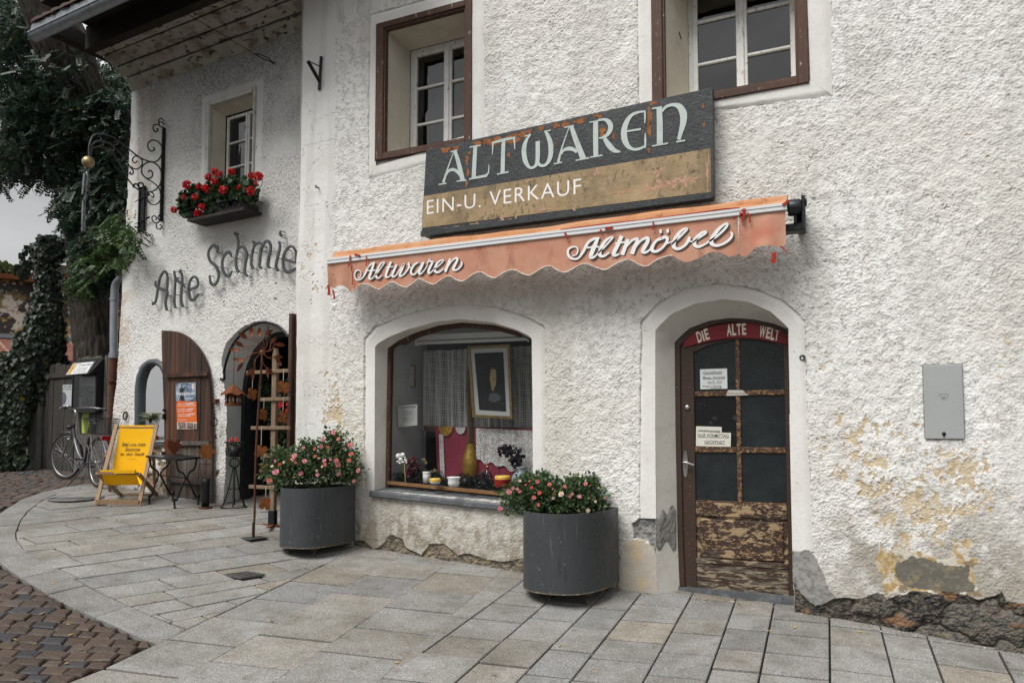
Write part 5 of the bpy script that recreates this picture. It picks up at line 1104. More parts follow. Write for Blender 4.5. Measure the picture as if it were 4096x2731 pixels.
for S_, ox, oy, s in ((C_, 1390, 1010, .372), (D_, 2250, 880, .5208)):
    f1_ = SZ(ox + 4.5, oy + 3.5, s, NA + .008); f2_ = SZ(ox, oy, s, NA + .010); a, b = MB(), MB()
    for j, st_ in enumerate(S_): a.stroke(MW, f1_(st_), NA + .004 + .0001 * j, NA + .0072 + .00008 * j, wmul=.8); b.stroke(MW, f2_(st_), NA + .006 + .0001 * j, NA + .0095 + .0001 * j, wmul=.8)
    a.build('lettering_shadow', dk, aw); b.build('lettering', wl, aw)
bk = MB(); e0 = MW.px(3170, 815, NA - .1); U_ = MW.U
zc = bv(bu1) + .02
bk.lathe([(.001, 0), (.062, 0), (.066, .02), (.066, .085), (.055, .10), (.001, .10)], MW.p(bu1 + .0, zc, NA - .125), 16, 0, U_)
bk.box(MW, bu1 + .10, bu1 + .128, zc - .19, zc + .085, NA - .22, NA - .09, 0, .008)
bk.box(MW, bu1 - .10, bu1 + .12, zc - .185, zc - .125, NA - .24, NA - .12, 0, .008); bk.tube([MW.p(bu1 + .055, zc - .13, NA - .12), MW.p(bu1 + .055, zc, NA - .12)], .014, 8)
bk.lathe([(.001, .012), (.03, .012), (.036, 0)], MW.p(bu1 + .128, zc + .03, NA - .125), 12, 0, U_); bk.box(MW, bu1 + .06, bu1 + .12, zc - .16, zc + .03, .005, NA - .2)
MB().box(MW, bu0 + .02, bu0 + .06, zc - .12, zc + .04, .005, NA - .18).build('bracket', black_iron, aw)
bk.lathe([(.001, 0), (.03, 0), (.03, .012), (.001, .012)], MW.p(bu1 + .02, bv(bu1) - .005, NA - .02), 10, 0, U_)
bk.build('bracket', M('dark_cast_bracket', (.030, .034, .037), [(30, 4, .5, .7, (.05, .055, .058))], .4, .6), aw)

# ------------------------------------------------------------------ small iron things on the corner
hb_ = thing('flag_holder', 'small black angled iron bracket on the wall corner left of the upper window', 'bracket', MW.p(*MW.px(1281, 360), 0))
f = MB(); a, b = MW.px(1284, 226, .01), MW.px(1276, 360, .01); f.bar(MW.p(a[0], a[1], .008), MW.p(b[0], b[1], .008), .03, .012, MW.N); PX = MW.p(a[0], 0, 0)
h1, h2, h3, h4 = [hit(x, y, PX, (1, 0, 0)) for x, y in ((1278, 326), (1232, 246), (1243, 249), (1281, 267))]
f.build('wall_plate', black_iron, hb_); MB().tube([h1, h2], .020, 10).build('socket', black_iron, hb_); MB().tube([h3, h4], .006, 6).build('strut', black_iron, hb_)
hk = MB(); q = MW.px(1275, 752); hk.tube([MW.p(*q, -.01), MW.p(*q, .03)], .008, 8); c_ = MW.p(q[0], q[1], .045); hk.tube([c_ + .014 * (math.cos(t) * MW.N + math.sin(t) * MW.V) for t in np.linspace(0, 6.28, 14)[:-1]], .005, 6, closed=True)
hk.build('eye_screw', grey_iron, label='tiny metal eye screw in the smooth plaster at the house corner', cat='eye screw')
# meter cabinet
cb = thing('meter_cabinet', 'flat grey metal cabinet door let into the rough wall right of the shop door', 'cabinet', MW.p((cab[0] + cab[1]) / 2, cab[2], 0))
cgrey = M('grey_cabinet_enamel', (.36, .375, .375), [(3, 4, .4, .7, (.33, .345, .345)), (50, 3, .6, .75, (.30, .31, .31))], .42)
MB().box(MW, cab[0], cab[1], cab[2], cab[3], -.05, .016, 0, .004).build('door', cgrey, cb)
f = MB(); z = lambda x, y: MW.px(3000 + x * .9768, 1200 + y * .9768, .016)
for P in ([(775, 385), (812, 385)], [(775, 385), (783, 402), (794, 407), (806, 402), (812, 385)]): f.stroke(MW, [(*z(x, y), .0035) for x, y in P], .016, .0175)
c0 = z(793, 397); f.lathe([(.001, .0015), (.009, .0015), (.009, 0)], MW.p(*c0, .016), 14, 0, MW.N); f.build('emblem', M('emblem_grey', (.25, .26, .26), [], .5), cb)
c0 = z(794, 547); MB().lathe([(.001, .007), (.012, .007), (.014, 0)], MW.p(*c0, .016), 14, 0, MW.N).box(MW, c0[0] - .003, c0[0] + .003, c0[1] - .03, c0[1], .016, .018).build('lock', black_iron, cb)
rg = MB(); c0 = MW.px(3210, 1430, .004); rg.lathe([(.001, .001), (.012, .001), (.014, .008), (.022, .010), (.026, 0)], MW.p(*c0, .003), 16, 0, MW.N); rg.build('pipe_stub', grey_iron, label='small round capped pipe stub in the plaster band right of the door', cat='pipe')

# ------------------------------------------------------------------ paper notes on the door glass
paper = M('white_note_paper', (.66, .69, .68), [(6, 4, .5, .7, (.58, .61, .60))], .8); card = M('cream_note_card', (.64, .63, .56), [(8, 4, .5, .7, (.54, .53, .47))], .8); ink = M('black_ink', (.02, .02, .022), [], .7)
ND = DL - .0165
def note(nm, lab, corners, lines, mat=paper, n=ND, cat='note', ik=ink, tilt=0):
    """corners: px of top left, top right, bottom right, bottom left; lines: text, x0, base y, x1, cap height (fractions of the sheet)"""
    P = [np.array(MW.px(x, y, n)) for x, y in corners]; base = (P[2] + P[3]) / 2
    t = thing(nm, lab, cat, MW.p(base[0], base[1], n)); s = MB()
    s.add([MW.p(q[0], q[1], n + d) for d in (0, .001) for q in P], [(3, 2, 1, 0), (4, 7, 6, 5), (0, 1, 5, 4), (1, 2, 6, 5), (2, 3, 7, 6), (3, 0, 4, 7)]); s.build('sheet', mat, t)
    w_ = P[1] - P[0]; h_ = P[3] - P[0]; W_, H_ = np.linalg.norm(w_), np.linalg.norm(h_); a = math.atan2(w_[1], w_[0]); mb = MB()
    for ln in lines:
        s_, x0, yb, x1, hh = ln[:5]; o = P[0] + w_ * x0 + h_ * yb
        W, F, _ = text_obj(None, s_, MW, o[0], o[1], hh * H_, None, None, width=(x1 - x0) * W_, n=n + .0018, a=a, shear=.10 if len(ln) > 5 else 0, bold=.004); mb.add(W, F)
        if len(ln) > 6: q = P[0] + w_ * x1 + h_ * (yb + .03); o2 = P[0] + w_ * x0 + h_ * (yb + .03); mb.stroke(MW, [(o2[0], o2[1], .003), (q[0], q[1], .003)], n + .001, n + .0018)
    mb.build('lettering', ik, t); return t
zq = lambda P: [(2650 + x * .3317, 1280 + y * .3317) for x, y in P]
note('opening_hours_note', 'white handwritten opening hours note on the upper left door pane', zq([(452, 593), (778, 582), (783, 827), (457, 833)]), [('Geschäftszeit', .12, .24, .82, .13, 1, 1), ('Montag - Donnerstag', .11, .48, .92, .11, 1, 1), ('von 9 - 12 h', .27, .70, .80, .12, 1, 1), ('Freitag u. Samstag', .08, .90, .78, .10, 1), ('geschlossen', .38, .985, .8, .08, 1)])
note('closed_note', 'narrow cream note with one typed line, above the larger opening note on the door', zq([(405, 1278), (714, 1287), (714, 1352), (405, 1352)]), [('vorübergehend geschlossen', .07, .80, .93, .32, 1, 1)], card)
note('morning_hours_note', 'large cream handwritten note in the middle left door pane above the handle', zq([(405, 1350), (826, 1357), (822, 1526), (402, 1517)]), [('NUR VORMITTAG', .05, .34, .94, .24, 1, 1), ('GEÖFFNET', .25, .80, .84, .22, 1, 1)], card, ND + .002)
note('step_warning_label', 'small chipped white step warning label on the crossing of the door bars', zq([(790, 843), (965, 843), (1030, 905), (768, 912)]), [('Achtung Stufe', .06, .72, 1.28, .34)], M('dirty_white_label', (.50, .49, .46), [(15, 5, .5, .65, (.36, .35, .32))], .7), DL + .001, 'label', M('faded_red_print', (.26, .17, .12), [], .7))
# ------------------------------------------------------------------ foliage helpers
def vdir(N):
    d = rng.normal(size=(N, 3)); return d / np.linalg.norm(d, axis=1)[:, None]
SHAPES = {'oval': [(0, 0), (.30, .28), (.34, .62), (0, 1), (-.34, .62), (-.30, .28)], 'ivy': [(0, 0), (.52, .12), (.38, .55), (0, 1), (-.38, .55), (-.52, .12)],
          'round': [(0, 0), (.52, .22), (.46, .82), (0, .95), (-.46, .82), (-.52, .22)], 'lance': [(0, 0), (.11, .3), (.09, .7), (0, 1), (-.09, .7), (-.11, .3)], 'petal': [(0, 0), (.34, .35), (.42, .8), (0, 1), (-.42, .8), (-.34, .35)]}
def leaf_mesh(name, P, D, Nn, size, colr, mat, parent=None, shape='oval', fold=.25, curl=.15, **tags):
    """P bases, D growing directions, Nn face normals, all (N, 3)"""
    N = len(P); D = D / (np.linalg.norm(D, axis=1)[:, None] + 1e-9); S = np.cross(D, Nn); S /= np.linalg.norm(S, axis=1)[:, None] + 1e-9; Nn = np.cross(S, D)
    sh = SHAPES[shape]; V = np.zeros((N, 6, 3))
    for k, (x, y) in enumerate(sh):
        up = abs(x) * fold - curl * y * y
        V[:, k] = P + size[:, None] * (S * x + D * y + Nn * up)
    off = np.zeros(3) if parent is None else WLOC[parent.name]
    co = (V - off).reshape(-1, 3).astype(np.float32); b = (np.arange(N) * 6)[:, None]
    q = np.concatenate([b + np.array([[0, 1, 2, 3]]), b + np.array([[0, 3, 4, 5]])], 1).reshape(-1).astype(np.int32); nf = len(q) // 4
    me = bpy.data.meshes.new(name); me.vertices.add(len(co)); me.vertices.foreach_set('co', co.ravel()); me.loops.add(len(q)); me.loops.foreach_set('vertex_index', q)
    me.polygons.add(nf); me.polygons.foreach_set('loop_start', np.arange(0, nf * 4, 4, dtype=np.int32)); me.polygons.foreach_set('loop_total', np.full(nf, 4, np.int32)); me.update(calc_edges=True)
    C = np.repeat(colr, 6, 0); at = me.color_attributes.new('Col', 'FLOAT_COLOR', 'POINT'); at.data.foreach_set('color', np.c_[C, np.ones(len(C))].astype(np.float32).ravel())
    me.materials.append(mat); o = bpy.data.objects.new(name, me); col.objects.link(o); WLOC[o.name] = off
    if parent is not None: o.parent = parent
    for k, v in tags.items(): o[{'cat': 'category'}.get(k, k)] = v
    return o
leaf_m = M('leaf', (1, 1, 1), [(25, 3, .4, .7, (.75, .78, .75), None, 'MULTIPLY')], .48, attr='Col', trans=.32, spec=.45)
def lcol(N, a, b, yel=.02):
    t = rng.random((N, 1)); c = np.asarray(a) * (1 - t) + np.asarray(b) * t; c = c * rng.uniform(.7, 1.25, (N, 1)); y = rng.random(N) < yel; c[y] = (.30, .22, .03); return c

# ------------------------------------------------------------------ what stands in the shop window
FZ = .80
def sp(x, y, z=FZ): 
    p = hit(x, y, (0, 0, z), (0, 0, 1)); q = ROT.T @ (p - CAM); return p, -q[2] / FPX
def lat(mb, x, y, prof, seg=20, z=FZ, mi=0):
    p, s = sp(x, y, z); mb.lathe([(max(r * s, 1e-4), h * s) for r, h in prof], p, seg, mi); return p, s
def disp_quad(name, label, cat, px4, n, mat, depth=.02, group=None):
    P = [MW.px(x, y, n) for x, y in px4]; base = (np.array(P[2]) + np.array(P[3])) / 2
    t = thing(name, label, cat, MW.p(base[0], base[1], n)); return t, P
# platform under the goods
pm = MB(); pm.add([MW.p(u, v, n) for n in (-.30, -1.04) for u, v in ((DX0 + .01, .40), (DX1 - .01, .40), (DX1 - .01, FZ), (DX0 + .01, FZ))], [(0, 1, 2, 3), (3, 2, 6, 7)]); pm.build('display_platform', M('grey_felt', (.10, .10, .098), [], .95), shopf)
# fluorescent lamp
A, Bp = MW.px(1661, 1378, -.55), MW.px(2112, 1361, -.55); lt = thing('fluorescent_lamp', 'long white fluorescent tube fitting under the shop window arch', 'lamp', MW.p(*A, -.55))
mb = MB(); mb.bar(MW.p(A[0], A[1] + .075, -.58), MW.p(Bp[0], Bp[1] + .075, -.58), .09, .055); mb.box(MW, A[0] - .004, A[0] + .012, A[1] - .01, A[1] + .06, -.59, -.55); mb.box(MW, Bp[0] - .012, Bp[0] + .004, Bp[1] - .01, Bp[1] + .06, -.59, -.55); mb.build('housing', M('white_enamel', (.80, .81, .81), [], .4), lt)
MB().tube([MW.p(A[0], A[1] + .018, -.57), MW.p(Bp[0], Bp[1] + .018, -.57)], .019, 10).build('tube', M('frosted_tube', (.72, .74, .74), [], .3), lt)
# net curtain: every thread is there
net_m = M('white_net_thread', (.80, .80, .79), [(30, 3, .5, .7, (.70, .71, .71))], .9, trans=.2)
cu0, cu1 = MW.px(1700, 1500, -.86)[0], MW.px(2150, 1500, -.86)[0]; cz1, cz0 = MW.px(1850, 1398, -.86)[1], MW.px(1850, 1716, -.86)[1]
def fold(u, v): return -.86 + .030 * math.sin(u * 38 + .8 * math.sin(u * 7)) * (1 - .3 * (v - cz0)) + .012 * math.sin(u * 83)
net = MB(); NUc, NVc = 104, 52
V, F = [], []
for i in range(NUc):
    u = cu0 + (cu1 - cu0) * i / (NUc - 1); k = len(V); m = 14
    for j in range(m + 1):
        v = cz0 + (cz1 - cz0) * j / m; uu = u + .004 * math.sin(v * 9 + i)
        for d in (-.0030, .0030): V.append(MW.p(uu + d, v, fold(uu, v)))
    F += [(k + 2 * j, k + 2 * j + 1, k + 2 * j + 3, k + 2 * j + 2) for j in range(m)]
for j in range(NVc):
    v = cz0 + (cz1 - cz0) * j / (NVc - 1); k = len(V); m = 200
    for i in range(m + 1):
        u = cu0 + (cu1 - cu0) * i / m; vv = v + .003 * math.sin(u * 15 + j)
        for d in (-.0030, .0030): V.append(MW.p(u, vv + d, fold(u, vv) + .001))
    F += [(k + 2 * i, k + 2 * i + 1, k + 2 * i + 3, k + 2 * i + 2) for i in range(m)]
net.add(V, F); net.build('net_curtain', net_m, label='white net curtain hanging at the back of the shop window', cat='curtain')
bkd = MB(); bkd.add([MW.p(u, v, -.97) for u, v in ((cu0 - .05, FZ), (cu1, FZ), (cu1, cz1 + .1), (cu0 - .05, cz1 + .1))], [(0, 1, 2, 3)]); bkd.build('dark_backing', dark_void, shopf)
# rail, cloths and doilies
rail = MB(); a, b = MW.px(1698, 1713, -.80), MW.px(2150, 1722, -.80); rail.bar(MW.p(*a, -.80), MW.p(*b, -.80), .03, .06); rail.build('hanging_rail', M('brown_rail', (.10, .05, .025), [(20, 4, .5, .7, (.06, .03, .016), (.2, 1, 1))], .5), label='brown wooden rail carrying the burgundy cloth in the shop window', cat='rail')
burg = M('burgundy_cloth', (.24, .035, .062), [(4, 4, .4, .7, (.28, .05, .08)), (120, 2, .5, .7, (.20, .028, .05))], .85, bump=[(8, .3)])
def cloth(name, label, px4, n, mat, wave=.006, nu=30, nv=10, low=None, cat='cloth'):
    P = [np.array(MW.px(x, y, n)) for x, y in px4]; m = MB()
    def fn(s, t):
        q = (P[0] * (1 - s) + P[1] * s) * (1 - t) + (P[3] * (1 - s) + P[2] * s) * t
        if low: q = q + np.array([0, low(s) * t])
        return MW.p(q[0], q[1], n + wave * math.sin(q[0] * 40) * t + .004 * math.sin(q[0] * 90 + q[1] * 6))
    m.grid(fn, nu, nv); return m.build(name, mat, label=label, cat=cat)
cloth('burgundy_cloth', 'burgundy cloth hanging over the rail at the back of the shop window', [(1741, 1704), (2146, 1716), (2146, 1945), (1752, 1945)], -.765, burg, .012)
def lace(name, scale, thr):
    m = bpy.data.materials.new(name); m.use_nodes = True; t = m.node_tree; b = t.nodes['Principled BSDF']; b.inputs['Base Color'].default_value = (.68, .68, .66, 1); b.inputs['Roughness'].default_value = .9
    N = t.nodes.new; tc = N('ShaderNodeTexCoord'); v = N('ShaderNodeTexVoronoi'); v.feature = 'DISTANCE_TO_EDGE'; v.inputs['Scale'].default_value = scale; v.inputs['Randomness'].default_value = .75; t.links.new(tc.outputs['Object'], v.inputs[0])
    n2 = N('ShaderNodeTexNoise'); n2.inputs['Scale'].default_value = 14; t.links.new(tc.outputs['Object'], n2.inputs[0]); ad = N('ShaderNodeMath'); ad.operation = 'MULTIPLY'; t.links.new(n2.outputs[0], ad.inputs[0]); ad.inputs[1].default_value = thr * 2
    cp = N('ShaderNodeMath'); cp.operation = 'LESS_THAN'; t.links.new(v.outputs['Distance'], cp.inputs[0]); t.links.new(ad.outputs[0], cp.inputs[1]); t.links.new(cp.outputs[0], b.inputs['Alpha']); return m
lace1 = lace('crochet_lace', 62, .19)
cloth('lace_tablecloth', 'white crochet lace cloth over the right half of the burgundy cloth', [(1904, 1712), (2146, 1722), (2146, 1900), (1904, 1840)], -.745, lace1, .008, low=lambda s: -.10 * max(0, s - .45) + .02 * math.sin(s * 30))
cloth('lace_ribbon', 'narrow white lace ribbon running down the burgundy cloth', [(1757, 1735), (1773, 1735), (1779, 1925), (1762, 1925)], -.748, lace('ribbon_lace', 90, .2), .002, 4, 12, cat='lace')
def doily(nm, label, cx, y, rx, ry, mat):
    c = MW.px(cx, y, -.742); s = 1 / 395; m = MB(); k = 22; V = [MW.p(c[0], c[1], -.742)]
    for r_ in (.5, 1.0):
        for i in range(k + 1):
            t = math.pi + math.pi * i / k; w_ = 1 + (.05 * math.sin(i * 2.9) if r_ == 1 else 0); V.append(MW.p(c[0] + rx * s * r_ * w_ * math.cos(t), c[1] + ry * s * r_ * w_ * math.sin(t), -.742 + .003 * math.sin(i)))
    m.add(V, [(0, 1 + i, 2 + i) for i in range(k)] + [(1 + i, k + 2 + i, k + 3 + i, 2 + i) for i in range(k)]); return m.build(nm, mat, label=label, cat='doily')
doily('doily', 'mustard yellow crochet doily hanging on the burgundy cloth', 1783, 1705, 35, 41, M('mustard_crochet', (.42, .24, .028), [(60, 3, .48, .6, (.16, .085, .02))], .9))
doily('doily', 'small white crochet doily hanging beside the yellow one', 1842, 1708, 24, 30, M('white_crochet', (.60, .60, .58), [(70, 3, .5, .6, (.36, .33, .33))], .9))
# pictures
gold_f = M('dull_gold_frame', (.24, .16, .06), [(20, 4, .5, .7, (.13, .085, .035))], .45, .5, bump=[(30, .2)]); white_f = M('white_frame', (.56, .55, .50), [], .5); matc = M('grey_white_mount', (.50, .52, .51), [], .8)
def picture(nm, label, px4, n, fw, mat_f, art, mount=.16, top=0, lean=0.0):
    P = [np.array(MW.px(x, y, n)) for x, y in px4]; base = (P[2] + P[3]) / 2; t = thing(nm, label, 'picture', MW.p(base[0], base[1], n))
    c = sum(P) / 4; ins = lambda k: [p + (c - p) * np.array([min(k / abs(c[0] - p[0]), 1), min(k / abs(c[1] - p[1]), 1)]) for p in P]
    f = MB(); I = ins(fw); V = [MW.p(q[0], q[1], m) for arr, m in ((P, n), (P, n + .022), (I, n + .022), (I, n + .006)) for q in arr]
    f.add(V, [(j * 4 + i, j * 4 + (i + 1) % 4, (j + 1) * 4 + (i + 1) % 4, (j + 1) * 4 + i) for j in range(3) for i in range(4)]); f.build('frame', mat_f, t)
    m = MB(); m.add([MW.p(q[0], q[1], n + .008) for q in I], [(3, 2, 1, 0)]); m.build('mount', matc, t)
    a = ins(fw + mount); m = MB(); m.add([MW.p(q[0], q[1], n + .0095) for q in a], [(3, 2, 1, 0)]); ao = m.build('print', art, t)
    return t, a
art1 = M('dark_painting', (.016, .017, .018), [(4, 4, .5, .7, (.030, .032, .034)), (60, 3, .55, .7, (.03, .03, .03))], .8)
tp, a = picture('framed_picture', 'large gold framed dark picture with wide pale mount in the shop window', [(1874, 1386), (2041, 1378), (2053, 1675), (1893, 1668)], -.62, .028, gold_f, art1, .048)
c0 = sum(a) / 4; mb = MB(); yl = M('muted_yellow_paint', (.30, .235, .105), [(30, 4, .45, .7, (.17, .125, .055))], .5); gy = M('grey_blue_paint', (.085, .09, .105), [(40, 3, .5, .7, (.045, .05, .06))], .5)
mb.add(blob(MW, c0[0] + .03, c0[1] + .03, .038, .12, -.6085, 18, .18), [tuple(range(18))]); mb.build('painted_jug', yl, tp)
MB().add(blob(MW, c0[0] + .045, c0[1] - .17, .07, .05, -.6088, 18, .15), [tuple(range(18))]).build('painted_cloth', gy, tp)
art2 = M('pencil_drawing', (.46, .47, .45), [(40, 5, .55, .64, (.08, .08, .08)), (6, 3, .45, .6, (.44, .45, .43))], .7)
picture('framed_picture', 'small white framed ink drawing on the left wall of the shop window', [(1595, 1623), (1672, 1617), (1672, 1700), (1597, 1708)], -.45, .014, white_f, art2, .035)
picture('framed_picture', 'small brown framed print hanging high at the left of the shop window', [(1622, 1457), (1663, 1460), (1663, 1549), (1619, 1549)], -.75, .012, M('thin_brown_frame', (.20, .10, .045), [], .5), art2, .02)
# goods
brass = M('polished_brass', (.42, .29, .085), [(25, 4, .5, .7, (.28, .18, .05))], .28, .95); gold_w = M('gilded_basketwork', (.40, .25, .055), [(10, 4, .45, .65, (.24, .14, .035)), (40, 4, .6, .7, (.12, .07, .02))], .42, .5)
cer = M('white_ceramic', (.66, .67, .66), [(12, 3, .55, .75, (.55, .55, .53))], .18); yel = M('yellow_glaze', (.56, .37, .06), [], .22); redg = M('red_glaze', (.24, .016, .012), [], .25); bluev = M('blue_grey_stoneware', (.15, .185, .22), [(8, 4, .45, .7, (.115, .145, .175))], .55)
vs_ = thing('vase', 'tall gilded basketwork vase holding a bundle of dry twigs', 'vase', sp(1882, 1920)[0]); p, s = sp(1882, 1920); mb = MB(); prof = [(24, 0), (28, 15), (31, 35), (33, 55), (33, 68), (30, 88), (25, 108), (20, 128), (18, 142), (17, 146), (15, 146), (14, 130)]
segs = 22; V = []
for i in range(len(prof) - 2):
    (r0, h0), (r1, h1) = prof[i], prof[i + 1]
    for k in range(segs):
        a0, a1 = 2 * math.pi * (k + (.5 if i % 2 else 0)) / segs, 2 * math.pi * (k + .92 + (.5 if i % 2 else 0)) / segs; lift = 1.2
        mb.add([p + s * np.array([r * math.cos(a), r * math.sin(a), h]) for r, h, a in ((r0 + lift, h0, a0), (r0 + lift, h0, a1), (r1 + lift + .6, h1 - 1, a1), (r1 + lift + .6, h1 - 1, a0))], [(0, 1, 2, 3)])
mb.lathe([(r * s, h * s) for r, h in prof], p, 22); mb.build('body', gold_w, vs_)
tw = MB(); 
for i in range(90):
    a, r = random.random() * 6.28, random.random() ** .5; b = p + s * np.array([12 * r * math.cos(a), 12 * r * math.sin(a), 130]); e = p + s * np.array([(17 + 8 * random.random()) * r * math.cos(a + .3) - 2, 17 * r * math.sin(a + .3), 380 + random.uniform(-60, 90)]); m_ = (b + e) / 2 + s * np.array([-6 * r * math.cos(a), 0, 0]) * .6
    tw.tube([b, m_, e], .0018, 3)
tw.build('twigs', M('dry_twigs', (.14, .10, .05), [(20, 3, .4, .7, (.22, .16, .085))], .8), vs_)
def pot(name, label, cat, x, y, prof, mat, parts=()):
    p, s = sp(x, y); t = thing(name, label, cat, p); mb = MB(); mb.lathe([(max(r * s, 1e-4), h * s) for r, h in prof], p, 22); mb.build('body', mat, t)
    for nm, pr, mt_ in parts: MB().lathe([(max(r * s, 1e-4), h * s) for r, h in pr], p, 22).build(nm, mt_, t)
    return t, p, s
pot('candlestick', 'brass turned candlestick in front of the burgundy cloth', 'candlestick', 1825, 1912, [(.1, 0), (11, 0), (11, 3), (6, 8), (5, 30), (6, 48), (8, 54), (5, 58), (9, 64), (9, 68), (6, 74), (10, 78), (10, 82), (7, 84), (10, 88), (10, 92), (8, 94), (11, 98), (12, 102), (12, 108), (9, 108), (8, 100)], brass)
gb_ = glass('bottle_glass', (.86, .9, .9), 1.5); pot('bottle', 'clear round glass bottle with a gold cap left of the red pot', 'bottle', 1950, 1928, [(.1, 0), (14, 0), (18, 8), (19, 22), (15, 36), (7, 46), (5, 50), (5, 58)], gb_, (('cap', [(.1, 66), (6.5, 66), (6.5, 56), (5, 56)], brass),))
pot('cooking_pot', 'red enamel pot with a yellow bowl set in it beside the blue vase', 'pot', 2010, 1948, [(.1, 0), (29, 0), (33, 10), (34, 30), (35, 33), (33, 33), (32, 26)], redg, (('yellow_bowl', [(31, 24), (31, 40), (30, 46), (28, 46), (27, 36), (.1, 32)], yel),))
pot('vase', 'round blue grey stoneware vase at the right end of the shop window', 'vase', 2082, 1952, [(.1, 0), (20, 2), (32, 16), (37, 32), (34, 48), (24, 60), (15, 68), (15, 78), (19, 84), (17, 84), (13, 78)], bluev)
pot('plant_pot', 'wide white ceramic pot in the middle of the garland', 'pot', 1815, 1944, [(.1, 0), (20, 0), (24, 14), (22, 24), (27, 34), (28, 37), (26, 37), (22, 26), (.1, 20)], cer)
t_, p, s = pot('sugar_bowl', 'low white bowl with a drooping yellow glaze rim', 'bowl', 1740, 1936, [(.1, 0), (18, 2), (22, 10), (21, 16)], cer, (('glaze_rim', [(22.5, 11), (23, 17), (21, 24), (18, 24), (16, 18)], yel),))
pot('storage_jar', 'tall white storage jar left of the yellow rimmed bowl', 'jar', 1708, 1930, [(.1, 0), (16, 0), (17, 24), (17.5, 26), (17, 28), (18, 40), (20, 44), (18, 44), (16, 36), (.1, 34)], cer)
pot('mug', 'grey enamel mug with a white top in front of the gilded vase', 'mug', 1900, 1932, [(.1, 0), (13, 0), (13, 16), (15, 19), (13, 19), (12, 12), (.1, 12)], M('grey_enamel', (.30, .32, .33), [], .3, .3), ()); 
t_, p, s = pot('iron', 'small dark antique iron with a curved handle', 'iron', 1862, 1936, [(.1, 0), (13, 0), (12, 12), (8, 24), (.1, 24)], black_iron); MB().tube(cr([p + s * np.array(q) for q in ((-8, 0, 22), (-2, 0, 36), (10, 0, 40), (16, 0, 24))], 5), 2.2 * s, 6).build('handle', black_iron, t_)
t_, p, s = pot('candle_holder', 'small wrought black candle holder with a curled stem in front of the red pot', 'candle holder', 1985, 1936, [(.1, 0), (10, 0), (9, 3), (.1, 3)], black_iron); mb = MB(); mb.tube(cr([p + s * np.array(q) for q in ((-12, 0, 2), (-4, 0, 26), (10, 0, 38), (16, 0, 48), (10, 0, 60), (14, 0, 70), (18, 0, 62))], 5), 1.6 * s, 6); mb.lathe([(.1 * s, 0), (9 * s, 3 * s), (10 * s, 5 * s), (.1 * s, 2 * s)], p + s * np.array([12, 0, 66]), 12); mb.build('stem', black_iron, t_)
jar = MB(); lat(jar, 1672, 1928, [(.1, 0), (19, 0), (20, 24), (20, 26)]); jar.build('glass_jar', gb_, label='low clear glass jar behind the garland left of the white jar', cat='jar')
# angel heads on a stick, silk roses, orchids
ang = thing('angel_figure', 'white plaster cherub heads with wings on a stick at the left of the shop window', 'figurine', sp(1618, 1930)[0]); p, s = sp(1608, 1930); mb = MB()
for x, y, r in ((-18, 106, 11), (2, 110, 10), (-6, 92, 9)): mb.ball(p + s * np.array([x, 0, y]), r * s, 12)
for x, y in ((-20, 84), (4, 82), (16, 90), (-10, 78)): mb.ball(p + s * np.array([x, 0, y]), 7 * s, 8, 0, .5)
for k in range(5): mb.ball(p + s * np.array([14 + 2 * k, -2, 100 - 5 * k]), 4.5 * s, 6, 0, .5)
mb.build('heads', M('white_plaster', (.66, .66, .65), [(20, 3, .5, .7, (.50, .50, .50))], .7), ang); MB().tube([p + s * np.array([10, 0, 80]), p + s * np.array([16, 0, 5])], 1.3 * s, 5).build('stick', M('cane', (.45, .33, .14), [], .6), ang)
def petals(nm, lab, cat, pts, r, cA, cB, npt=26):
    p0, s = sp(pts[0][0], 1930); t = []; D = []
    base = sp(*pts[0][:1], 1930)[0]
    for x, y in pts:
        q, s2 = sp(x, 1930); c = q + np.array([0, 0, (1930 - y) * s2]); d = vdir(npt) * np.array([1, .5, 1]); t.append(c + d * r * .2); D.append(d)
    P_ = np.concatenate(t); D_ = np.concatenate(D); return leaf_mesh(nm, P_, D_, np.tile([0, -1., .2], (len(D_), 1)) + .5 * vdir(len(D_)), np.full(len(P_), r) * rng.uniform(.7, 1.1, len(P_)), lcol(len(P_), cA, cB, 0), leaf_m, None, 'petal', .3, .3, label=lab, cat=cat)
petals('silk_roses', 'dark red silk roses hanging beside the white cherub', 'flowers', [(1637, 1848), (1655, 1838), (1648, 1868), (1640, 1886), (1668, 1866), (1632, 1896)], .035, (.055, .010, .016), (.09, .018, .026))
petals('orchid_flowers', 'dark purple artificial orchids in front of the lace cloth', 'flowers', [(2007, 1805), (2018, 1795), (2040, 1800), (2040, 1830), (2052, 1795), (2070, 1835), (2082, 1815), (2060, 1855), (2068, 1848)], .05, (.020, .015, .022), (.035, .026, .038), 14)
petals('dried_flowers', 'cream dried flowers in the glass behind the tall white jar', 'flowers', [(1725, 1886), (1738, 1882), (1700, 1850), (1694, 1838)], .018, (.42, .34, .2), (.30, .2, .09), 18)
# evergreen garland behind the pane
N = 5200; u = rng.uniform(inn[0][0] + .03, inn[-1][0], N); hh = .055 + .035 * np.sin(u * 9) + .03 * np.sin(u * 23 + 1); v = np.array([sillv(a) for a in u]) + .03 + rng.random(N) * (hh + .06); nn = rng.uniform(-.34, -.215, N)
P_ = MW.O + np.outer(u, MW.U) + np.outer(v, MW.V) + np.outer(nn, MW.N); D_ = vdir(N) + np.array([0, -.3, .7]); leaf_mesh('fir_garland', P_, D_, vdir(N), rng.uniform(.025, .045, N), lcol(N, (.012, .022, .020), (.03, .045, .042), 0), leaf_m, None, 'lance', .1, .1, label='dark artificial fir garland along the foot of the shop window', cat='garland')

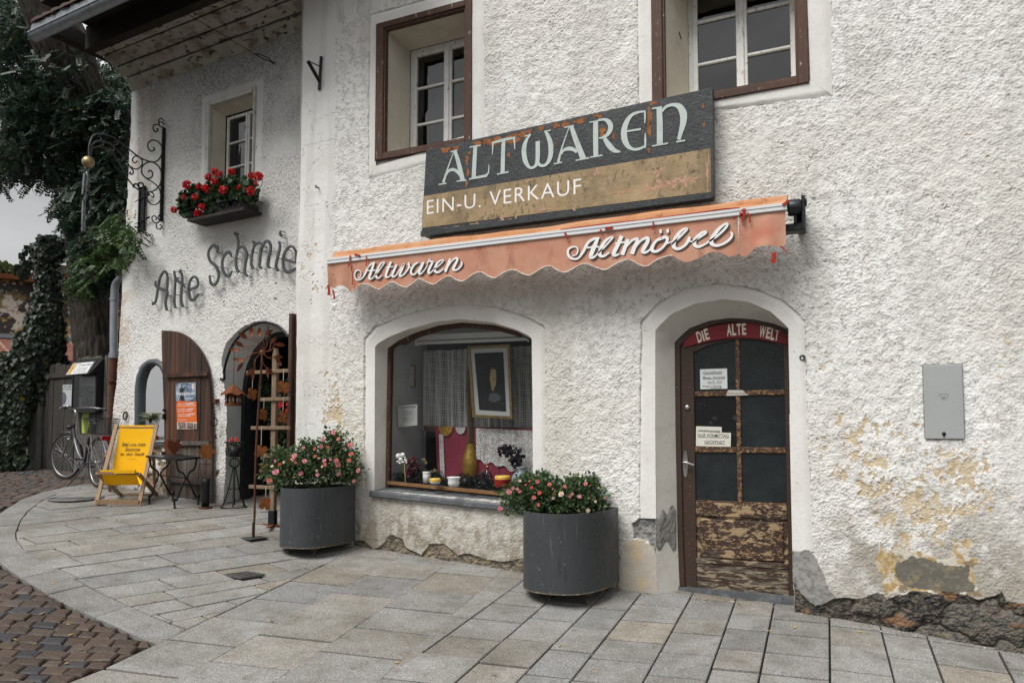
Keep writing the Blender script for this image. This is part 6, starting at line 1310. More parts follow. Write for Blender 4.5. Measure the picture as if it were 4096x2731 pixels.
# ------------------------------------------------------------------ planters with roses
steel_p = M('anthracite_planter_coat', (.042, .047, .051), [(3, 5, .45, .75, (.050, .055, .060)), (60, 3, .66, .72, (.09, .09, .09)), (8, 4, .6, .75, (.030, .034, .038), (2, 2, .3)), (16, 6, .60, .68, (.085, .09, .092), (3, 3, .22)), (30, 5, .66, .69, (.16, .155, .145))], .5, bump=[(90, .06)], rvar=.08)
rusty_edge = M('rusty_scuffed_rim', (.10, .085, .06), [(30, 5, .5, .65, (.24, .20, .15)), (18, 5, .5, .7, (.10, .045, .016))], .8)
soil = M('dark_soil', (.03, .022, .016), [(30, 4, .5, .7, (.05, .038, .028))], .95, bump=[(40, .8)])
def planter(label, xc, yc, a, b, rot, zb, zt, ex, feet):
    t = thing('planter', label, 'planter', (xc, yc - b / 2, zb - .04), 'grey steel planters against the white wall'); pts = []
    for k in np.linspace(math.pi, 2 * math.pi, 49):
        c, s = math.cos(k), math.sin(k); x = a * math.copysign(abs(c) ** (2 / ex), c); y = b * math.copysign(abs(s) ** (2 / ex), s); pts.append((xc + x * math.cos(rot) - y * math.sin(rot), yc + x * math.sin(rot) + y * math.cos(rot)))
    k = len(pts); cen = np.mean(pts, 0); inn_ = [tuple(np.array(q) + nrm(cen - np.array(q)) * .012) for q in pts]
    m = MB(); V = [(x, y, z) for P, z in ((pts, zb), (pts, zt), (inn_, zt), (inn_, zt - .25)) for x, y in P]
    m.add(V, [(j * k + i, j * k + (i + 1) % k, (j + 1) * k + (i + 1) % k, (j + 1) * k + i) for j in range(3) for i in range(k)]); m.add([(x, y, zb) for x, y in pts], [tuple(range(k))[::-1]]); sh = m.build('shell', steel_p, t)
    m = MB(); m.tube([(x, y, zb + .004) for x, y in pts[1:-1]], .006, 5); m.build('bottom_edge', rusty_edge, t)
    m = MB(); m.add([(x, y, zt - .05) for x, y in inn_], [tuple(range(k))]); m.build('soil', soil, t)
    for x, y in feet:
        g_ = float(gz(x, y)); f = MB(); f.lathe([(.001, 0), (.026, 0), (.026, .012), (.010, .016), (.010, .05), (.001, .05)], (x, y, g_), 10); f.box(Fr((x, y, zb), (1, 0, 0), (0, 1, 0), (0, 0, 1)), -.03, .03, -.03, .03, -.03, -.004); f.build('foot', rusty_edge, t)
    return t, pts
PR = (-2.143, -.077, .38, .727, -.001, .023, .666, 2.557); PL = (-4.853, -.10, .297, .64, .047, .204, .779, 2.9)
planter('dark grey steel planter standing between the shop window and the door', *PR, [(-2.18, -.68), (-1.92, -.18), (-2.38, -.25), (-1.9, -.55)])
planter('dark grey steel planter at the house corner left of the shop window', *PL, [(-4.95, -.62), (-4.66, -.12), (-5.05, -.2), (-4.7, -.55)])
pink = [M('salmon_petal', (.62, .16, .15), [(40, 3, .45, .7, (.68, .28, .25))], .6, trans=.25), M('pink_petal', (.66, .22, .26), [(40, 3, .45, .7, (.70, .36, .38))], .6, trans=.25), M('coral_petal', (.58, .10, .075), [(40, 3, .45, .7, (.66, .22, .15))], .6, trans=.25), M('pale_petal', (.70, .52, .40), [(40, 3, .45, .7, (.72, .62, .5))], .6, trans=.25)]
def rose(c, r, d, mat, parent, name='flower'):
    mb = MB(); d = nrm(d); a = nrm(np.cross(d, (0.13, .2, 1))); b = np.cross(d, a)
    for ring, (n, rr, lift) in enumerate(((6, 1.0, .15), (5, .62, .42), (3, .34, .6))):
        for k in range(n):
            t = 6.283 * (k + ring * .4 + .3 * random.random()) / n; o = math.cos(t) * a + math.sin(t) * b; s_ = -math.sin(t) * a + math.cos(t) * b; R_ = r * rr * random.uniform(.85, 1.1); w_ = R_ * .62
            mb.add([c + d * r * .1 * ring, c + o * R_ * .5 - s_ * w_ * .8 + d * r * lift * .5, c + o * R_ - s_ * w_ * .5 + d * r * lift, c + o * R_ * 1.12 + d * r * lift * .8, c + o * R_ + s_ * w_ * .5 + d * r * lift, c + o * R_ * .5 + s_ * w_ * .8 + d * r * lift * .5], [(0, 1, 2, 3), (0, 3, 4, 5)], 0, True)
    return mb.build(name, mat, parent)
def px_vol(pts, depth0, spread):
    """points in the volume of a bush: image positions give its outline, each gets its own distance"""
    return [at_depth(x, y, depth0 + random.uniform(-spread, spread)) for x, y in pts]
def bush(label, loc, clumps, flowers, depth, group, zmin):
    t = thing('rose_bush', label, 'rose bush', loc, group); P, D = [], []
    stems = MB()
    root = np.array([loc[0], loc[1], loc[2]])
    for x, y, rx, ry, n in clumps:
        c = at_depth(x, y, depth); s = depth / FPX; k = n
        q = vdir(k) * (rng.random((k, 1)) ** .45); q = q * (1 + .45 * np.sin(q[:, :1] * 7 + x) * np.sin(q[:, 2:] * 8 + y)); off = q * np.array([rx * s, max(.12, min(rx * s * 1.3, .24)), ry * s]); k2 = rng.random(k) < .55; P.append((c + off)[k2]); D.append((q + np.array([0, -.25, .35]))[k2])
        for _ in range(3):
            e = c + vdir(1)[0] * np.array([rx, rx * .5, ry]) * s * .8; stems.tube(cr([root + np.array([random.uniform(-.2, .2), random.uniform(.0, .15), -.02]), (root + e) / 2 + np.array([random.uniform(-.05, .05), .06, .03]), e + np.array([0, .05, -.02])], 3), .003, 4)
    P, D = np.concatenate(P), np.concatenate(D); m = P[:, 1] < -.03; P, D = P[m], D[m]; N = len(P)
    leaf_mesh('foliage', P, D + vdir(N) * .7, vdir(N) + np.array([0, -.4, .9]), rng.uniform(.024, .046, N), lcol(N, (.058, .098, .045), (.135, .20, .085), .012), leaf_m, t, 'oval', .25, .2)
    stems.build('stems', M('green_stem', (.06, .075, .03), [], .7), t)
    for i, (x, y, r, mi) in enumerate(flowers):
        c = at_depth(x, y, depth - .26 * 1.0 + random.uniform(-.03, .05)); rose(c, random.uniform(.6, .85) * r * depth / FPX, ray(2048, 1900) * -1 + np.array([random.uniform(-.5, .5), 0, random.uniform(0, .6)]), pink[mi], t)
    return t
zl_ = lambda L: [(1050 + x * .3827, 1650 + y * .3827, r * .3827, m) for x, y, r, m in L]; zr_ = lambda L: [(1950 + x * .3827, 1850 + y * .3827, r * .3827, m) for x, y, r, m in L]
cl = [(1050 + x * .3827, 1650 + y * .3827, rx * .3827, ry * .3827, n) for x, y, rx, ry, n in ((180, 560, 140, 170, 900), (330, 520, 150, 150, 900), (480, 470, 150, 160, 900), (640, 430, 170, 150, 1000), (760, 330, 110, 150, 700), (560, 620, 260, 120, 1500), (820, 580, 170, 140, 1000), (880, 460, 110, 150, 650), (300, 680, 220, 90, 1000), (900, 680, 110, 70, 400), (740, 240, 50, 70, 140), (480, 330, 70, 60, 160), (160, 430, 80, 60, 160), (210, 790, 70, 50, 160), (640, 770, 60, 50, 140), (80, 640, 80, 80, 160), (990, 600, 50, 60, 120))]
bush('tall pink rose bush full of blooms in the planter at the house corner', (-4.85, -.40, .74), cl, zl_([(742, 208, 34, 1), (795, 275, 32, 0), (630, 278, 36, 1), (915, 338, 32, 0), (610, 355, 26, 0), (428, 365, 24, 1), (925, 432, 28, 2), (335, 450, 34, 1), (315, 485, 28, 1), (437, 505, 28, 1), (545, 380, 22, 2), (770, 500, 32, 0), (795, 545, 30, 0), (655, 540, 24, 0), (645, 500, 24, 1), (710, 490, 22, 1), (905, 500, 28, 2), (140, 620, 38, 1), (130, 505, 22, 1), (400, 635, 34, 1), (575, 650, 30, 1), (800, 640, 30, 1), (1000, 605, 36, 1), (68, 712, 38, 0), (955, 715, 24, 0), (100, 560, 22, 3), (550, 455, 20, 2), (625, 562, 18, 3), (568, 605, 16, 3), (345, 520, 18, 2), (680, 360, 18, 2), (222, 518, 16, 3), (178, 540, 20, 2), (590, 475, 14, 3)]), 7.42, 'rose bushes in the grey planters', .7)
cl = [(1950 + x * .3827, 1850 + y * .3827, rx * .3827, ry * .3827, n) for x, y, rx, ry, n in ((450, 260, 160, 140, 1000), (300, 330, 140, 120, 700), (600, 300, 170, 170, 1200), (760, 350, 200, 130, 1300), (920, 330, 170, 150, 1100), (1080, 330, 150, 160, 1000), (560, 430, 220, 100, 1300), (860, 450, 230, 80, 1300), (1120, 440, 130, 70, 600), (1090, 200, 60, 70, 200), (580, 150, 60, 50, 160), (900, 190, 60, 60, 160), (260, 450, 90, 60, 240), (520, 520, 60, 40, 160), (410, 150, 60, 40, 120))]
bush('low pink rose bush in the planter between the shop window and the door', (-2.14, -.40, .63), cl, zr_([(225, 305, 36, 1), (265, 268, 24, 1), (310, 275, 20, 1), (335, 300, 26, 0), (130, 478, 40, 1), (338, 190, 20, 3), (438, 192, 14, 2), (520, 196, 30, 0), (460, 258, 26, 2), (540, 316, 28, 2), (400, 230, 14, 2), (648, 228, 30, 0), (484, 365, 34, 0), (525, 440, 30, 0), (683, 272, 14, 2), (770, 328, 34, 3), (690, 370, 26, 3), (808, 250, 26, 0), (885, 328, 22, 1), (860, 352, 20, 0), (962, 355, 32, 1), (1025, 220, 24, 0), (1070, 240, 10, 2), (1052, 500, 22, 3), (1225, 370, 14, 1), (833, 150, 10, 0), (1160, 262, 14, 3), (1130, 405, 16, 3)]), 6.42, 'rose bushes in the grey planters', .6)
# ------------------------------------------------------------------ things on the old forge
# iron lettering
il = thing('iron_lettering', 'forged grey iron lettering spelling Alte Schmie along the old wall', 'lettering', LW.p(*LW.px(900, 1130), 0)); NL = .075
ZI = SZ(580, 920, .46875, NL, LW); ZI = (lambda f: lambda pts: [(u, v, w_ * 432 / 318 * 1.4) for u, v, w_ in f(pts)])(ZI)
LTR = [('A', [[(60, 630, 22), (90, 610, 16), (105, 530, 18), (125, 420, 18), (160, 355, 16), (185, 370, 16), (192, 430, 16), (185, 540, 18), (175, 620, 20), (185, 684, 18)], [(92, 435, 8), (95, 475, 16), (140, 505, 20), (188, 522, 18), (195, 558, 8)]]),
       ('l', [[(248, 350, 16), (258, 430, 16), (252, 550, 16), (250, 620, 18), (260, 664, 18)]]), ('t', [[(295, 342, 20), (318, 400, 16), (310, 520, 18), (308, 610, 20), (324, 654, 20)], [(275, 405, 8), (285, 440, 16), (320, 455, 18), (340, 488, 8)]]),
       ('e', [[(368, 512, 14), (430, 490, 16), (450, 468, 14), (445, 420, 16), (420, 398, 14), (385, 430, 16), (374, 500, 18), (380, 570, 20), (402, 600, 20), (430, 580, 18), (456, 545, 8)]]),
       ('S', [[(612, 190, 8), (617, 155, 24), (585, 132, 18), (550, 165, 16), (540, 215, 16), (560, 270, 18), (605, 310, 18), (628, 370, 18), (620, 430, 18), (590, 468, 20), (560, 450, 18), (550, 388, 6)]]), ('c', [[(737, 228, 6), (720, 193, 22), (690, 200, 18), (662, 250, 16), (660, 320, 18), (680, 375, 18), (715, 394, 20), (742, 350, 8)]]),
       ('h', [[(765, 25, 16), (785, 50, 16), (795, 120, 14), (778, 240, 16), (780, 320, 18), (800, 358, 18)], [(785, 180, 14), (815, 145, 16), (850, 155, 16), (868, 210, 18), (855, 310, 18), (855, 370, 18), (876, 393, 14)]]),
       ('m', [[(915, 95, 10), (930, 120, 14), (912, 220, 14), (905, 290, 16), (922, 328, 18)], [(915, 185, 12), (940, 130, 14), (980, 110, 14), (1000, 130, 12)], [(998, 140, 12), (990, 185, 14), (985, 260, 16), (980, 310, 16), (997, 326, 16)], [(995, 175, 14), (1025, 110, 16), (1060, 100, 16), (1078, 150, 16), (1060, 250, 16), (1055, 310, 18), (1072, 322, 12)]]),
       ('i', [[(1140, 98, 10), (1152, 140, 16), (1130, 240, 18), (1118, 310, 18), (1137, 346, 16)], [(1158, 8, 6), (1155, 35, 16), (1171, 61, 6)]]),
       ('e', [[(1173, 238, 14), (1230, 265, 16), (1287, 270, 14), (1284, 180, 14), (1250, 140, 14), (1210, 165, 16), (1180, 230, 16), (1180, 310, 18), (1210, 360, 20), (1260, 345, 18), (1284, 325, 8)]])]
for ch, S_ in LTR:
    m = MB()
    for j, st_ in enumerate(S_):
        P = ZI(st_); m.stroke(LW, P, NL - .008 + .003 * j, NL + .006 + .004 * j)
        for q in (P[0], P[len(P) // 2], P[-1]):
            if q is P[len(P) // 2] and len(S_) > 2: continue
            m.tube([LW.p(q[0], q[1], -.02), LW.p(q[0], q[1], NL)], .005, 5)
    m.build('letter', grey_iron, il)
# hanging wrought bracket, standing straight out from the wall
q0 = LW.px(650, 700, .03); PB = LW.p(q0[0], 0, 0); ib = thing('iron_sign_bracket', 'ornate black wrought iron sign bracket with scrolls and a gold ball on the old house', 'sign bracket', LW.p(q0[0], q0[1], 0))
BF = Fr(PB, LW.N, (0, 0, 1), -LW.U)
def zb(L): return [(300 + x * .33168, 430 + y * .33168) for x, y in L]
def bp(L): return [hit(x, y, PB, LW.U) for x, y in zb(L)]
pa_, pb_ = bp([(1060, 240)])[0], bp([(1040, 1375)])[0]; nb_ = float(np.dot(pa_ - PB, LW.N))
def sft(P): return [q + LW.N * (.03 - nb_) for q in P]
pa_, pb_ = sft([pa_, pb_]); pb_ = np.array([pa_[0], pa_[1], pb_[2]])
MB().bar(pa_, pb_, .045, .02, LW.U).build('post', black_iron, ib)
scr = [[(155, 600), (155, 480), (190, 360), (250, 318), (330, 320), (450, 360), (600, 470), (770, 600), (900, 650), (980, 640), (1030, 570), (1040, 480), (990, 410), (920, 390), (870, 430), (870, 490), (910, 525), (950, 500), (932, 478)],
       [(165, 600), (175, 490), (220, 420), (290, 400), (370, 415), (440, 455), (560, 580), (650, 710), (690, 760), (680, 800), (645, 795), (660, 772)], [(172, 600), (185, 510), (230, 472), (300, 475), (400, 520), (480, 600), (560, 740), (640, 880), (740, 980), (850, 1015), (940, 1000), (1010, 930), (1030, 800), (1000, 710), (930, 660), (860, 660), (800, 710), (795, 790), (850, 850), (910, 840), (925, 790), (895, 755), (872, 775)],
       [(650, 710), (720, 740), (780, 710), (800, 650), (770, 600), (710, 585), (680, 630), (710, 668), (737, 640)], [(850, 855), (930, 900), (1000, 970), (1025, 1080), (990, 1150), (920, 1168), (860, 1110), (855, 1050), (890, 1015), (935, 1040), (935, 1080), (905, 1065)],
       [(1060, 240), (1010, 220), (1005, 180), (1040, 175), (1065, 210)], [(1000, 205), (950, 205), (930, 250), (960, 292), (992, 265), (970, 250)], [(1000, 200), (1000, 150), (1030, 130), (1064, 162)], [(285, 400), (305, 370), (285, 345), (260, 352)], [(285, 400), (325, 420), (325, 460), (290, 456)], [(440, 455), (500, 440), (495, 410), (463, 412)], [(440, 455), (460, 500), (440, 525), (413, 510)], [(565, 580), (620, 590), (630, 560), (598, 566)], [(565, 580), (570, 630), (540, 640), (518, 625)],
       [(1020, 1370), (990, 1330), (1010, 1290), (1044, 1290)], [(965, 1395), (975, 1450), (1015, 1465), (1040, 1430), (1012, 1410)], [(1010, 1360), (980, 1390), (930, 1370), (915, 1320), (950, 1305), (975, 1340), (953, 1350)]]
for i, s_ in enumerate(scr):
    m = MB(); m.tube(sft(cr(bp(s_), 5)), .010 if i < 3 else .008, 6); m.build('scroll', grey_iron if i in (0, 1, 2, 8, 9, 10, 11, 12, 13) else black_iron, ib)
c0 = sft(bp([(145, 655)]))[0]; MB().ball(c0, .071, 20).build('ball', M('tarnished_gold', (.36, .27, .14), [(8, 5, .4, .7, (.24, .18, .10)), (30, 4, .6, .7, (.5, .42, .26))], .38, .6), ib)
pd = MB(); P = sft(bp([(133, 712), (133, 765), (133, 800), (135, 870), (120, 960), (112, 1050), (108, 1120), (100, 1300), (98, 1490)]))
pd.tube([P[0] + .025 * np.array([math.cos(t) * LW.N[0], math.cos(t) * LW.N[1], math.sin(t) - 1]) for t in np.linspace(0, 6.283, 14)[:-1]], .008, 6, closed=True)
pd.tube(P[1:], [.012, .024, .020, .026, .014, .012, .014, .016], 6); pd.bar(P[2] + LW.N * .03, P[5] + LW.N * .03, .03, .02); pd.bar(P[2] - LW.N * .025, P[4] - LW.N * .03, .02, .015); pd.bar(P[6] + LW.N * .02, P[8] + LW.N * .022, .03, .018)
for k in range(6): pd.ball(P[3] * (1 - k / 6) + P[5] * k / 6 + LW.N * (.03 if k % 2 else -.03), .016, 6)
pd.build('pendant', M('silvered_iron', (.22, .23, .24), [(20, 5, .45, .65, (.08, .085, .09))], .45, .7), ib)
# wall anchor with two hooked straps
an = thing('wall_anchor', 'black iron strap anchor with two cross pins at the edge of the old wall', 'wall anchor', LW.p(*LW.px(566, 900), 0)); m = MB()
a_, b_ = LW.px(566, 745, .05), LW.px(566, 925, .05); 
for d in (-.052, -.002, .048): m.box(LW, a_[0] + d - (.02 if d == -.002 else .014), a_[0] + d + (.02 if d == -.002 else .014), b_[1], a_[1], .02, .05 if d != -.002 else .04, 0, .004)
m.build('straps', black_iron, an)
for d in (-.06, .04): MB().tube(cr([LW.p(a_[0] + d + .01, a_[1] - .03, .05), LW.p(a_[0] + d, a_[1] + .025, .06), LW.p(a_[0] + d - .05, a_[1] + .04, .075), LW.p(a_[0] + d - .085, a_[1] + .0, .075)], 5), .013, 6).build('hook', black_iron, an)
for y in (792, 882): c1 = LW.px(566, y, .06); MB().tube([LW.p(c1[0] - .16, c1[1] - .03, .055), LW.p(c1[0] + .16, c1[1] + .025, .055)], [.004, .014, ][:2], 6).build('pin', black_iron, an)
# ring in the wall
m = MB(); c1 = LW.px(502, 1664, .03); m.tube([LW.p(c1[0] + .042 * math.cos(t), c1[1] + .048 * math.sin(t), .035) for t in np.linspace(0, 6.283, 22)[:-1]], .009, 6, closed=True); m.tube([LW.p(c1[0], c1[1] + .05, -.03), LW.p(c1[0], c1[1] + .05, .05)], .013, 6)
m.build('iron_ring', black_iron, label='rusty iron tethering ring hanging on the old wall above the deck chair', cat='iron ring')
# flower box with geraniums
ZG = lambda x, y: (680 + x * .17007, 650 + y * .17007)
fb = thing('flower_box', 'dark iron window box with scroll railing under the upstairs window of the old house', 'flower box', LW.p(*LW.px(880, 880, .15), .0))
a_, b_ = LW.px(*ZG(400, 1400), .30), LW.px(*ZG(1735, 1095), .30); fv = (a_[1] + b_[1]) / 2; fu0, fu1 = a_[0], b_[0]
bx = M('dark_box_wood', (.020, .016, .014), [(12, 5, .5, .7, (.04, .034, .03), (.3, 1, 1))], .8); m = MB(); m.box(LW, fu0, fu1, fv, fv + .03, .03, .30); m.box(LW, fu0 + .03, fu1 - .03, fv + .03, fv + .11, .05, .22); m.build('trough', bx, fb)
m = MB()
for v in (.03, .16): m.tube([LW.p(fu0, fv + v, .02), LW.p(fu0, fv + v, .29), LW.p(fu1, fv + v, .29), LW.p(fu1, fv + v, .02)], .006, 5)
for i in range(9):
    u = fu0 + .07 + (fu1 - fu0 - .14) * i / 8; s_ = 1 if i % 2 else -1
    m.tube(cr([LW.p(u + s_ * .012, fv + .075, .292), LW.p(u + s_ * .03, fv + .095, .292), LW.p(u + s_ * .008, fv + .115, .292), LW.p(u - s_ * .02, fv + .09, .292), LW.p(u, fv + .045, .292), LW.p(u + s_ * .035, fv + .035, .292)], 4), .0045, 5)
for s0_ in (.06, .16, .24): m.tube(cr([LW.p(fu0, fv + .04, s0_), LW.p(fu0 - .02, fv + .08, s0_ + .02), LW.p(fu0, fv + .12, s0_), LW.p(fu0 + .01, fv + .09, s0_ - .01)], 4), .0045, 5)
m.build('scroll_railing', black_iron, fb)
ge = thing('geraniums', 'red flowering geraniums filling the window box of the old house', 'flowers', LW.p((fu0 + fu1) / 2, fv + .15, .15)); P, D = [], []
for x, y, rx, ry, n in ((450, 900, 230, 260, 150), (380, 1100, 160, 160, 60), (700, 800, 250, 220, 150), (950, 800, 250, 300, 190), (1000, 1000, 200, 160, 90), (1250, 650, 260, 260, 160), (1400, 800, 220, 170, 100), (1550, 620, 280, 240, 170), (1800, 650, 230, 220, 140), (1500, 450, 120, 110, 40), (1900, 800, 100, 120, 40), (500, 1150, 120, 120, 40)):
    c = LW.w(*ZG(x, y), .2); s_ = .17007 / 318; k = n; qd = vdir(k) * (rng.random((k, 1)) ** .4); P.append(c + np.outer(qd[:, 0] * rx * s_, LW.U) + np.outer(qd[:, 2] * ry * s_, LW.V) + np.outer(qd[:, 1] * .13, LW.N)); D.append(qd)
P, D = np.concatenate(P), np.concatenate(D); N = len(P)
leaf_mesh('foliage', P, D * .6 + vdir(N) * .5 + np.array([0, 0, -.25]), np.tile(LW.N * .7 + LW.V * .7, (N, 1)) + vdir(N) * .55, rng.uniform(.05, .085, N), lcol(N, (.024, .055, .022), (.055, .10, .045), 0), leaf_m, ge, 'round', .3, .3)
redp = M('geranium_red', (.66, .014, .014), [(60, 3, .45, .6, (.45, .008, .012)), (30, 3, .55, .7, (.74, .06, .035))], .55, trans=.15); gst = MB()
for x, y, r in ((405, 530, 120), (690, 570, 90), (850, 620, 105), (910, 350, 100), (1060, 210, 90), (1190, 260, 65), (1100, 310, 55), (1060, 450, 85), (1450, 215, 90), (1910, 310, 85), (2080, 330, 115), (2020, 490, 50), (1250, 650, 112), (1630, 590, 66), (1905, 670, 108), (320, 820, 62), (590, 815, 85), (755, 1040, 90), (655, 1200, 108), (95, 1115, 92)):
    nn = .30 + random.uniform(-.02, .06); c = LW.w(*ZG(x, y), nn); R_ = r * .17007 / 318 * .95; k = 90; d = vdir(k); d = d[d @ LW.N > -.6]; k = len(d)
    leaf_mesh('flower', c + d * R_ * .62, np.cross(d, vdir(k)) * .85 + d * .45, d, np.full(k, R_ * .55), np.ones((k, 3)), redp, ge, 'petal', .25, .35)
    gst.tube(cr([c - LW.N * R_ * .4, c - LW.V * .06 - LW.N * .06, LW.p((LW.px(*ZG(min(max(x, 350), 1900), 900), .15))[0], fv + .15, .15)], 4), .003, 4)
gst.build('stems', M('geranium_stem', (.08, .10, .04), [], .7), ge)
# plant in the niche
sp_ = thing('spider_plant', 'small spider plant in a dark pot inside the arched niche', 'potted plant', LW.w(613, 1700, -.08)); c = LW.w(613, 1672, -.06); m = MB(); m.lathe([(.001, -.07), (.045, -.07), (.06, .03), (.05, .03), (.001, .01)], c, 14); m.build('pot', blackwood, sp_)
k = 60; d = vdir(k) * np.array([1, 1, .5]) + np.array([0, -.2, .5]); leaf_mesh('leaves', np.tile(c + np.array([0, 0, .02]), (k, 1)) + vdir(k) * .015, d, np.tile([0, 0, 1.], (k, 1)) + vdir(k) * .2, rng.uniform(.10, .19, k), lcol(k, (.10, .13, .06), (.30, .33, .22), 0), leaf_m, sp_, 'lance', .2, .6)

# ------------------------------------------------------------------ weathered arched shutter leaning on the wall, poster
z6 = lambda P, n=.07: [LW.px(620 + x * .306, 1280 + y * .306, n) for x, y in P]
sd_ = thing('wooden_door_leaf', 'dark arched plank door leaf standing open against the old wall behind the black table', 'door', LW.p(*LW.px(745, 2003), .06))
top = z6([(80, 135), (200, 140), (300, 158), (400, 205), (480, 270), (560, 360), (620, 460), (660, 560), (690, 680), (710, 850)]); R_e = z6([(690, 680), (710, 850), (725, 1100), (735, 1568)]) + [LW.px(848, 2008, .07)]
L_e = z6([(80, 135), (95, 700), (110, 1100), (125, 1568)]) + [LW.px(667, 1987, .07)]
vbot = LW.px(757, 1998, .07)[1]; vspl = LW.px(757, 1765, .07)[1]
lu = lambda v: float(np.interp(-v, [-q[1] for q in L_e], [q[0] for q in L_e])); ru = lambda v: float(np.interp(-v, [-q[1] for q in R_e], [q[0] for q in R_e]))
tv = lambda u: float(np.interp(u, [q[0] for q in top], [q[1] for q in top]))
upm, lom = MB(), MB(); uL, uR = lu(vbot), ru(vbot); cuts = [uL - .2, uL + .26 * (uR - uL), uL + .44 * (uR - uL), uL + .70 * (uR - uL), uR + .1]
OUT = [L_e[-1]] + [R_e[-1]] + R_e[::-1][1:] + [tuple(q) for q in cr(top, 4)[::-1][1:]] + L_e[1:-1]; OUT = [tuple(q[:2]) for q in OUT]
for a, b in zip(cuts, cuts[1:]):
    d_ = random.uniform(-.004, .004)
    for m_, y0, y1 in ((upm, vspl, 9), (lom, vbot - .1, vspl)):
        P = clip(OUT, [(a + .003, y0), (b - .003, y0), (b - .003, y1), (a + .003, y1)])
        if P: m_.prism(LW, P, .035, .07 + d_)
upm.build('upper_planks', dark_wood, sd_)
gw2 = M('rain_bleached_planks', (.060, .050, .042), [(6, 6, .42, .68, (.135, .12, .105), (4, 4, .12)), (4, 5, .5, .66, (.055, .028, .015), (3, 3, .3)), (30, 5, .58, .7, (.02, .017, .015), (3, 3, .1))], .85, bump=[(40, .5, (3, 3, .1))]); lom.build('lower_planks', gw2, sd_)
def batten(y0, y1, x0, x1, mt_):
    a, b = LW.px(x0, y0, .10), LW.px(x1, y1, .10); m = MB(); m.bar(LW.p(a[0], a[1], .088), LW.p(b[0], b[1], .088), .038, .05, LW.V)
    for t in (.1, .3, .5, .8): c_ = LW.p(a[0] + (b[0] - a[0]) * t, a[1] + (b[1] - a[1]) * t, .108); m.ball(c_, .007, 6)
    m.build('batten', mt_, sd_)
batten(1502, 1494, 660, 829, dark_wood); batten(1772, 1772, 690, 838, gw2); batten(1918, 1930, 672, 806, gw2)
m = MB(); a = LW.px(656, 1640, .075); m.ball(LW.p(a[0] + .02, a[1], .09), .02, 8); m.box(LW, a[0], a[0] + .03, a[1] - .12, a[1] - .05, .07, .10); m.build('latch', black_iron, sd_)
hp = MB(); a = LW.px(862, 1602, .04); hp.box(LW, a[0] - .03, a[0] + .03, a[1] - .02, a[1] + .02, -.03, .06); hp.tube([LW.p(a[0] + .02, a[1] - .05, .05), LW.p(a[0] + .02, a[1] + .02, .05)], .012, 6); hp.build('hinge_pintle', rust_pole, label='rusty hinge pintle set in the plaster between the leaf and the doorway', cat='hinge')
po = thing('event_poster', 'orange and blue event poster pinned on the dark wooden door leaf', 'poster', LW.p(*LW.px(748, 1716, .077), .077)); NP = .0765
qd = lambda P, n=NP: [LW.px(620 + x * .306, 1280 + y * .306, n) for x, y in P]
def quad(name, P, mt_, par, n=NP, fr=LW, th=.001):
    m = MB(); m.prism(fr, P[::-1] if area(P) < 0 else P, n, n + th); return m.build(name, mt_, par)
quad('photo_sheet', qd([(268, 822), (535, 815), (535, 1060), (278, 1060)]), M('poster_sky', (.20, .27, .36), [(7, 4, .45, .62, (.045, .065, .12)), (4, 3, .5, .7, (.33, .38, .44))], .5), po)
m = MB(); 
for P in ([(318, 890), (395, 885), (385, 930), (380, 1000), (392, 1056), (318, 1058), (330, 1000), (322, 930)], [(343, 890), (345, 838), (365, 825), (440, 833), (468, 858), (460, 862), (436, 842), (368, 836), (358, 845), (360, 888)]): m.prism(LW, qd(P), NP + .001, NP + .0016)
m.build('still_silhouette', blackwood, po)
quad('orange_sheet', qd([(280, 1110), (293, 1045), (318, 1062), (335, 1040), (345, 1060), (372, 1060), (545, 1065), (545, 1200), (552, 1330), (550, 1425), (290, 1425), (286, 1250)]), M('poster_orange', (.60, .115, .018), [(8, 3, .5, .75, (.64, .20, .03))], .5), po, NP + .002, LW, .0008)
mb = MB()
for s_, x0, y0, x1, h in (('Vitalpinum', 285, 982, 520, 46),): 
    a = qd([(x0, y0)])[0]; b = qd([(x1, y0 - 6)])[0]; W, F, _ = text_obj(None, s_, LW, a[0], a[1], h * .306 / 322, None, None, width=b[0] - a[0], n=NP + .003, shear=.2, bold=.004); mb.add(W, F)
for s_, x0, y0, x1, h in (('klangKRAFT', 405, 1100, 515, 24), ('singKRAFT', 415, 1172, 510, 22), ('erzählKRAFT', 415, 1240, 528, 24), ('Sa 02.09. 19.30 Uhr', 303, 1100, 400, 13), ('Sommernachtskonzert Musikkapelle Assling', 303, 1124, 525, 14), ('Sa 09.09. 16.00 Uhr', 303, 1170, 405, 13), ('Konzert „60 Jahre Sängerrunde Thal“', 303, 1196, 495, 14), ('Fr 29.09. 18.00 Uhr', 306, 1238, 410, 13), ('Kräutermärchen für Erwachsene', 308, 1260, 470, 14), ('Destillathaus', 310, 1306, 425, 10), ('kultur HERBST', 400, 1035, 508, 20)):
    a = qd([(x0, y0)])[0]; b = qd([(x1, y0 - 3)])[0]; W, F, _ = text_obj(None, s_, LW, a[0], a[1], h * .306 / 322, None, None, width=b[0] - a[0], n=NP + .0036, bold=.008); mb.add(W, F)
mb.build('lettering', white_p, po)
m = MB(); cc_ = qd([(498, 870)])[0]; m.add([LW.p(cc_[0] + .025 * math.cos(t), cc_[1] + .039 * math.sin(t), NP + .002) for t in np.linspace(0, 6.283, 20)[:-1]], [tuple(range(19))]); m.build('badge', M('badge_white', (.6, .5, .47), [], .5), po)
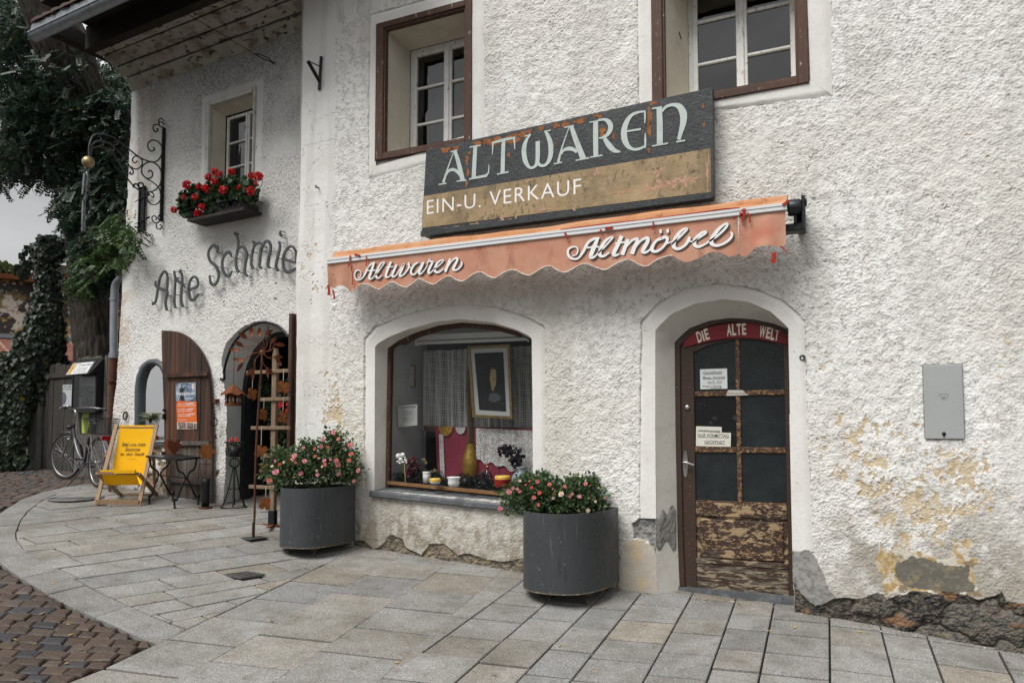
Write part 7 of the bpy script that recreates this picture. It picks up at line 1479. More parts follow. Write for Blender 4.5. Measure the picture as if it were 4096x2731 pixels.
for i, P in enumerate(([(303, 1336), (405, 1336), (408, 1420), (305, 1420)], [(415, 1340), (503, 1340), (505, 1420), (417, 1420)], [(508, 1350), (548, 1350), (548, 1424), (510, 1424)])): quad('group_photo', qd(P), M('printed_photo', (.10, .045, .04), [(50, 4, .45, .6, (.34, .30, .27)), (22, 4, .55, .65, (.03, .05, .025))], .5), po, NP + .0032)
quad('photo_strip', qd([(292, 1332), (551, 1332), (550, 1425), (292, 1425)]), M('pale_strip', (.55, .5, .4), [], .5), po, NP + .0028, LW, .0003)

# ------------------------------------------------------------------ deck chair
teak = M('weathered_teak', (.27, .175, .095), [(6, 5, .45, .7, (.19, .12, .065), (4, 4, 1)), (30, 5, .55, .7, (.33, .25, .165), (2, 2, 1))], .6, bump=[(40, .2)])
FLf, FRf = ghit(383, 2022), ghit(555, 2023); wv = nrm([FRf[0] - FLf[0], FRf[1] - FLf[1], 0]); bv_ = np.cross((0, 0, 1), wv)
dc = thing('deck_chair', 'yellow canvas deck chair with wooden frame on the paving in front of the niche', 'deck chair', (FLf + FRf) / 2)
TL, TR = hit(467, 1697, FLf, wv), hit(628, 1697, FRf, wv); zt = (TL[2] + TR[2]) / 2
SL, SR = hit(391, 1892, FLf + wv * .025, wv), hit(553, 1893, FRf - wv * .025, wv)
GL, GR = ghit(481, 1983), ghit(626, 1982); GL, GR = [q + np.array([0, 0, .015]) for q in (GL, GR)]
for a, b in ((FLf, TL), (FRf, TR)): MB().bar(a + np.array([0, 0, .0]), b, .026, .042, wv).build('side_rail', teak, dc)
for a, b in ((SL, GL), (SR, GR)): MB().bar(a, b, .024, .045, wv).build('seat_rail', teak, dc)
for a, b, nm in ((FLf + np.array([0, 0, .045]), FRf + np.array([0, 0, .045]), 'front_bar'), (GL, GR, 'rear_bar'), (SL, SR, 'seat_bar'), (TL - np.array([0, 0, .045]), TR - np.array([0, 0, .045]), 'top_bar')):
    MB().bar(a, b, .024 if nm != 'front_bar' else .022, .03 if nm != 'front_bar' else .055).build(nm, teak, dc)
UL, UR_ = hit(444, 1800, FLf + wv * -.02, wv), hit(613, 1790, FRf + wv * .03, wv); BL, BR_ = [np.array([*(ghit(x, y)[:2]), 0]) for x, y in ((440, 1962), (620, 1962))]
for U_, x, y in ((FLf + (TL - FLf) * .60 - wv * .03, 440, 1964), (FRf + (TR - FRf) * .66 + wv * .03, 619, 1960)):
    e_ = ghit(x, y); MB().bar(U_, e_, .022, .034, wv).build('prop', teak, dc)
e1, e2 = ghit(440, 1964), ghit(619, 1960); MB().bar(e1 + np.array([0, 0, .09]), e2 + np.array([0, 0, .09]), .02, .026).build('prop_bar', teak, dc); MB().bar(FLf + (TL - FLf) * .36 + bv_ * .2, FRf + (TR - FRf) * .36 + bv_ * .2, .02, .026).build('cross_bar', teak, dc)
yc = M('yellow_canvas', (.86, .46, .012), [(5, 4, .45, .7, (.82, .42, .010)), (120, 2, .5, .7, (.88, .50, .016))], .85, bump=[(260, .15), (6, .15)], spec=.15, trans=.12)
Tm, Sm = (TL + TR) / 2 - np.array([0, 0, .03]), (SL + SR) / 2; low = Sm * .42 + Tm * .58; low = np.array([low[0], low[1], Sm[2] - .16]) - bv_ * .04
prof = cr([Tm + np.array([0, 0, .02]), Tm * .72 + low * .28, Tm * .38 + low * .62 - bv_ * -.0, low + (Tm - low) * .09, low * .55 + Sm * .45 - np.array([0, 0, .055]), Sm + np.array([0, 0, .02])], 6); W_ = np.linalg.norm(FRf - FLf) - .075
def canv(s, t):
    k = t * (len(prof) - 1); i = min(int(k), len(prof) - 2); q = prof[i] * (1 - (k - i)) + prof[i + 1] * (k - i); hw = W_ * (.5 - .02 * t); sag = .012 * (1 - (2 * s - 1) ** 2) * math.sin(math.pi * t)
    return q + wv * (2 * s - 1) * hw - bv_ * -sag
m = MB(); m.grid(canv, 12, 30)
hem = MB(); h_ = [canv(0, 1), canv(1, 1)]; hem.bar(h_[0], h_[1], .036, .04); cvo = m.build('canvas', yc, dc); hem.build('canvas_hem', yc, dc)
CF_O = canv(.5, .20); CFV = nrm(canv(.5, .05) - canv(.5, .45)); CFN = nrm(np.cross(wv, CFV)); CF = Fr(CF_O, wv, CFV, CFN); lt_ = MB(); nn_ = float(np.dot(canv(.5, .25) - CF_O, CFN))
if np.dot(CFN, CAM - CF_O) < 0: CF = Fr(CF_O, wv, CFV, -CFN)
for s_, x0, y0, x1, h in (('bei', 355, 245, 545, 120), ('uns', 598, 235, 785, 85), ('sitzt', 825, 240, 1055, 100), ('Sonne', 437, 385, 885, 92), ('in', 305, 525, 410, 85), ('der', 470, 520, 690, 80), ('Stadt', 725, 522, 1015, 85), ('www.osttirol.it', 515, 632, 775, 22)):
    off_ = .012; a = CF.px(440 + x0 * .1339, 1750 + y0 * .1339, off_); b = CF.px(440 + x1 * .1339, 1750 + y0 * .1339, off_)
    W, F, _ = text_obj(None, s_, CF, a[0], a[1], h * .1339 / 322 * 1.05, None, None, width=b[0] - a[0], n=off_, shear=.16, bold=.010 if len(s_) < 9 else 0); lt_.add(W, F)
lt_.build('lettering', M('dark_print', (.03, .022, .022), [], .8), cvo)

# ------------------------------------------------------------------ black garden table, heart, vase and stakes
tz = 1.025; Lc, Fc, Rc = [at_depth(x, y, d_) for x, y, d_ in ((582, 1821, 8.62), (707, 1836, 8.42), (803, 1826, 8.74))]; Bc = Lc + Rc - Fc
tb = thing('garden_table', 'small black metal garden table with curved legs beside the yellow deck chair', 'table', on_ground(*((Lc + Rc) / 2)[:2]))
m = MB(); P = [Lc, Fc, Rc, Bc]; m.add([q + np.array([0, 0, d]) for d in (-.022, 0) for q in P], [(3, 2, 1, 0), (4, 5, 6, 7)] + [(i, (i + 1) % 4, 4 + (i + 1) % 4, 4 + i) for i in range(4)]); m.build('tabletop', M('black_gloss_table', (.016, .016, .018), [(20, 4, .55, .7, (.03, .03, .032))], .22), tb)
gl_tb = M('black_gloss_tube', (.014, .014, .015), [], .3, .3); cen = (Lc + Rc) / 2
for A_, B_, fa, fb_ in ((Lc, Bc, (598, 2017), (690, 2003)), (Fc, Rc, (699, 2032), (792, 2017))):
    fA, fB = ghit(*fa), ghit(*fb_); tA, tB = A_ * .86 + cen * .14 - np.array([0, 0, .02]), B_ * .86 + cen * .14 - np.array([0, 0, .02]); mid = (tA + tB) / 2; mid[2] = (fA[2] + fB[2]) / 2 + .34
    for f_, t_, o_ in ((fA, tA, nrm(tA - tB)), (fB, tB, nrm(tB - tA))):
        m = MB(); m.tube(cr([t_, t_ * .8 + mid * .2 + np.array([0, 0, -.07]) + o_ * .0, mid + o_ * .045 + np.array([0, 0, .06]), mid + o_ * .015, mid + o_ * .04 + np.array([0, 0, -.05]), f_ * .72 + mid * .28 + o_ * .02, f_ + np.array([0, 0, .12]) + o_ * .012, f_], 5), .0115, 8); m.lathe([(.001, .016), (.017, .016), (.019, .0)], f_, 8); m.build('leg', gl_tb, tb)
    if fa[0] == 598: mid0 = mid
    else: MB().tube([mid0, mid], .008, 6).build('stretcher', gl_tb, tb)
CAMF = lambda p: (lambda d: Fr(p, np.cross((0, 0, 1), d) * -1 if False else nrm(np.cross((0, 0, 1.), -d)) * -1, (0, 0, 1), -d))(nrm([p[0] - CAM[0], p[1] - CAM[1], 0]))
def facing(p, yaw=0):
    d = nrm([CAM[0] - p[0], CAM[1] - p[1], 0]); d = np.array([d[0] * math.cos(yaw) - d[1] * math.sin(yaw), d[0] * math.sin(yaw) + d[1] * math.cos(yaw), 0]); return Fr(p, np.cross((0, 0, 1), d), (0, 0, 1), d)
hp_ = at_depth(697, 1818, 8.66); hf = facing(hp_, .5); s_ = .18
heart = [(0, 0), (-.25, .28), (-.45, .55), (-.5, .82), (-.38, 1.02), (-.18, 1.02), (-.02, .88), (.12, 1.02), (.34, 1.04), (.48, .86), (.46, .55), (.26, .26)]
H_ = [tuple(q) for q in cr([(x * s_, y * s_ * .95) for x, y in heart], 3, True)]
ht = thing('rusty_heart', 'rusty sheet metal heart standing on the black garden table', 'ornament', hp_); m = MB(); m.prism(hf, H_, -.004, .0); m.build('front_plate', rust, ht)
h2 = facing(hp_ - hf.N * .02, -.35); m = MB(); m.prism(h2, [(x - .03, y) for x, y in H_ if x < .03], -.004, 0); m.build('back_plate', rust, ht); quad('price_tag', [(.07, .13), (.085, .13), (.085, .155), (.07, .155)], white_p, ht, .001, hf)
bud = at_depth(653, 1819, 8.62); m = MB(); m.ball(bud + np.array([0, 0, .022]), .024, 8); 
for k in range(5): m.ball(bud + np.array([.018 * math.cos(k * 1.26), .018 * math.sin(k * 1.26), .03]), .013, 6)
m.tube([bud + np.array([0, 0, .012]), bud + hf.U * .25 + np.array([0, 0, .006])], .003, 5); m.build('iron_rose', rust_pole, label='small rusty iron rose lying on the black garden table', cat='ornament')
vp = ghit(821, 2030); vt_ = thing('iron_vase', 'tall dark iron tube vase with a round foot between the table and the doorway', 'vase', vp); s_ = 1 / 334.
MB().lathe([(.001, .012), (.078, .012), (.08, 0)], vp, 22).build('foot', rust_pole, vt_)
m = MB(); m.lathe([(.001, .013), (.043, .013), (.045, .10), (.043, .20), (.048, .29), (.055, .345), (.052, .345), (.042, .28)], vp, 20); m.build('tube', black_iron, vt_)
wz = vp + np.array([0, 0, .52]); m = MB(); m.tube([wz + .082 * np.array([math.cos(t), math.sin(t), 0]) for t in np.linspace(0, 6.283, 26)[:-1]], .004, 5, closed=True)
for k in range(14): t = k * 6.283 / 14; m.tube([vp + np.array([.045 * math.cos(t), .045 * math.sin(t), .33]), wz + .082 * np.array([math.cos(t), math.sin(t), 0])], .002, 4)
m.build('wire_cage', rust_pole, vt_)
fs_ = thing('rusty_flower_stake', 'rusty sheet metal flower on a stake standing in the dark iron vase', 'garden stake', vp + np.array([0, 0, .02])); ff = facing(vp + np.array([0, 0, .665]) + np.array([.02, -.02, 0]), .2)
m = MB(); m.prism(ff, [((.085 + .022 * math.cos(6 * t)) * math.cos(t), (.088 + .020 * math.cos(6 * t)) * math.sin(t)) for t in np.linspace(0, 6.283, 61)[:-1]], 0, .004); m.build('flower_plate', M('orange_rust', (.24, .075, .016), [(10, 5, .45, .7, (.12, .038, .012)), (40, 4, .58, .7, (.34, .13, .03))], .85, bump=[(60, .3)]), fs_); MB().tube([vp + np.array([0, 0, .03]), ff.O - ff.N * .004], .005, 5).build('rod', rust_pole, fs_)
orange_r = bpy.data.materials['orange_rust']
s1 = ghit(838, 2000) + LW.N * .05; top_ = LW.w(856, 1688, .10); st2 = thing('garden_stake', 'thin rusty garden stake with a wire ball finial against the dark wooden door leaf', 'garden stake', s1); MB().tube(cr([s1, (s1 + top_) / 2 + LW.U * .012, top_], 4), .005, 6).build('rod', rust_pole, st2)
m = MB()
for k in range(4):
    t = k * math.pi / 4; a = np.array([math.cos(t), math.sin(t), 0]); m.tube([top_ + .046 * (a * math.cos(q) + np.array([0, 0, 1]) * math.sin(q)) for q in np.linspace(0, 6.283, 20)[:-1]], .0035, 5, closed=True)
m.ball(top_ + np.array([0, 0, .06]), .017, 8); m.tube([top_ + np.array([0, 0, .06]), top_ + np.array([0, 0, .10])], [.01, .002], 6); m.build('wire_ball', black_iron, st2)

# ------------------------------------------------------------------ tall iron plant stand
pp = ghit(934, 2028); ps = thing('plant_stand', 'tall black wrought iron plant stand beside the arched doorway', 'plant stand', pp); k_ = 1 / 330.
ring = lambda z, r, n=28: [pp + np.array([r * math.cos(t), r * math.sin(t), z]) for t in np.linspace(0, 6.283, n + 1)[:-1]]
MB().tube(ring(.006, .148), .007, 6, closed=True).build('base_ring', black_iron, ps)
zn = .475
for i in range(6):
    t = i * math.pi / 3 + .2; a = np.array([math.cos(t), math.sin(t), 0]); m = MB(); P = cr([pp + a * .148 + np.array([0, 0, .006]), pp + a * .085 + np.array([0, 0, .17]), pp + a * .04 + np.array([0, 0, .36]), pp + a * .018 + np.array([0, 0, zn])], 4)
    for q, r in zip(P, P[1:]): m.bar(q, r, .016, .005, a)
    m.build('leg', black_iron, ps)
m = MB(); m.tube(ring(.22, .068, 16), .004, 5, closed=True); c = pp + np.array([0, 0, zn + .06])
for i in range(6):
    t = i * math.pi / 6; a = np.array([math.cos(t), math.sin(t), 0]); m.tube([c + .06 * (a * math.cos(q) + np.array([0, 0, 1]) * math.sin(q)) for q in np.linspace(0, 6.283, 20)[:-1]], .005, 5, closed=True)
m.build('ball', black_iron, ps); m = MB(); m.tube(ring(zn + .31, .118), .007, 6, closed=True); m.tube(ring(zn + .135, .06, 18), .006, 6, closed=True)
for i in range(10):
    t = i * .6283; a = np.array([math.cos(t), math.sin(t), 0]); P = cr([pp + a * .055 + np.array([0, 0, zn + .13]), pp + a * .10 + np.array([0, 0, zn + .165]), pp + a * .105 + np.array([0, 0, zn + .23]), pp + a * .092 + np.array([0, 0, zn + .28]), pp + a * .118 + np.array([0, 0, zn + .31])], 3)
    for q, r in zip(P, P[1:]): m.bar(q, r, .014, .004, a)
m.build('cup', black_iron, ps)
c = pp + np.array([0, 0, zn + .14]); rp = thing('potted_flower', 'small red flowering plant in a black pot inside the iron plant stand', 'potted plant', c); m = MB(); m.lathe([(.001, 0), (.055, 0), (.07, .11), (.06, .11), (.001, .09)], c, 16); m.build('pot', blackwood, rp)
k = 120; d = vdir(k) * np.array([1, 1, .6]) + np.array([0, 0, .6]); leaf_mesh('foliage', c + np.array([0, 0, .12]) + d * .05 * rng.random((k, 1)), d, vdir(k) + np.array([0, 0, 1.]), rng.uniform(.02, .035, k), lcol(k, (.05, .08, .04), (.12, .17, .09), 0), leaf_m, rp, 'oval')
for dx, dz in ((.02, .21), (-.07, .20), (-.085, .18), (.03, .19)): q = c + LW.U * dx + np.array([0, 0, dz]); rose(q, .022, LW.N + np.array([0, 0, .5]), redp, rp); 

# ------------------------------------------------------------------ bird feeder, bell, chain
bc = LW.w(933, 1600, .22); bf = thing('bird_feeder', 'hexagonal rusty metal bird feeder with a pointed roof hanging in the doorway arch', 'bird feeder', bc); kk = 1 / 335.; r_ = 32 * kk; m = MB(); V = [bc + np.array([0, 0, 65 * kk])]; n6 = 36
for i in range(n6): t = 6.283 * i / n6; V.append(bc + np.array([46 * kk * math.cos(t), 46 * kk * math.sin(t), 22 * kk + 4 * kk * math.cos(6 * t)]))
m.add(V, [(0, 1 + i, 1 + (i + 1) % n6) for i in range(n6)]); m.build('roof', rust, bf); m = MB(); m.lathe([(.001, -22 * kk), (34 * kk, -22 * kk), (34 * kk, -19 * kk), (.001, -19 * kk)], bc, 6); 
for i in range(6):
    t0, t1 = 1.047 * i, 1.047 * (i + 1); A_ = bc + r_ * np.array([math.cos(t0), math.sin(t0), 0]); B_ = bc + r_ * np.array([math.cos(t1), math.sin(t1), 0]); fr = Fr(A_, nrm(B_ - A_), (0, 0, 1), nrm(A_ + B_ - 2 * bc)); w_ = np.linalg.norm(B_ - A_); h0, h1 = -20 * kk, 23 * kk
    arc_ = [(w_ / 2 + w_ * .34 * math.cos(q), (h0 + h1) / 2 + (h1 - h0) * .36 * math.sin(q)) for q in np.linspace(0, 6.283, 21)[:-1]]; outr = [(w_ / 2 + w_ * .5 * max(-1, min(1, 1.5 * math.cos(q))), (h0 + h1) / 2 + (h1 - h0) * .5 * max(-1, min(1, 1.5 * math.sin(q)))) for q in np.linspace(0, 6.283, 21)[:-1]]
    V = [fr.p(u, v) for u, v in outr] + [fr.p(u, v) for u, v in arc_]; m.add(V, [(j, (j + 1) % 20, 20 + (j + 1) % 20, 20 + j) for j in range(20)])
m.build('housing', rust, bf); e = bc + np.array([0, 0, 65 * kk]); MB().tube([e, e + np.array([0, 0, .05]), e + np.array([0, 0, .46])], .003, 5).build('chain', black_iron, bf); 
m = MB(); c = LW.w(1072, 1352, -.12); m.lathe([(.001, .10), (.012, .10), (.03, .085), (.04, .03), (.062, -.03), (.058, -.03), (.03, .03)], c, 20); m.tube([c + np.array([0, 0, .10]), c + np.array([0, 0, .22]), c + np.array([-.05, 0, .24])], .006, 6); m.build('bell', M('dark_bronze_bell', (.085, .08, .075), [(15, 4, .5, .7, (.05, .047, .043))], .45, .7), label='dark metal bell hanging inside the arch of the old doorway', cat='bell')
m = MB(); a = MW.p(*MW.px(1222, 1577, .01), 0); b = LW.w(1156, 1562, .27)
for i in range(13):
    t = (i + .5) / 13; c = b * (1 - t) + a * t - np.array([0, 0, .05 * math.sin(math.pi * t)]); dr = nrm(a - b); sd2 = np.array([0, 0, 1.]) if i % 2 else nrm(np.cross(dr, (0, 0, 1))); m.tube([c + dr * .018 * math.cos(q) + sd2 * .009 * math.sin(q) for q in np.linspace(0, 6.283, 11)[:-1]], .003, 4, closed=True)
m.build('chain', black_iron, label='thin iron chain from the upright plank to the white house corner', cat='chain')

# ------------------------------------------------------------------ wind spinner
wp = ghit(1016, 2153); ws = thing('wind_spinner', 'tall rusty garden wind spinner with many leaf blades in front of the doorway', 'wind spinner', wp); dW = 1 / 388.; hubp = wp + np.array([0, 0, 748 * dW]) + np.array([.05, .01, 0]); sf = facing(hubp, .25)
m = MB(); bfq = facing(wp, .5); m.box(Fr(wp + np.array([0, 0, .004]), bfq.U, -bfq.N, (0, 0, 1)), -.105, .105, -.105, .105, 0, .008, 0, .002); m.tube([wp, wp + np.array([0, 0, .16])], .009, 8); m.build('base_plate', grey_iron, ws)
pm_ = MB(); P = cr([wp + bfq.U * -.015, wp + np.array([0, 0, .16]) - bfq.U * .012, wp + np.array([0, 0, .2]), wp * .5 + hubp * .5 + bfq.U * -.02, hubp - np.array([0, 0, .05])], 8); pm_.tube(P, [.010 + .0015 * (i % 2) for i in range(len(P))], 6); pm_.build('pole', rust_pole, ws); MB().ball(hubp, .026, 14).tube([hubp - sf.N * .06, hubp], .012, 8).build('hub', M('copper_ball', (.20, .10, .05), [(20, 4, .4, .7, (.32, .19, .10))], .4, .7), ws)
cop = M('coppery_rust', (.20, .060, .026), [(8, 5, .45, .7, (.11, .034, .016)), (30, 4, .58, .7, (.30, .11, .05))], .6, .3, bump=[(40, .25)])
for i, (x, y, l, a) in enumerate(((412, 510, 135, 2), (470, 440, 130, -25), (520, 340, 130, -36), (620, 290, 140, 95), (715, 300, 122, 80), (822, 300, 130, 40), (883, 393, 122, 52), (960, 443, 137, -2), (940, 590, 125, 3), (950, 652, 115, -48), (838, 758, 130, -42), (808, 782, 130, -85), (635, 812, 130, 85), (612, 768, 145, 42), (478, 714, 135, 58), (468, 632, 142, -3))):
    n_ = .05 if i % 2 else -.03; px_, py_ = 800 + x * Z4, 1230 + y * Z4; c = sf.px(px_, py_, n_); L_ = l * Z4 * dW; ar = R(a); tilt = R(random.choice([-35, 35, 25, -20])); du = np.array([math.cos(ar), math.sin(ar)]); m = MB()
    U3 = sf.U * du[0] + sf.V * du[1]; S3 = (sf.U * -du[1] + sf.V * du[0]) * math.cos(tilt) + sf.N * math.sin(tilt); N3 = np.cross(U3, S3); C3 = sf.p(c[0], c[1], n_)
    k = 9; V = []
    for j in range(k):
        t = j / (k - 1); hw = L_ * .22 * math.sin(math.pi * min(max(t, .02), .98)) ** .8
        for q in (-1, 0, 1): V.append(C3 + U3 * (t - .5) * L_ + S3 * q * hw + N3 * (.012 * abs(q) - .010 * math.sin(math.pi * t)))
    m.add(V, [(3 * j + q, 3 * j + q + 1, 3 * j + q + 4, 3 * j + q + 3) for j in range(k - 1) for q in (0, 1)], 0, True)
    inner_end = C3 - U3 * L_ * .42 if np.dot(C3 - U3 * L_ * .5 - hubp, C3 - U3 * L_ * .5 - hubp) < np.dot(C3 + U3 * L_ * .5 - hubp, C3 + U3 * L_ * .5 - hubp) else C3 + U3 * L_ * .42
    side = np.cross(nrm(inner_end - hubp), sf.N) * .035; m.tube(cr([hubp + sf.N * n_ * .6, (hubp + inner_end) / 2 + side + sf.N * .02, inner_end], 4), .0032, 5); m.build('blade', cop, ws)

# ------------------------------------------------------------------ wooden stand with clover hangings
tp_ = ghit(1090, 2103); tr_ = thing('wooden_display_stand', 'tall raw wooden post with staggered crossbars displaying rusty clovers', 'display stand', tp_); raw = M('raw_larch', (.19, .13, .082), [(6, 5, .45, .7, (.13, .088, .056), (4, 4, .4)), (30, 5, .55, .7, (.25, .185, .125), (2, 2, .2))], .7, bump=[(50, .25)])
dT = 1 / 362.; hgt = (2103 - 1425) * dT; TF = Fr(tp_, LW.U, (0, 0, 1), LW.N); m = MB(); m.box(TF, -.035, .035, .0, hgt, -.022, .022, 0, .004); m.prism(TF, [(-.035, hgt), (.035, hgt), (.012, hgt + .10), (-.006, hgt + .10)], -.022, .022); m.build('post', raw, tr_)
m = MB(); m.box(TF, -.042, .042, .02, .17, -.028, .028); m.build('post_shoe', black_iron, tr_); m = MB(); m.bar(tp_ + np.array([-.27, -.02, .012]), tp_ + np.array([.24, .03, .012]), .04, .012); m.bar(tp_ + np.array([-.13, .22, .014]), tp_ + np.array([.12, -.2, .014]), .04, .012); m.build('foot', rust, tr_)
bars = []
for x0, x1, y, n_ in ((988, 1155, 1491, .03), (1036, 1157, 1598, .033), (1006, 1160, 1711, .03), (1058, 1160, 1822, .03), (998, 1100, 1945, .03)):
    a, b = TF.px(x0, y, n_), TF.px(x1, y - 2, n_); m = MB(); m.box(TF, a[0], b[0], a[1] - .02, a[1] + .02, .0222, .044, 0, .004); m.build('crossbar', raw, tr_); bars.append(a[1])
clov = ((1009, 1575, 16, 26, .6, 'rusty clover hanging from the top crossbar left of the post'), (1133, 1548, 21, 27, .3, 'rusty clover hanging from the top crossbar right of the post'), (1055, 1658, 14, 26, .9, 'narrow rusty clover hanging from the second crossbar left of the post'), (1132, 1668, 16, 28, .8, 'rusty clover hanging from the second crossbar in front of the dark plants'), (1044, 1805, 26, 28, .1, 'wide rusty clover hanging from the third crossbar by its white ribbon'), (1055, 1874, 17, 27, .75, 'turned rusty clover hanging from the fourth crossbar above the grey planter'), (1062, 2013, 27, 28, .1, 'lowest rusty clover, hanging from the bottom crossbar near the ground'))
ribm = M('cream_ribbon', (.55, .50, .38), [], .8)
for x, y, rx, ry, yaw, lb in clov:
    c = TF.px(x, y, .06); C3 = TF.p(c[0], c[1], .06); t = thing('rusty_clover', lb, 'ornament', C3, 'rusty clovers on the wooden stand'); f = facing(C3, yaw); r_ = ry * dT; m = MB()
    m.prism(f, [(r_ * (.42 + .6 * abs(math.cos(2 * q)) ** .55) * math.cos(q + .6), r_ * (.42 + .6 * abs(math.cos(2 * q)) ** .55) * math.sin(q + .6)) for q in np.linspace(0, 6.283, 65)[:-1]], -.0015, .0015); m.stroke(f, [(0, -r_ * .6, .008), (.01, -r_ * .95, .006), (.018, -r_ * 1.2, .006)], -.0012, .0012); m.build('plate', orange_r, t)
    up = [b for b in bars if b > c[1] + r_]; zt_ = min(up) if up else c[1] + .3; MB().bar(f.p(0, r_ * .9), f.p(0, zt_ - c[1] + .02), .007, .002, f.N).build('ribbon', ribm, t)
# greenery inside the doorway
ip = thing('potted_plant', 'dark leafy plant with red blossoms inside the old doorway behind the wooden stand', 'potted plant', LW.p(-.35, .35, -.55)); P, D = [], []
for x, y, rx, ry, n in ((1130, 1700, 45, 160, 700), (1090, 1620, 35, 90, 300), (1060, 1560, 20, 60, 120), (1130, 1880, 45, 60, 300), (1150, 1580, 20, 70, 150)):
    c = LW.w(x, y, -.50); q = vdir(n) * rng.random((n, 1)) ** .4; P.append(c + q * np.array([rx, 40, ry]) / 320.); D.append(q)
P, D = np.concatenate(P), np.concatenate(D); N = len(P); leaf_mesh('foliage', P, D + vdir(N) * .8 + np.array([0, -.3, -.2]), vdir(N) + LW.N, rng.uniform(.03, .06, N), lcol(N, (.012, .028, .012), (.04, .07, .03), 0), leaf_m, ip, 'oval')
for x, y in ((1122, 1612), (1128, 1620), (1150, 1615), (1148, 1640), (1118, 1625)): rose(LW.w(x, y, -.36), .024, LW.N, redp, ip)
m = MB(); b0_ = LW.p(-.35, .35, -.60); m.lathe([(.001, 0), (.12, 0), (.16, .3), (.14, .3), (.001, .26)], b0_, 16); m.tube([b0_ + np.array([0, 0, .26]), LW.w(1130, 1700, -.5)], .012, 6); m.build('pot', rust, ip)
# ------------------------------------------------------------------ bicycle
rub = M('black_rubber', (.014, .014, .015), [(60, 3, .5, .7, (.03, .03, .03))], .75); alum = M('bare_aluminium', (.42, .42, .43), [(20, 4, .5, .7, (.3, .3, .3))], .32, .9); blk = M('black_plastic', (.015, .015, .016), [], .45); fr_m = M('silver_black_frame_paint', (.035, .037, .042), [(3, 2, .45, .6, (.16, .165, .17))], .28, .4); redl = M('red_reflector', (.30, .006, .008), [], .15)
Rr, Fw = ghit(388, 1949), ghit(262, 1916); hd_ = nrm([Fw[0] - Rr[0], Fw[1] - Rr[1], 0]); sd3 = np.cross((0, 0, 1), hd_); sl_b = (Fw[2] - Rr[2]) / max(np.hypot(*(Fw - Rr)[:2]), .1); WB = np.hypot(*(Fw - Rr)[:2])
bk_ = thing('bicycle', 'silver and black city bicycle with a rear basket parked by the notice box', 'bicycle', Rr); k3 = WB / 1.08
def bq(x, y, z): return Rr + hd_ * x * k3 + sd3 * y + np.array([0, 0, z + sl_b * x * k3])
def wheel(hub, yaw, Rw=.335):
    f_ = hd_ * math.cos(yaw) + sd3 * math.sin(yaw); ax = np.cross((0, 0, 1), f_); cir = lambda r, n=40, o=0: [hub + r * (math.cos(t) * f_ + math.sin(t) * np.array([0, 0, 1])) + ax * o for t in np.linspace(0, 6.283, n + 1)[:-1]]
    m = MB(); m.tube(cir(.012, 8), .012, 6, closed=True); 
    for i in range(28):
        t = i * 6.283 / 28; o = .028 if i % 2 else -.028; t2 = t + (.5 if (i // 2) % 2 else -.5); m.tube([hub + ax * o + .02 * (math.cos(t2) * f_ + math.sin(t2) * np.array([0, 0, 1])), hub + .30 * (math.cos(t) * f_ + math.sin(t) * np.array([0, 0, 1]))], .0016, 3)
    m.lathe([(.001, -.045), (.02, -.04), (.016, 0), (.02, .04), (.001, .045)], hub, 10, 0, ax); w_ = m.build('wheel', alum, bk_); MB().tube(cir(Rw - .018), .020, 8, closed=True).build('tyre', rub, w_); MB().tube(cir(Rw - .043), .011, 6, closed=True).build('rim', M('wheel_rim', (.34, .34, .34), [], .35, .8), w_)
    return f_, ax
wheel(bq(0, 0, .335), 0); ffw, fax = wheel(bq(1.08, 0, .335), .36)
def t_(nm, pts, r, mt_, seg=8): return MB().tube(cr([bq(*q) for q in pts], 5), r, seg).build(nm, mt_, bk_)
fm = MB(); fm.tube(cr([bq(.86, 0, .74), bq(.74, 0, .52), bq(.60, 0, .38), bq(.43, 0, .29)], 6), .022, 8); fm.tube(cr([bq(.87, 0, .68), bq(.70, 0, .42), bq(.43, 0, .30)], 6), .014, 8); fm.tube([bq(.43, 0, .28), bq(.30, 0, .66)], .016, 8)
for y in (-.06, .06): fm.tube([bq(.43, y * .6, .29), bq(0, y, .335)], .009, 6); fm.tube([bq(.33, y * .4, .58), bq(0, y, .335)], .008, 6)
fm.tube([bq(.90, 0, .62), bq(.84, 0, .82)], .020, 8); fm.build('frame', fr_m, bk_)
fk = MB(); hub = bq(1.08, 0, .335); cw = bq(.915, 0, .60)
fk.tube([cw + fax * .05, cw - fax * .05], .016, 8)
for y in (-.055, .055): fk.tube(cr([cw + fax * y, cw * .5 + hub * .5 + fax * y, hub + fax * y], 4), .014, 8)
fk.build('fork', alum, bk_); t_('seat_post', [(.30, 0, .66), (.245, 0, .88)], .013, alum)
sm_ = MB(); V = []
for i, (x, w_, z) in enumerate(((.40, .018, .905), (.34, .025, .915), (.26, .05, .92), (.18, .085, .925), (.12, .09, .92), (.09, .06, .91))):
    for q in np.linspace(-1, 1, 7): V.append(bq(x, q * w_, z - .03 * q * q * (w_ / .09)))
sm_.add(V, [(7 * i + j, 7 * i + j + 1, 7 * i + j + 8, 7 * i + j + 7) for i in range(5) for j in range(6)], 0, True); sm_.build('saddle', blk, bk_)
st_ = MB(); A_ = bq(.84, 0, .82); B_ = bq(.79, 0, .98); C_ = bq(.86, 0, 1.02); st_.tube(cr([A_, B_, C_], 5), .016, 8); st_.build('stem', alum, bk_)
hb2 = MB(); ax2 = fax; grips = MB()
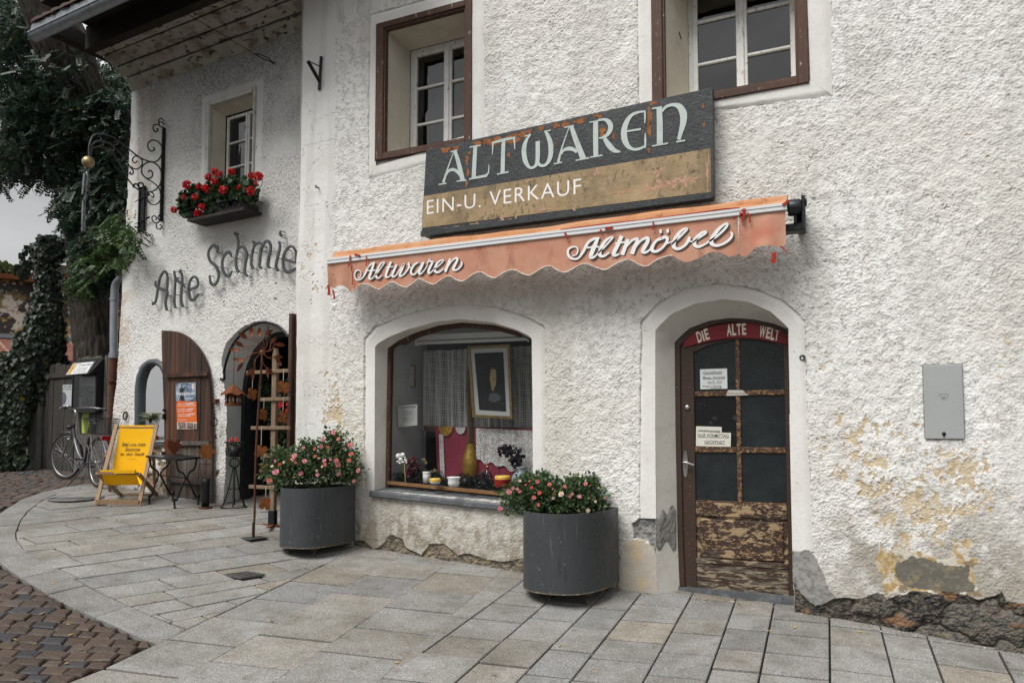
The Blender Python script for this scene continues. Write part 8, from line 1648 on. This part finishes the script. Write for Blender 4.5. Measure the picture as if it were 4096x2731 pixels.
for y in (-1, 1):
    P = cr([C_, C_ + ax2 * y * .10 + ffw * .02 + np.array([0, 0, .025]), C_ + ax2 * y * .22 - ffw * .05 + np.array([0, 0, .035]), C_ + ax2 * y * .30 - ffw * .16 + np.array([0, 0, .02])], 5); hb2.tube(P, .012, 8); e = C_ + ax2 * y * .325 - ffw * .25 + np.array([0, 0, .01]); grips.tube([P[-1], e], .017, 8); hb2.tube([P[-3] + ffw * .03, P[-1] + ffw * .055 - np.array([0, 0, .02])], .006, 6)
ho = hb2.build('handlebar', alum, bk_); grips.build('grips', blk, ho); c = C_ + ax2 * .09 + np.array([0, 0, .045]); MB().ball(c, .026, 10, 0, .7).build('bell', alum, ho)
fd = MB()
def fender(hub, f_, ax, t0, t1):
    V = []; ts = np.linspace(t0, t1, 18)
    for t in ts:
        for q, dr in ((-.028, -.012), (0, 0), (.028, -.012)): V.append(hub + (.362 + dr) * (math.cos(t) * f_ + math.sin(t) * np.array([0, 0, 1])) + ax * q)
    return V, [(3 * i + j, 3 * i + j + 1, 3 * i + j + 4, 3 * i + j + 3) for i in range(17) for j in (0, 1)]
for h_, f_, a_, t0, t1 in ((bq(0, 0, .335), hd_, sd3, R(75), R(190)), (bq(1.08, 0, .335), ffw, fax, R(60), R(150))):
    V, F = fender(h_, f_, a_, t0, t1); MB().add(V, F, 0, True).build('mudguard', alum, bk_)
h0 = bq(0, 0, .335); q = h0 + .375 * (math.cos(R(160)) * hd_ + math.sin(R(160)) * np.array([0, 0, 1])); MB().ball(q - hd_ * .015, .033, 10).build('reflector', redl, bk_)
bs = MB(); bx0, bx1, by, bz0_, bz1_ = -.26, .12, .155, .72, .93
for z in np.linspace(bz0_, bz1_, 8):
    s_ = .86 + .14 * (z - bz0_) / (bz1_ - bz0_); r = .004 if z > bz1_ - .01 else .0016
    bs.tube([bq(bx0 * s_, -by * s_, z), bq(bx1 * s_, -by * s_, z), bq(bx1 * s_, by * s_, z), bq(bx0 * s_, by * s_, z)], r, 4, closed=True)
for i in range(25):
    t = -1 + 2 * i / 24
    for y in (-1, 1): bs.tube([bq((bx0 + (bx1 - bx0) * (t + 1) / 2) * .86, y * by * .86, bz0_), bq(bx0 + (bx1 - bx0) * (t + 1) / 2, y * by, bz1_)], .0014, 3)
    for x in (bx0, bx1): bs.tube([bq(x * .86, t * by * .86, bz0_), bq(x, t * by, bz1_)], .0014, 3)
    bs.tube([bq(bx0 * .86, t * by * .86, bz0_), bq(bx1 * .86, t * by * .86, bz0_)], .0014, 3)
bs.build('basket', blk, bk_); rk = MB()
for y in (-.06, .06): rk.tube([bq(-.28, y, .70), bq(.22, y, .70)], .006, 6); rk.tube([bq(-.1, y, .70), bq(0, y * 1.2, .36)], .005, 6); rk.tube([bq(.1, y, .70), bq(0, y * 1.2, .36)], .005, 6)
rk.build('carrier', alum, bk_); m = MB(); c = bq(-.285, 0, .675); m.add([c + sd3 * a + np.array([0, 0, b]) - hd_ * d for d in (0, .03) for a, b in ((-.085, -.028), (.085, -.028), (.075, .03), (-.075, .03))], [(3, 2, 1, 0), (4, 5, 6, 7), (0, 1, 5, 4), (1, 2, 6, 5), (2, 3, 7, 6), (3, 0, 4, 7)]); m.build('tail_light', redl, bk_)
c = bq(.985, 0, .76); MB().lathe([(.001, -.04), (.025, -.035), (.036, .01), (.036, .02), (.001, .024)], c, 14, 0, ffw).tube([c - np.array([0, 0, .0]), bq(.915, 0, .64)], .005, 5).build('headlight', blk, bk_)
m = MB(); bb = bq(.43, 0, .29); m.tube([bb - sd3 * .08, bb + sd3 * .08], .02, 8)
for y, dz, dx in ((-.075, -.06, .15), (.075, .06, -.15)): e = bb + sd3 * y + hd_ * dx + np.array([0, 0, dz]); m.tube([bb + sd3 * y, e], .009, 6)
m.lathe([(.001, -.003), (.085, -.003), (.085, .003), (.001, .003)], bb + sd3 * .055, 22, 0, sd3); co_ = m.build('crankset', alum, bk_)
for y, dz, dx in ((-.075, -.06, .15), (.075, .06, -.15)): e = bb + sd3 * y * 1.75 + hd_ * dx + np.array([0, 0, dz]); MB().add([e + hd_ * a + sd3 * b + np.array([0, 0, c_]) for c_ in (-.01, .01) for a, b in ((-.045, -.045), (.045, -.045), (.045, .045), (-.045, .045))], [(3, 2, 1, 0), (4, 5, 6, 7), (0, 1, 5, 4), (1, 2, 6, 5), (2, 3, 7, 6), (3, 0, 4, 7)]).build('pedal', blk, co_)
ks = ghit(268, 1945); MB().tube([bq(.35, 0, .30), np.array([ks[0], ks[1], float(gz(ks[0], ks[1]))])], .010, 6).build('kickstand', blk, bk_)

# ------------------------------------------------------------------ plank fence beyond the corner, with the notice box and posters
FO = np.array([-9.02, 1.06, 0]); fd_ = nrm([-.995, .10, 0]); FF = Fr(FO, -fd_, (0, 0, 1), np.cross(-fd_, (0, 0, 1)))
def plank_fence(label, xa, xb, ytop, n, wd, mat, seed, rails, group=None):
    ua, ub = FF.px(xa, 1700, n)[0], FF.px(xb, 1700, n)[0]; vt = FF.px((xa + xb) / 2, ytop, n)[1]; b_ = FF.p((ua + ub) / 2, 0, n); t = thing('plank_fence', label, 'fence', on_ground(b_[0], b_[1])); rd = random.Random(seed); m = MB(); u = ua
    while u < ub - .02:
        w_ = wd * rd.uniform(.85, 1.15); e = min(u + w_, ub); g_ = float(gz(*FF.p(u, 0, n)[:2])) - .02; v = vt + rd.uniform(-.03, .02); c = (e - u) / 2
        m.prism(FF, [(u + .004, g_), (e - .004, g_), (e - .004, v - .03), (u + c * 1.5, v - .002), (u + c, v + .006), (u + c * .5, v - .002), (u + .004, v - .03)], n - .012, n + .012 + rd.uniform(-.004, .004)); u = e
    m.build('boards', mat, t)
    for y in rails: v = FF.px((xa + xb) / 2, y, n)[1]; MB().box(FF, ua, ub, v - .04, v + .04, n + .0165, n + .04).build('rail', mat, t)
    return t
grey_b = grey_wood; dark_b = M('dark_weathered_boards', (.040, .035, .030), [(6, 6, .45, .7, (.022, .019, .017), (3, 3, .12)), (24, 6, .55, .75, (.085, .078, .068), (2, 2, .08))], .85, bump=[(50, .5, (3, 3, .1))])
plank_fence('weathered grey plank fence at the corner of the old house behind the bicycle', 303, 447, 1428, 0, .085, grey_b, 3, ())
plank_fence('dark plank gate with a cross rail left of the notice box', 148, 300, 1456, -.10, .16, dark_b, 5, (1502,))
cpost = MB(); a, b = FF.px(112, 1700, -.02)[0], FF.px(152, 1700, -.02)[0]; g_ = float(gz(*FF.p(a, 0, 0)[:2])); cpost.box(FF, a, b, g_ - .05, FF.px(130, 1640, -.02)[1] + .9, -.22, -.02, 0, .01); cpost.build('gate_post', M('mossy_concrete_post', (.16, .155, .14), [(5, 5, .45, .7, (.09, .088, .075), (2, 2, .6)), (20, 4, .6, .7, (.22, .21, .19))], .9, bump=[(30, .4)]), label='pale concrete gate post half hidden by ivy', cat='post')
z2p = lambda P, n: [FF.px(150 + x * .3826, 1400 + y * .3826, n) for x, y in P]
nb_ = thing('notice_box', 'black glazed notice box with a white header board mounted on the plank fence', 'notice box', FF.p(*z2p([(500, 640)], .1)[0], .02))
hs = M('black_metal_housing', (.018, .019, .021), [(20, 4, .55, .7, (.03, .031, .033))], .4, .3); q = z2p([(378, 262), (612, 262), (612, 636), (368, 628)], .12); u0, u1, v0, v1 = q[0][0], q[1][0], q[2][1], q[0][1]; m = MB()
m.box(FF, u0 - .02, u1 + .03, v0 - .02, v0 + .04, .013, .13); m.box(FF, u1, u1 + .03, v0 + .04, v1, .013, .13); m.box(FF, u0 - .02, u0, v0 + .04, v1, .013, .13); m.box(FF, u0 - .02, u1 + .03, v1, v1 + .035, .013, .13); m.box(FF, u0, u1, v0 + .04, v1, .013, .03); m.build('housing', hs, nb_)
quad('backing', [(u0, v0 + .04), (u1, v0 + .04), (u1, v1), (u0, v1)], M('grey_pinboard', (.36, .37, .37), [(4, 3, .4, .7, (.30, .31, .31))], .7), nb_, .031, FF)
m = MB(); m.prism(FF, z2p([(408, 385), (462, 380), (462, 490), (408, 492)], .034), .0322, .034); m.prism(FF, z2p([(470, 372), (582, 376), (578, 590), (465, 580)], .036), .0322, .036); m.build('notices', M('faded_grey_notice', (.21, .22, .22), [(20, 4, .5, .62, (.075, .08, .08))], .6), nb_)
quad('white_sheet', z2p([(492, 262), (618, 262), (618, 372), (505, 376)], .034), M('pale_sheet', (.40, .41, .41), [], .6), nb_, .0322, FF)
pn = MB(); pn.add([FF.p(u, v, .122) for u, v in ((u0, v0 + .04), (u1, v0 + .04), (u1, v1), (u0, v1))], [(0, 1, 2, 3)]); pn.build('pane', glass('notice_glass', (.9, .92, .92), 1.5), nb_)
Hq = z2p([(340, 262), (565, 244), (606, 122), (376, 142)], .20); H0, H1 = FF.p(Hq[0][0], Hq[0][1], .26), FF.p(Hq[1][0], Hq[1][1], .26); T0, T1 = FF.p(*z2p([(376, 142)], .13)[0], .13), FF.p(*z2p([(606, 122)], .13)[0], .13)
E1 = FF.p(u1 + .03, v1, .13); HF = Fr(H0, nrm(H1 - H0), nrm(T0 - H0), nrm(np.cross(H1 - H0, T0 - H0))); hw, hh = np.linalg.norm(H1 - H0), np.linalg.norm(T0 - H0)
m = MB(); m.box(HF, -.01, hw + .03, -.01, hh + .02, -.02, 0); B0, B1 = FF.p(u0 - .02, v1 + .03, .013), FF.p(u1 + .03, v1 + .03, .013); m.add([HF.p(hw + .03, 0, -.01), HF.p(hw + .03, hh + .02, -.01), B1 + np.array([0, 0, .22]), B1], [(0, 1, 2, 3)]); m.add([HF.p(-.01, hh + .02, -.01), HF.p(hw + .03, hh + .02, -.01), B1 + np.array([0, 0, .22]), B0 + np.array([0, 0, .22])], [(0, 1, 2, 3)]); m.build('hood', hs, nb_)
hdp = MB(); hdp.box(HF, 0, hw * .97, 0, hh, .0, .004); ho = hdp.build('header_board', M('white_header', (.58, .59, .58), [], .4), nb_)
quad('ochre_mark', [(.01, .01), (hw * .2, .01), (hw * .2, hh - .01), (.01, hh - .01)], M('ochre_logo', (.45, .26, .05), [], .5), ho, .0042, HF)
m = MB(); m.stroke(HF, [(hw * x, hh * y, .008) for x, y in ((.26, .88), (.26, .45), (.30, .2), (.36, .12), (.40, .3), (.40, .88), (.26, .88))], .0042, .005, 0, 2); m.build('shield_mark', hs, ho); lt2 = MB()
for s_, x, y, x1, h in (('Autohaus Plössnig', .46, .70, .93, .17), ('Ihr Partner in der Region', .46, .48, .86, .08), ('Verkauf und Werkstatt', .46, .34, .84, .08), ('9900 Tel. 04852', .46, .20, .88, .07), ('Ihr Fahrzeug in besten Händen', .46, .07, .92, .06)):
    W, F, _ = text_obj(None, s_, HF, hw * x, hh * y, hh * h, None, None, width=hw * (x1 - x), n=.0052); lt2.add(W, F)
W, F, _ = text_obj(None, 'Y', HF, hw * .08, hh * .35, hh * .3, None, None, n=.0055); lt2.add(W, F)
lt2.build('lettering', ink, ho)
kp = thing('rally_poster', 'pale poster with an earth globe stuck on the dark plank gate', 'poster', FF.p(*z2p([(312, 585)], -.08)[0], -.08)); NK = -.078; P = z2p([(265, 362), (362, 360), (358, 585), (262, 587)], NK); quad('sheet', P, M('pale_grey_paper', (.42, .44, .45), [], .7), kp, NK, FF); W_ = P[1][0] - P[0][0]
m = MB(); k = 30; c = np.array(z2p([(268, 505)], NK)[0]); pts = [(max(P[0][0] + .001, c[0] + .098 * math.cos(t)), c[1] + .105 * math.sin(t)) for t in np.linspace(0, 6.283, k + 1)[:-1]]; m.prism(FF, pts, NK + .001, NK + .0018); m.build('globe', M('globe_print', (.085, .105, .14), [(9, 4, .5, .56, (.12, .16, .12))], .6), kp); lt2 = MB()
for s_, x0, y, x1, h in (('KLIMA', 274, 392, 400, 22), ('KUNDGEBUNG', 272, 416, 410, 14)):
    a, b = z2p([(x0, y)], NK)[0], z2p([(x1, y)], NK)[0]; W, F, _ = text_obj(None, s_, FF, a[0], a[1], h * .3826 / 262, None, None, width=b[0] - a[0], n=NK + .002, bold=.01); kpm = W[:, :] @ FF.U; lim = FF.O @ FF.U + P[1][0] - .004
    keep = [f for f in F if all(W[i] @ FF.U < lim for i in f)]; lt2.add(W, keep)
lt2.build('lettering', ink, kp)
gp = thing('green_poster', 'lime green and dark poster on the fence below the notice box', 'poster', FF.p(*z2p([(540, 870)], .02)[0], .02)); NQ = .0175; quad('sheet', z2p([(425, 645), (612, 645), (606, 872), (440, 872)], NQ), M('dark_poster', (.022, .026, .026), [], .5), gp, NQ, FF)
m = MB(); m.prism(FF, z2p([(478, 650), (545, 646), (535, 700), (545, 760), (520, 868), (465, 868), (462, 720)], NQ), NQ + .001, NQ + .0016); m.build('green_print', M('lime_print', (.38, .46, .09), [], .5), gp); lt2 = MB()
for s_, x0, y, x1, h in (('auf den', 555, 716, 605, 16), ('Spuren', 555, 742, 604, 16), ('der Zeit', 555, 768, 606, 16)):
    a, b = z2p([(x0, y)], NQ)[0], z2p([(x1, y)], NQ)[0]; W, F, _ = text_obj(None, s_, FF, a[0], a[1], h * .3826 / 262, None, None, width=b[0] - a[0], n=NQ + .002); lt2.add(W, F)
lt2.build('lettering', white_p, gp)

# ------------------------------------------------------------------ shed with painted wall and rusty roofs beyond the fence
rightv = nrm(np.cross(nrm([ray(200, 1300)[0], ray(200, 1300)[1], 0]), (0, 0, 1))); SHO = at_depth(200, 1350, 15.0); SHO[2] = 0; SF = Fr(SHO, rightv, (0, 0, 1), np.cross(rightv, (0, 0, 1)))
sh_ = thing('old_shed', 'low shed with a painted mural wall and rusty sheet roofs behind the ivy', 'shed', (SHO[0], SHO[1], .6)); z1p = lambda P, n=0: [SF.px(x * .3826, 900 + y * .3826, n) for x, y in P]
mural = M('faded_mural', (.22, .15, .055), [(1.8, 6, .46, .52, (.035, .032, .03)), (3.2, 6, .54, .58, (.55, .50, .44)), (2.4, 5, .58, .62, (.38, .25, .07)), (5, 5, .60, .63, (.42, .22, .15)), (14, 5, .58, .66, (.06, .055, .05))], .7, bump=[(8, .3)])
m = MB(); w0, w1 = z1p([(0, 560)])[0], z1p([(1250, 600)])[0]; m.box(SF, w0[0] - 2.5, w1[0] + 1.0, -.2, w0[1], -3, 0); m.build('wall', mural, sh_)
m = MB(); a = z1p([(0, 535), (250, 550)], .15); m.box(SF, a[0][0] - 2.5, a[1][0], a[1][1] - .05, a[1][1] + .05, -3.1, .15); m.prism(SF, z1p([(245, 588), (245, 550), (345, 485), (590, 415), (760, 425), (800, 520), (720, 615)], .25), -3.0, .25); m.build('upper_roof', rust, sh_)
seam = M('rusty_seamed_roof', (.185, .070, .045), [(2, 5, .4, .7, (.14, .052, .034)), (8, 5, .58, .72, (.22, .10, .07)), (30, 4, .6, .7, (.12, .04, .025))], .75, bump=[(10, .2)])
top = z1p([(0, 1165)], .1)[0][1]; low = SF.px(200, 1438, 1.0)[1]; la, lb_ = SF.px(-200, 1400, 1.0)[0], SF.px(420, 1400, 1.0)[0]; m = MB(); m.add([SF.p(la - 2, low, 1.0), SF.p(lb_ + 1.5, low, 1.0), SF.p(lb_ + 1.5, top, .0), SF.p(la - 2, top, 0)], [(0, 1, 2, 3)]); m.add([SF.p(la - 2, low - .06, 1.0), SF.p(lb_ + 1.5, low - .06, 1.0), SF.p(lb_ + 1.5, low, 1.0), SF.p(la - 2, low, 1.0)], [(0, 1, 2, 3)]); m.build('lower_roof', seam, sh_)
m = MB(); u = la - 1.5
while u < lb_ + 1.4: m.bar(SF.p(u + .35, low + .012, 1.0), SF.p(u, top + .012, 0), .03, .03, (0, 0, 1)); u += .42
m.build('roof_seams', M('pale_seam', (.34, .25, .19), [(10, 4, .5, .7, (.2, .1, .07))], .8), sh_); m = MB(); m.box(SF, la - 2, lb_ + 1.5, top - .02, top + .06, -.02, .09); m.build('flashing', zinc, sh_); m = MB(); m.box(SF, la - 2, lb_ + 1.5, -.2, low - .07, .2, .9); m.build('lower_wall', dark_b, sh_)
hill = MB(); hq = [at_depth(x, y, 900) for x, y in ((-900, 1150), (-300, 1130), (40, 1112), (70, 1098), (110, 1103), (160, 1092), (240, 1108), (420, 1080), (700, 1110), (900, 1150))]; hill.add(hq + [q - np.array([0, 0, 140]) + nrm([q[0], q[1], 0]) * -60 for q in hq], [(i, i + 1, 11 + i, 10 + i) for i in range(9)]); hill.build('hill', M('hazy_hill', (.14, .17, .20), [(.02, 4, .4, .7, (.11, .14, .15))], 1), kind='structure')
def tree_blob(label, px, depth, rx, ry, n, cA, cB, size, group=None):
    c = at_depth(*px, depth); g_ = c.copy(); g_[2] = float(gz(c[0], c[1])) ; t = thing('leafy_tree', label, 'tree', g_, group); q = vdir(n) * rng.random((n, 1)) ** .4; s_ = depth / FPX; MB().tube([g_, c], [.22, .06], 7).build('trunk', M('tree_bark', (.05, .042, .034), [], .9), t)
    leaf_mesh('crown', c + q * np.array([rx * s_, rx * s_, ry * s_]) * (1 + .25 * np.sin(q[:, :1] * 9 + q[:, 2:] * 7)), q + vdir(n), vdir(n) + np.array([0, 0, .7]), np.full(n, size) * rng.uniform(.7, 1.2, n), lcol(n, cA, cB, .02), leaf_m, t, 'oval')
tree_blob('distant light green tree above the shed roof', (5, 1092), 32, 60, 34, 2600, (.06, .085, .03), (.11, .14, .05), .16)
# ivy
def ivy(name, label, clumps, sz, cA, cB, cat, outw, trails=()):
    P, D, Nn = [], [], []
    for x, y, rx, ry, dep, n in clumps:
        c = at_depth(x, y, dep); s_ = dep / FPX; q = vdir(n) * (rng.random((n, 1)) ** .30); P.append(c + np.outer(q[:, 0] * rx * s_, rightv) + np.outer(q[:, 2] * ry * s_, [0, 0, 1]) + np.outer(q[:, 1] * min(rx, ry) * s_ * .7, SF.N)); Nn.append(np.outer(q[:, 0], rightv) * .7 + np.outer(np.abs(q[:, 1]) + .3, SF.N) + np.outer(q[:, 2] + .35, [0, 0, 1]))
    for pts, dep in trails:
        L_ = cr([at_depth(x, y, dep) for x, y in pts], 10); k = len(L_) * 2; a = np.repeat(np.array(L_), 2, 0) + rng.normal(0, .02, (k, 3)); P.append(a); Nn.append(np.tile(SF.N, (k, 1)) + vdir(k) * .4)
    P, Nn = np.concatenate(P), np.concatenate(Nn); N = len(P); t = thing(name, label, cat, P[P[:, 2].argmin()])
    leaf_mesh('foliage', P, vdir(N) * .5 + np.array([0, 0, -.8]), Nn + vdir(N) * .35, rng.uniform(.7, 1.25, N) * sz, lcol(N, cA, cB, .003), leaf_m, t, 'ivy', .25, .15); vm = MB()
    for pts, dep in trails: vm.tube(cr([at_depth(x, y, dep) for x, y in pts], 6), .005, 4)
    for x, y, rx, ry, dep, n in clumps[:8]: c = at_depth(x, y, dep); vm.tube([c - np.array([0, 0, ry * dep / FPX * .9]), c + np.array([0, 0, ry * dep / FPX * .9])], .03, 5)
    vm.build('stems', M('ivy_stem', (.045, .036, .026), [], .9), t); return t
ivA, ivB = (.012, .024, .013), (.034, .055, .030)
ivy('ivy_column', 'tall ivy covered post standing against the sky left of the tree', [(190, 1020, 55, 60, 12.2, 600), (195, 1110, 50, 80, 12.2, 800), (190, 1200, 55, 80, 12.2, 900), (180, 1290, 70, 90, 12.1, 1300), (160, 1380, 90, 90, 12.0, 1800), (150, 1450, 110, 80, 12.0, 1700), (205, 1350, 50, 110, 12.1, 900), (245, 990, 40, 40, 12.3, 300), (150, 1000, 30, 40, 12.2, 160), (215, 960, 40, 25, 12.3, 150)], .072, ivA, ivB, 'ivy', 1, [([(150, 1000), (120, 985), (95, 1010), (90, 1050), (70, 1080)], 12.2), ([(150, 1040), (125, 1035), (100, 1060), (60, 1090)], 12.2), ([(160, 960), (165, 945), (172, 952)], 12.2), ([(150, 1070), (120, 1065), (100, 1090), (92, 1110)], 12.2)])
ivy('ivy_wall', 'dense dark ivy over the garden wall at the far left edge', [(40, 1480, 90, 80, 11.9, 1800), (30, 1560, 80, 90, 11.8, 1800), (80, 1560, 60, 90, 11.8, 1400), (20, 1660, 70, 90, 11.7, 1600), (70, 1680, 45, 90, 11.7, 1000), (15, 1760, 55, 80, 11.6, 1200), (60, 1770, 40, 60, 11.6, 700), (20, 1815, 40, 30, 11.6, 400), (110, 1500, 50, 70, 11.9, 900), (130, 1590, 20, 50, 11.9, 200), (30, 1845, 60, 40, 11.6, 700), (85, 1840, 25, 30, 11.6, 200), (-40, 1600, 60, 200, 11.8, 1800)], .068, ivA, (.045, .07, .036), 'ivy', 1, [([(180, 1480), (190, 1520), (188, 1545)], 11.9), ([(150, 1520), (160, 1560), (165, 1600)], 11.9)])
wl_ = MB(); a = FF.px(-120, 1600, -.25)[0]; b = FF.px(112, 1600, -.25)[0]; wl_.box(FF, a, b, .3, FF.px(40, 1460, -.25)[1], -.6, -.3); wl_.build('garden_wall', M('old_garden_wall', (.14, .13, .115), [(5, 5, .45, .7, (.08, .075, .065))], .9), label='low old garden wall mostly hidden under ivy', cat='wall')
ivy('ivy_patch', 'ivy patch climbing the painted shed wall beside the tree trunk', [(310, 1180, 30, 40, 14.6, 350), (315, 1230, 32, 50, 14.6, 450), (330, 1290, 26, 50, 14.6, 350), (335, 1340, 20, 30, 14.6, 200), (280, 1170, 30, 25, 14.6, 150)], .08, ivA, ivB, 'ivy', 1)
# ------------------------------------------------------------------ robinia tree
bark = M('furrowed_bark', (.050, .041, .033), [(5, 6, .42, .58, (.016, .013, .011), (4, 4, .4)), (16, 6, .56, .7, (.13, .11, .088), (3, 3, .35)), (40, 4, .5, .7, (.06, .05, .04))], .95, bump=[(9, 1.0, (3, 3, .35)), (30, .6, (3, 3, .5))])
bt = [(405, 1560, .34), (400, 1440, .33), (385, 1340, .30), (375, 1240, .29), (355, 1130, .26), (340, 1050, .22), (325, 960, .20), (350, 850, .22), (390, 740, .22), (420, 600, .22), (400, 480, .23), (350, 380, .26), (300, 290, .30), (260, 190, .34), (200, 60, .30), (120, -80, .22)]
P = [at_depth(x, y, 12.3 - .0012 * max(0, 1200 - y)) for x, y, r in bt]; rb_ = P[0].copy(); rb_[2] = float(gz(rb_[0], rb_[1])); tree = thing('robinia_tree', 'large old robinia with furrowed trunk and drooping dark leaves at the house corner', 'tree', rb_)
tv_ = []; PP = cr([np.r_[q, r] for q, (x, y, r) in zip([rb_ - np.array([0, 0, .1])] + P[1:], bt)], 6); m = MB(); seg = 72
for i, q in enumerate(PP):
    c, r = q[:3], q[3]; tdir = nrm(PP[min(i + 1, len(PP) - 1)][:3] - PP[max(i - 1, 0)][:3]); a = nrm(np.cross(tdir, (0.2, 1, .1))); b = np.cross(tdir, a)
    for k in range(seg):
        t = 6.283 * k / seg; f = 1 + .10 * math.sin(5 * t + i * .12) + .16 * abs(math.sin(11 * t + .9 * math.sin(i * .35) + i * .05)) + .14 * (vn(np.array([t * 5.2]), np.array([i * .5]))[0] - .5); tv_.append(c + (a * math.cos(t) + b * math.sin(t)) * r * f)
m.add(tv_, [(i * seg + k, i * seg + (k + 1) % seg, (i + 1) * seg + (k + 1) % seg, (i + 1) * seg + k) for i in range(len(PP) - 1) for k in range(seg)], 0, True); m.build('trunk', bark, tree)
lb = MB()
for L_, r0 in (([(350, 380), (300, 480), (240, 560), (160, 620)], .10), ([(300, 290), (200, 330), (90, 420), (20, 560)], .12), ([(330, 1000), (355, 930), (380, 860)], .12), ([(260, 190), (150, 120), (40, 60), (-80, 30)], .14), ([(400, 520), (300, 700), (340, 820)], .07), ([(200, 60), (330, -60), (480, -160)], .15), ([(350, 380), (440, 430), (500, 560)], .07), ([(345, 860), (420, 950), (480, 1000)], .05)):
    Q = cr([at_depth(x, y, 11.9) for x, y in L_], 5); lb.tube(Q, list(np.linspace(r0, .02, len(Q))), 8)
lb.build('limbs', bark, tree)
def fronds(specs):
    """pinnate leaves: a stalk with paired oval leaflets, hanging"""
    P, D, Nn, S_ = [], [], [], []
    for x, y, rx, ry, d0, d1, n in specs:
        for _ in range(n):
            t, r = random.random() * 6.283, random.random() ** .5; c = at_depth(x + rx * r * math.cos(t), y + ry * r * math.sin(t), random.uniform(d0, d1)); az = random.random() * 6.283; droop = random.uniform(.2, 1.6); d = nrm([math.cos(az), math.sin(az), -droop]); L_ = random.uniform(.16, .26); nz = nrm(np.cross(np.cross(d, (0, 0, 1)), d) + vdir(1)[0] * .35); s = np.cross(d, nz); k = random.choice([5, 6, 7])
            for j in range(k):
                q = c + d * L_ * (j + .6) / k + np.array([0, 0, -.02 * (j / k) ** 2])
                for sg in (-1, 1): P.append(q); D.append(s * sg * .9 + d * .35 + nz * -.12); Nn.append(nz); S_.append(random.uniform(.038, .055))
            P.append(c + d * L_); D.append(d); Nn.append(nz); S_.append(.045)
    return np.array(P), np.array(D), np.array(Nn), np.array(S_)
SP = [(470, 390, 60, 110, 11.4, 12.6, 240), (430, 300, 70, 70, 11.8, 12.8, 160), (505, 450, 30, 90, 11.2, 12.0, 90), (240, 270, 110, 90, 10.6, 11.6, 150), (60, 250, 110, 170, 10.8, 12.6, 520), (150, 420, 150, 140, 11.0, 13.0, 620), (50, 520, 110, 140, 11.2, 13.2, 460), (250, 480, 130, 110, 11.0, 12.8, 560), (360, 440, 120, 70, 10.7, 11.6, 420), (440, 430, 80, 90, 10.6, 11.3, 300), (470, 540, 45, 90, 10.7, 11.8, 190), (320, 600, 140, 120, 11.2, 12.8, 460), (180, 600, 150, 90, 11.4, 13.2, 380), (60, 640, 80, 70, 11.6, 13.0, 130), (215, 690, 50, 60, 11.6, 12.8, 100), (430, 640, 80, 100, 10.9, 12.2, 300), (400, 740, 80, 90, 10.9, 12.0, 300), (470, 720, 50, 120, 10.8, 11.8, 220), (330, 790, 90, 80, 11.0, 12.0, 260), (440, 850, 70, 90, 10.7, 11.7, 300), (340, 880, 100, 60, 10.9, 11.9, 220), (250, 820, 60, 40, 11.2, 12.2, 70), (460, 960, 60, 80, 10.5, 11.5, 240), (380, 980, 90, 70, 10.6, 11.6, 240), (420, 1070, 80, 60, 10.5, 11.3, 220), (330, 1060, 50, 60, 10.8, 11.6, 90), (360, 1130, 70, 40, 10.6, 11.2, 90), (470, 1090, 40, 50, 10.4, 11.0, 80), (90, 120, 140, 110, 11.0, 13.0, 420), (20, 40, 120, 80, 11.4, 13.4, 260), (110, 60, 60, 50, 12.2, 13.4, 80), (10, 700, 60, 60, 12, 13.4, 90), (130, 700, 60, 40, 12, 13, 60)]
P, D, Nn, S_ = fronds(SP); N = len(P); leaf_mesh('crown', P, D, Nn, S_, lcol(N, (.020, .042, .026), (.046, .076, .046), .003), leaf_m, tree, 'oval', .12, .15)
P, D, Nn, S_ = fronds([(520, 925, 50, 30, 9.5, 9.9, 14), (535, 960, 40, 30, 9.4, 9.8, 10), (480, 900, 60, 50, 9.8, 10.4, 40), (500, 1010, 40, 50, 9.7, 10.2, 26), (440, 950, 60, 60, 10.0, 10.6, 50), (400, 1040, 80, 60, 10.2, 10.8, 60), (330, 1110, 60, 50, 10.4, 10.9, 40)]); N = len(P); leaf_mesh('lit_sprays', P, D, Nn, S_ * 1.1, lcol(N, (.040, .085, .022), (.075, .125, .04), 0), leaf_m, tree, 'oval', .12, .15)
# street side behind the photographer, mirrored in the panes
opp = thing('opposite_house', 'gabled house across the street, seen only as a reflection in the upper panes', 'house', (-1.8, -14, -.6))
op = MB(); of = Fr((0, -13.0, 0), (1, 0, 0), (0, 0, 1), (0, 1, 0))
op.prism(of, [(-6.2, -1.5), (3.2, -1.5), (3.2, 6.6), (-.5, 9.1), (-6.2, 6.2)], -8, 0); op.build('wall', reveal_pl, opp)
rf = MB(); rf.bar((-.5, -12.6, 9.2), (-.5, -21.4, 9.2), .2, .2)
for a, b in (((-.5, 9.2), (-7.0, 5.95)), ((-.5, 9.2), (4.0, 6.2))):
    rf.add([(a[0], -12.4, a[1]), (b[0], -12.4, b[1]), (b[0], -21.4, b[1]), (a[0], -21.4, a[1]), (a[0], -12.4, a[1] + .15), (b[0], -12.4, b[1] + .15), (b[0], -21.4, b[1] + .15), (a[0], -21.4, a[1] + .15)], [(0, 1, 2, 3), (4, 5, 6, 7), (0, 1, 5, 4), (1, 2, 6, 5), (2, 3, 7, 6)])
rf.build('roof', tile_m, opp)
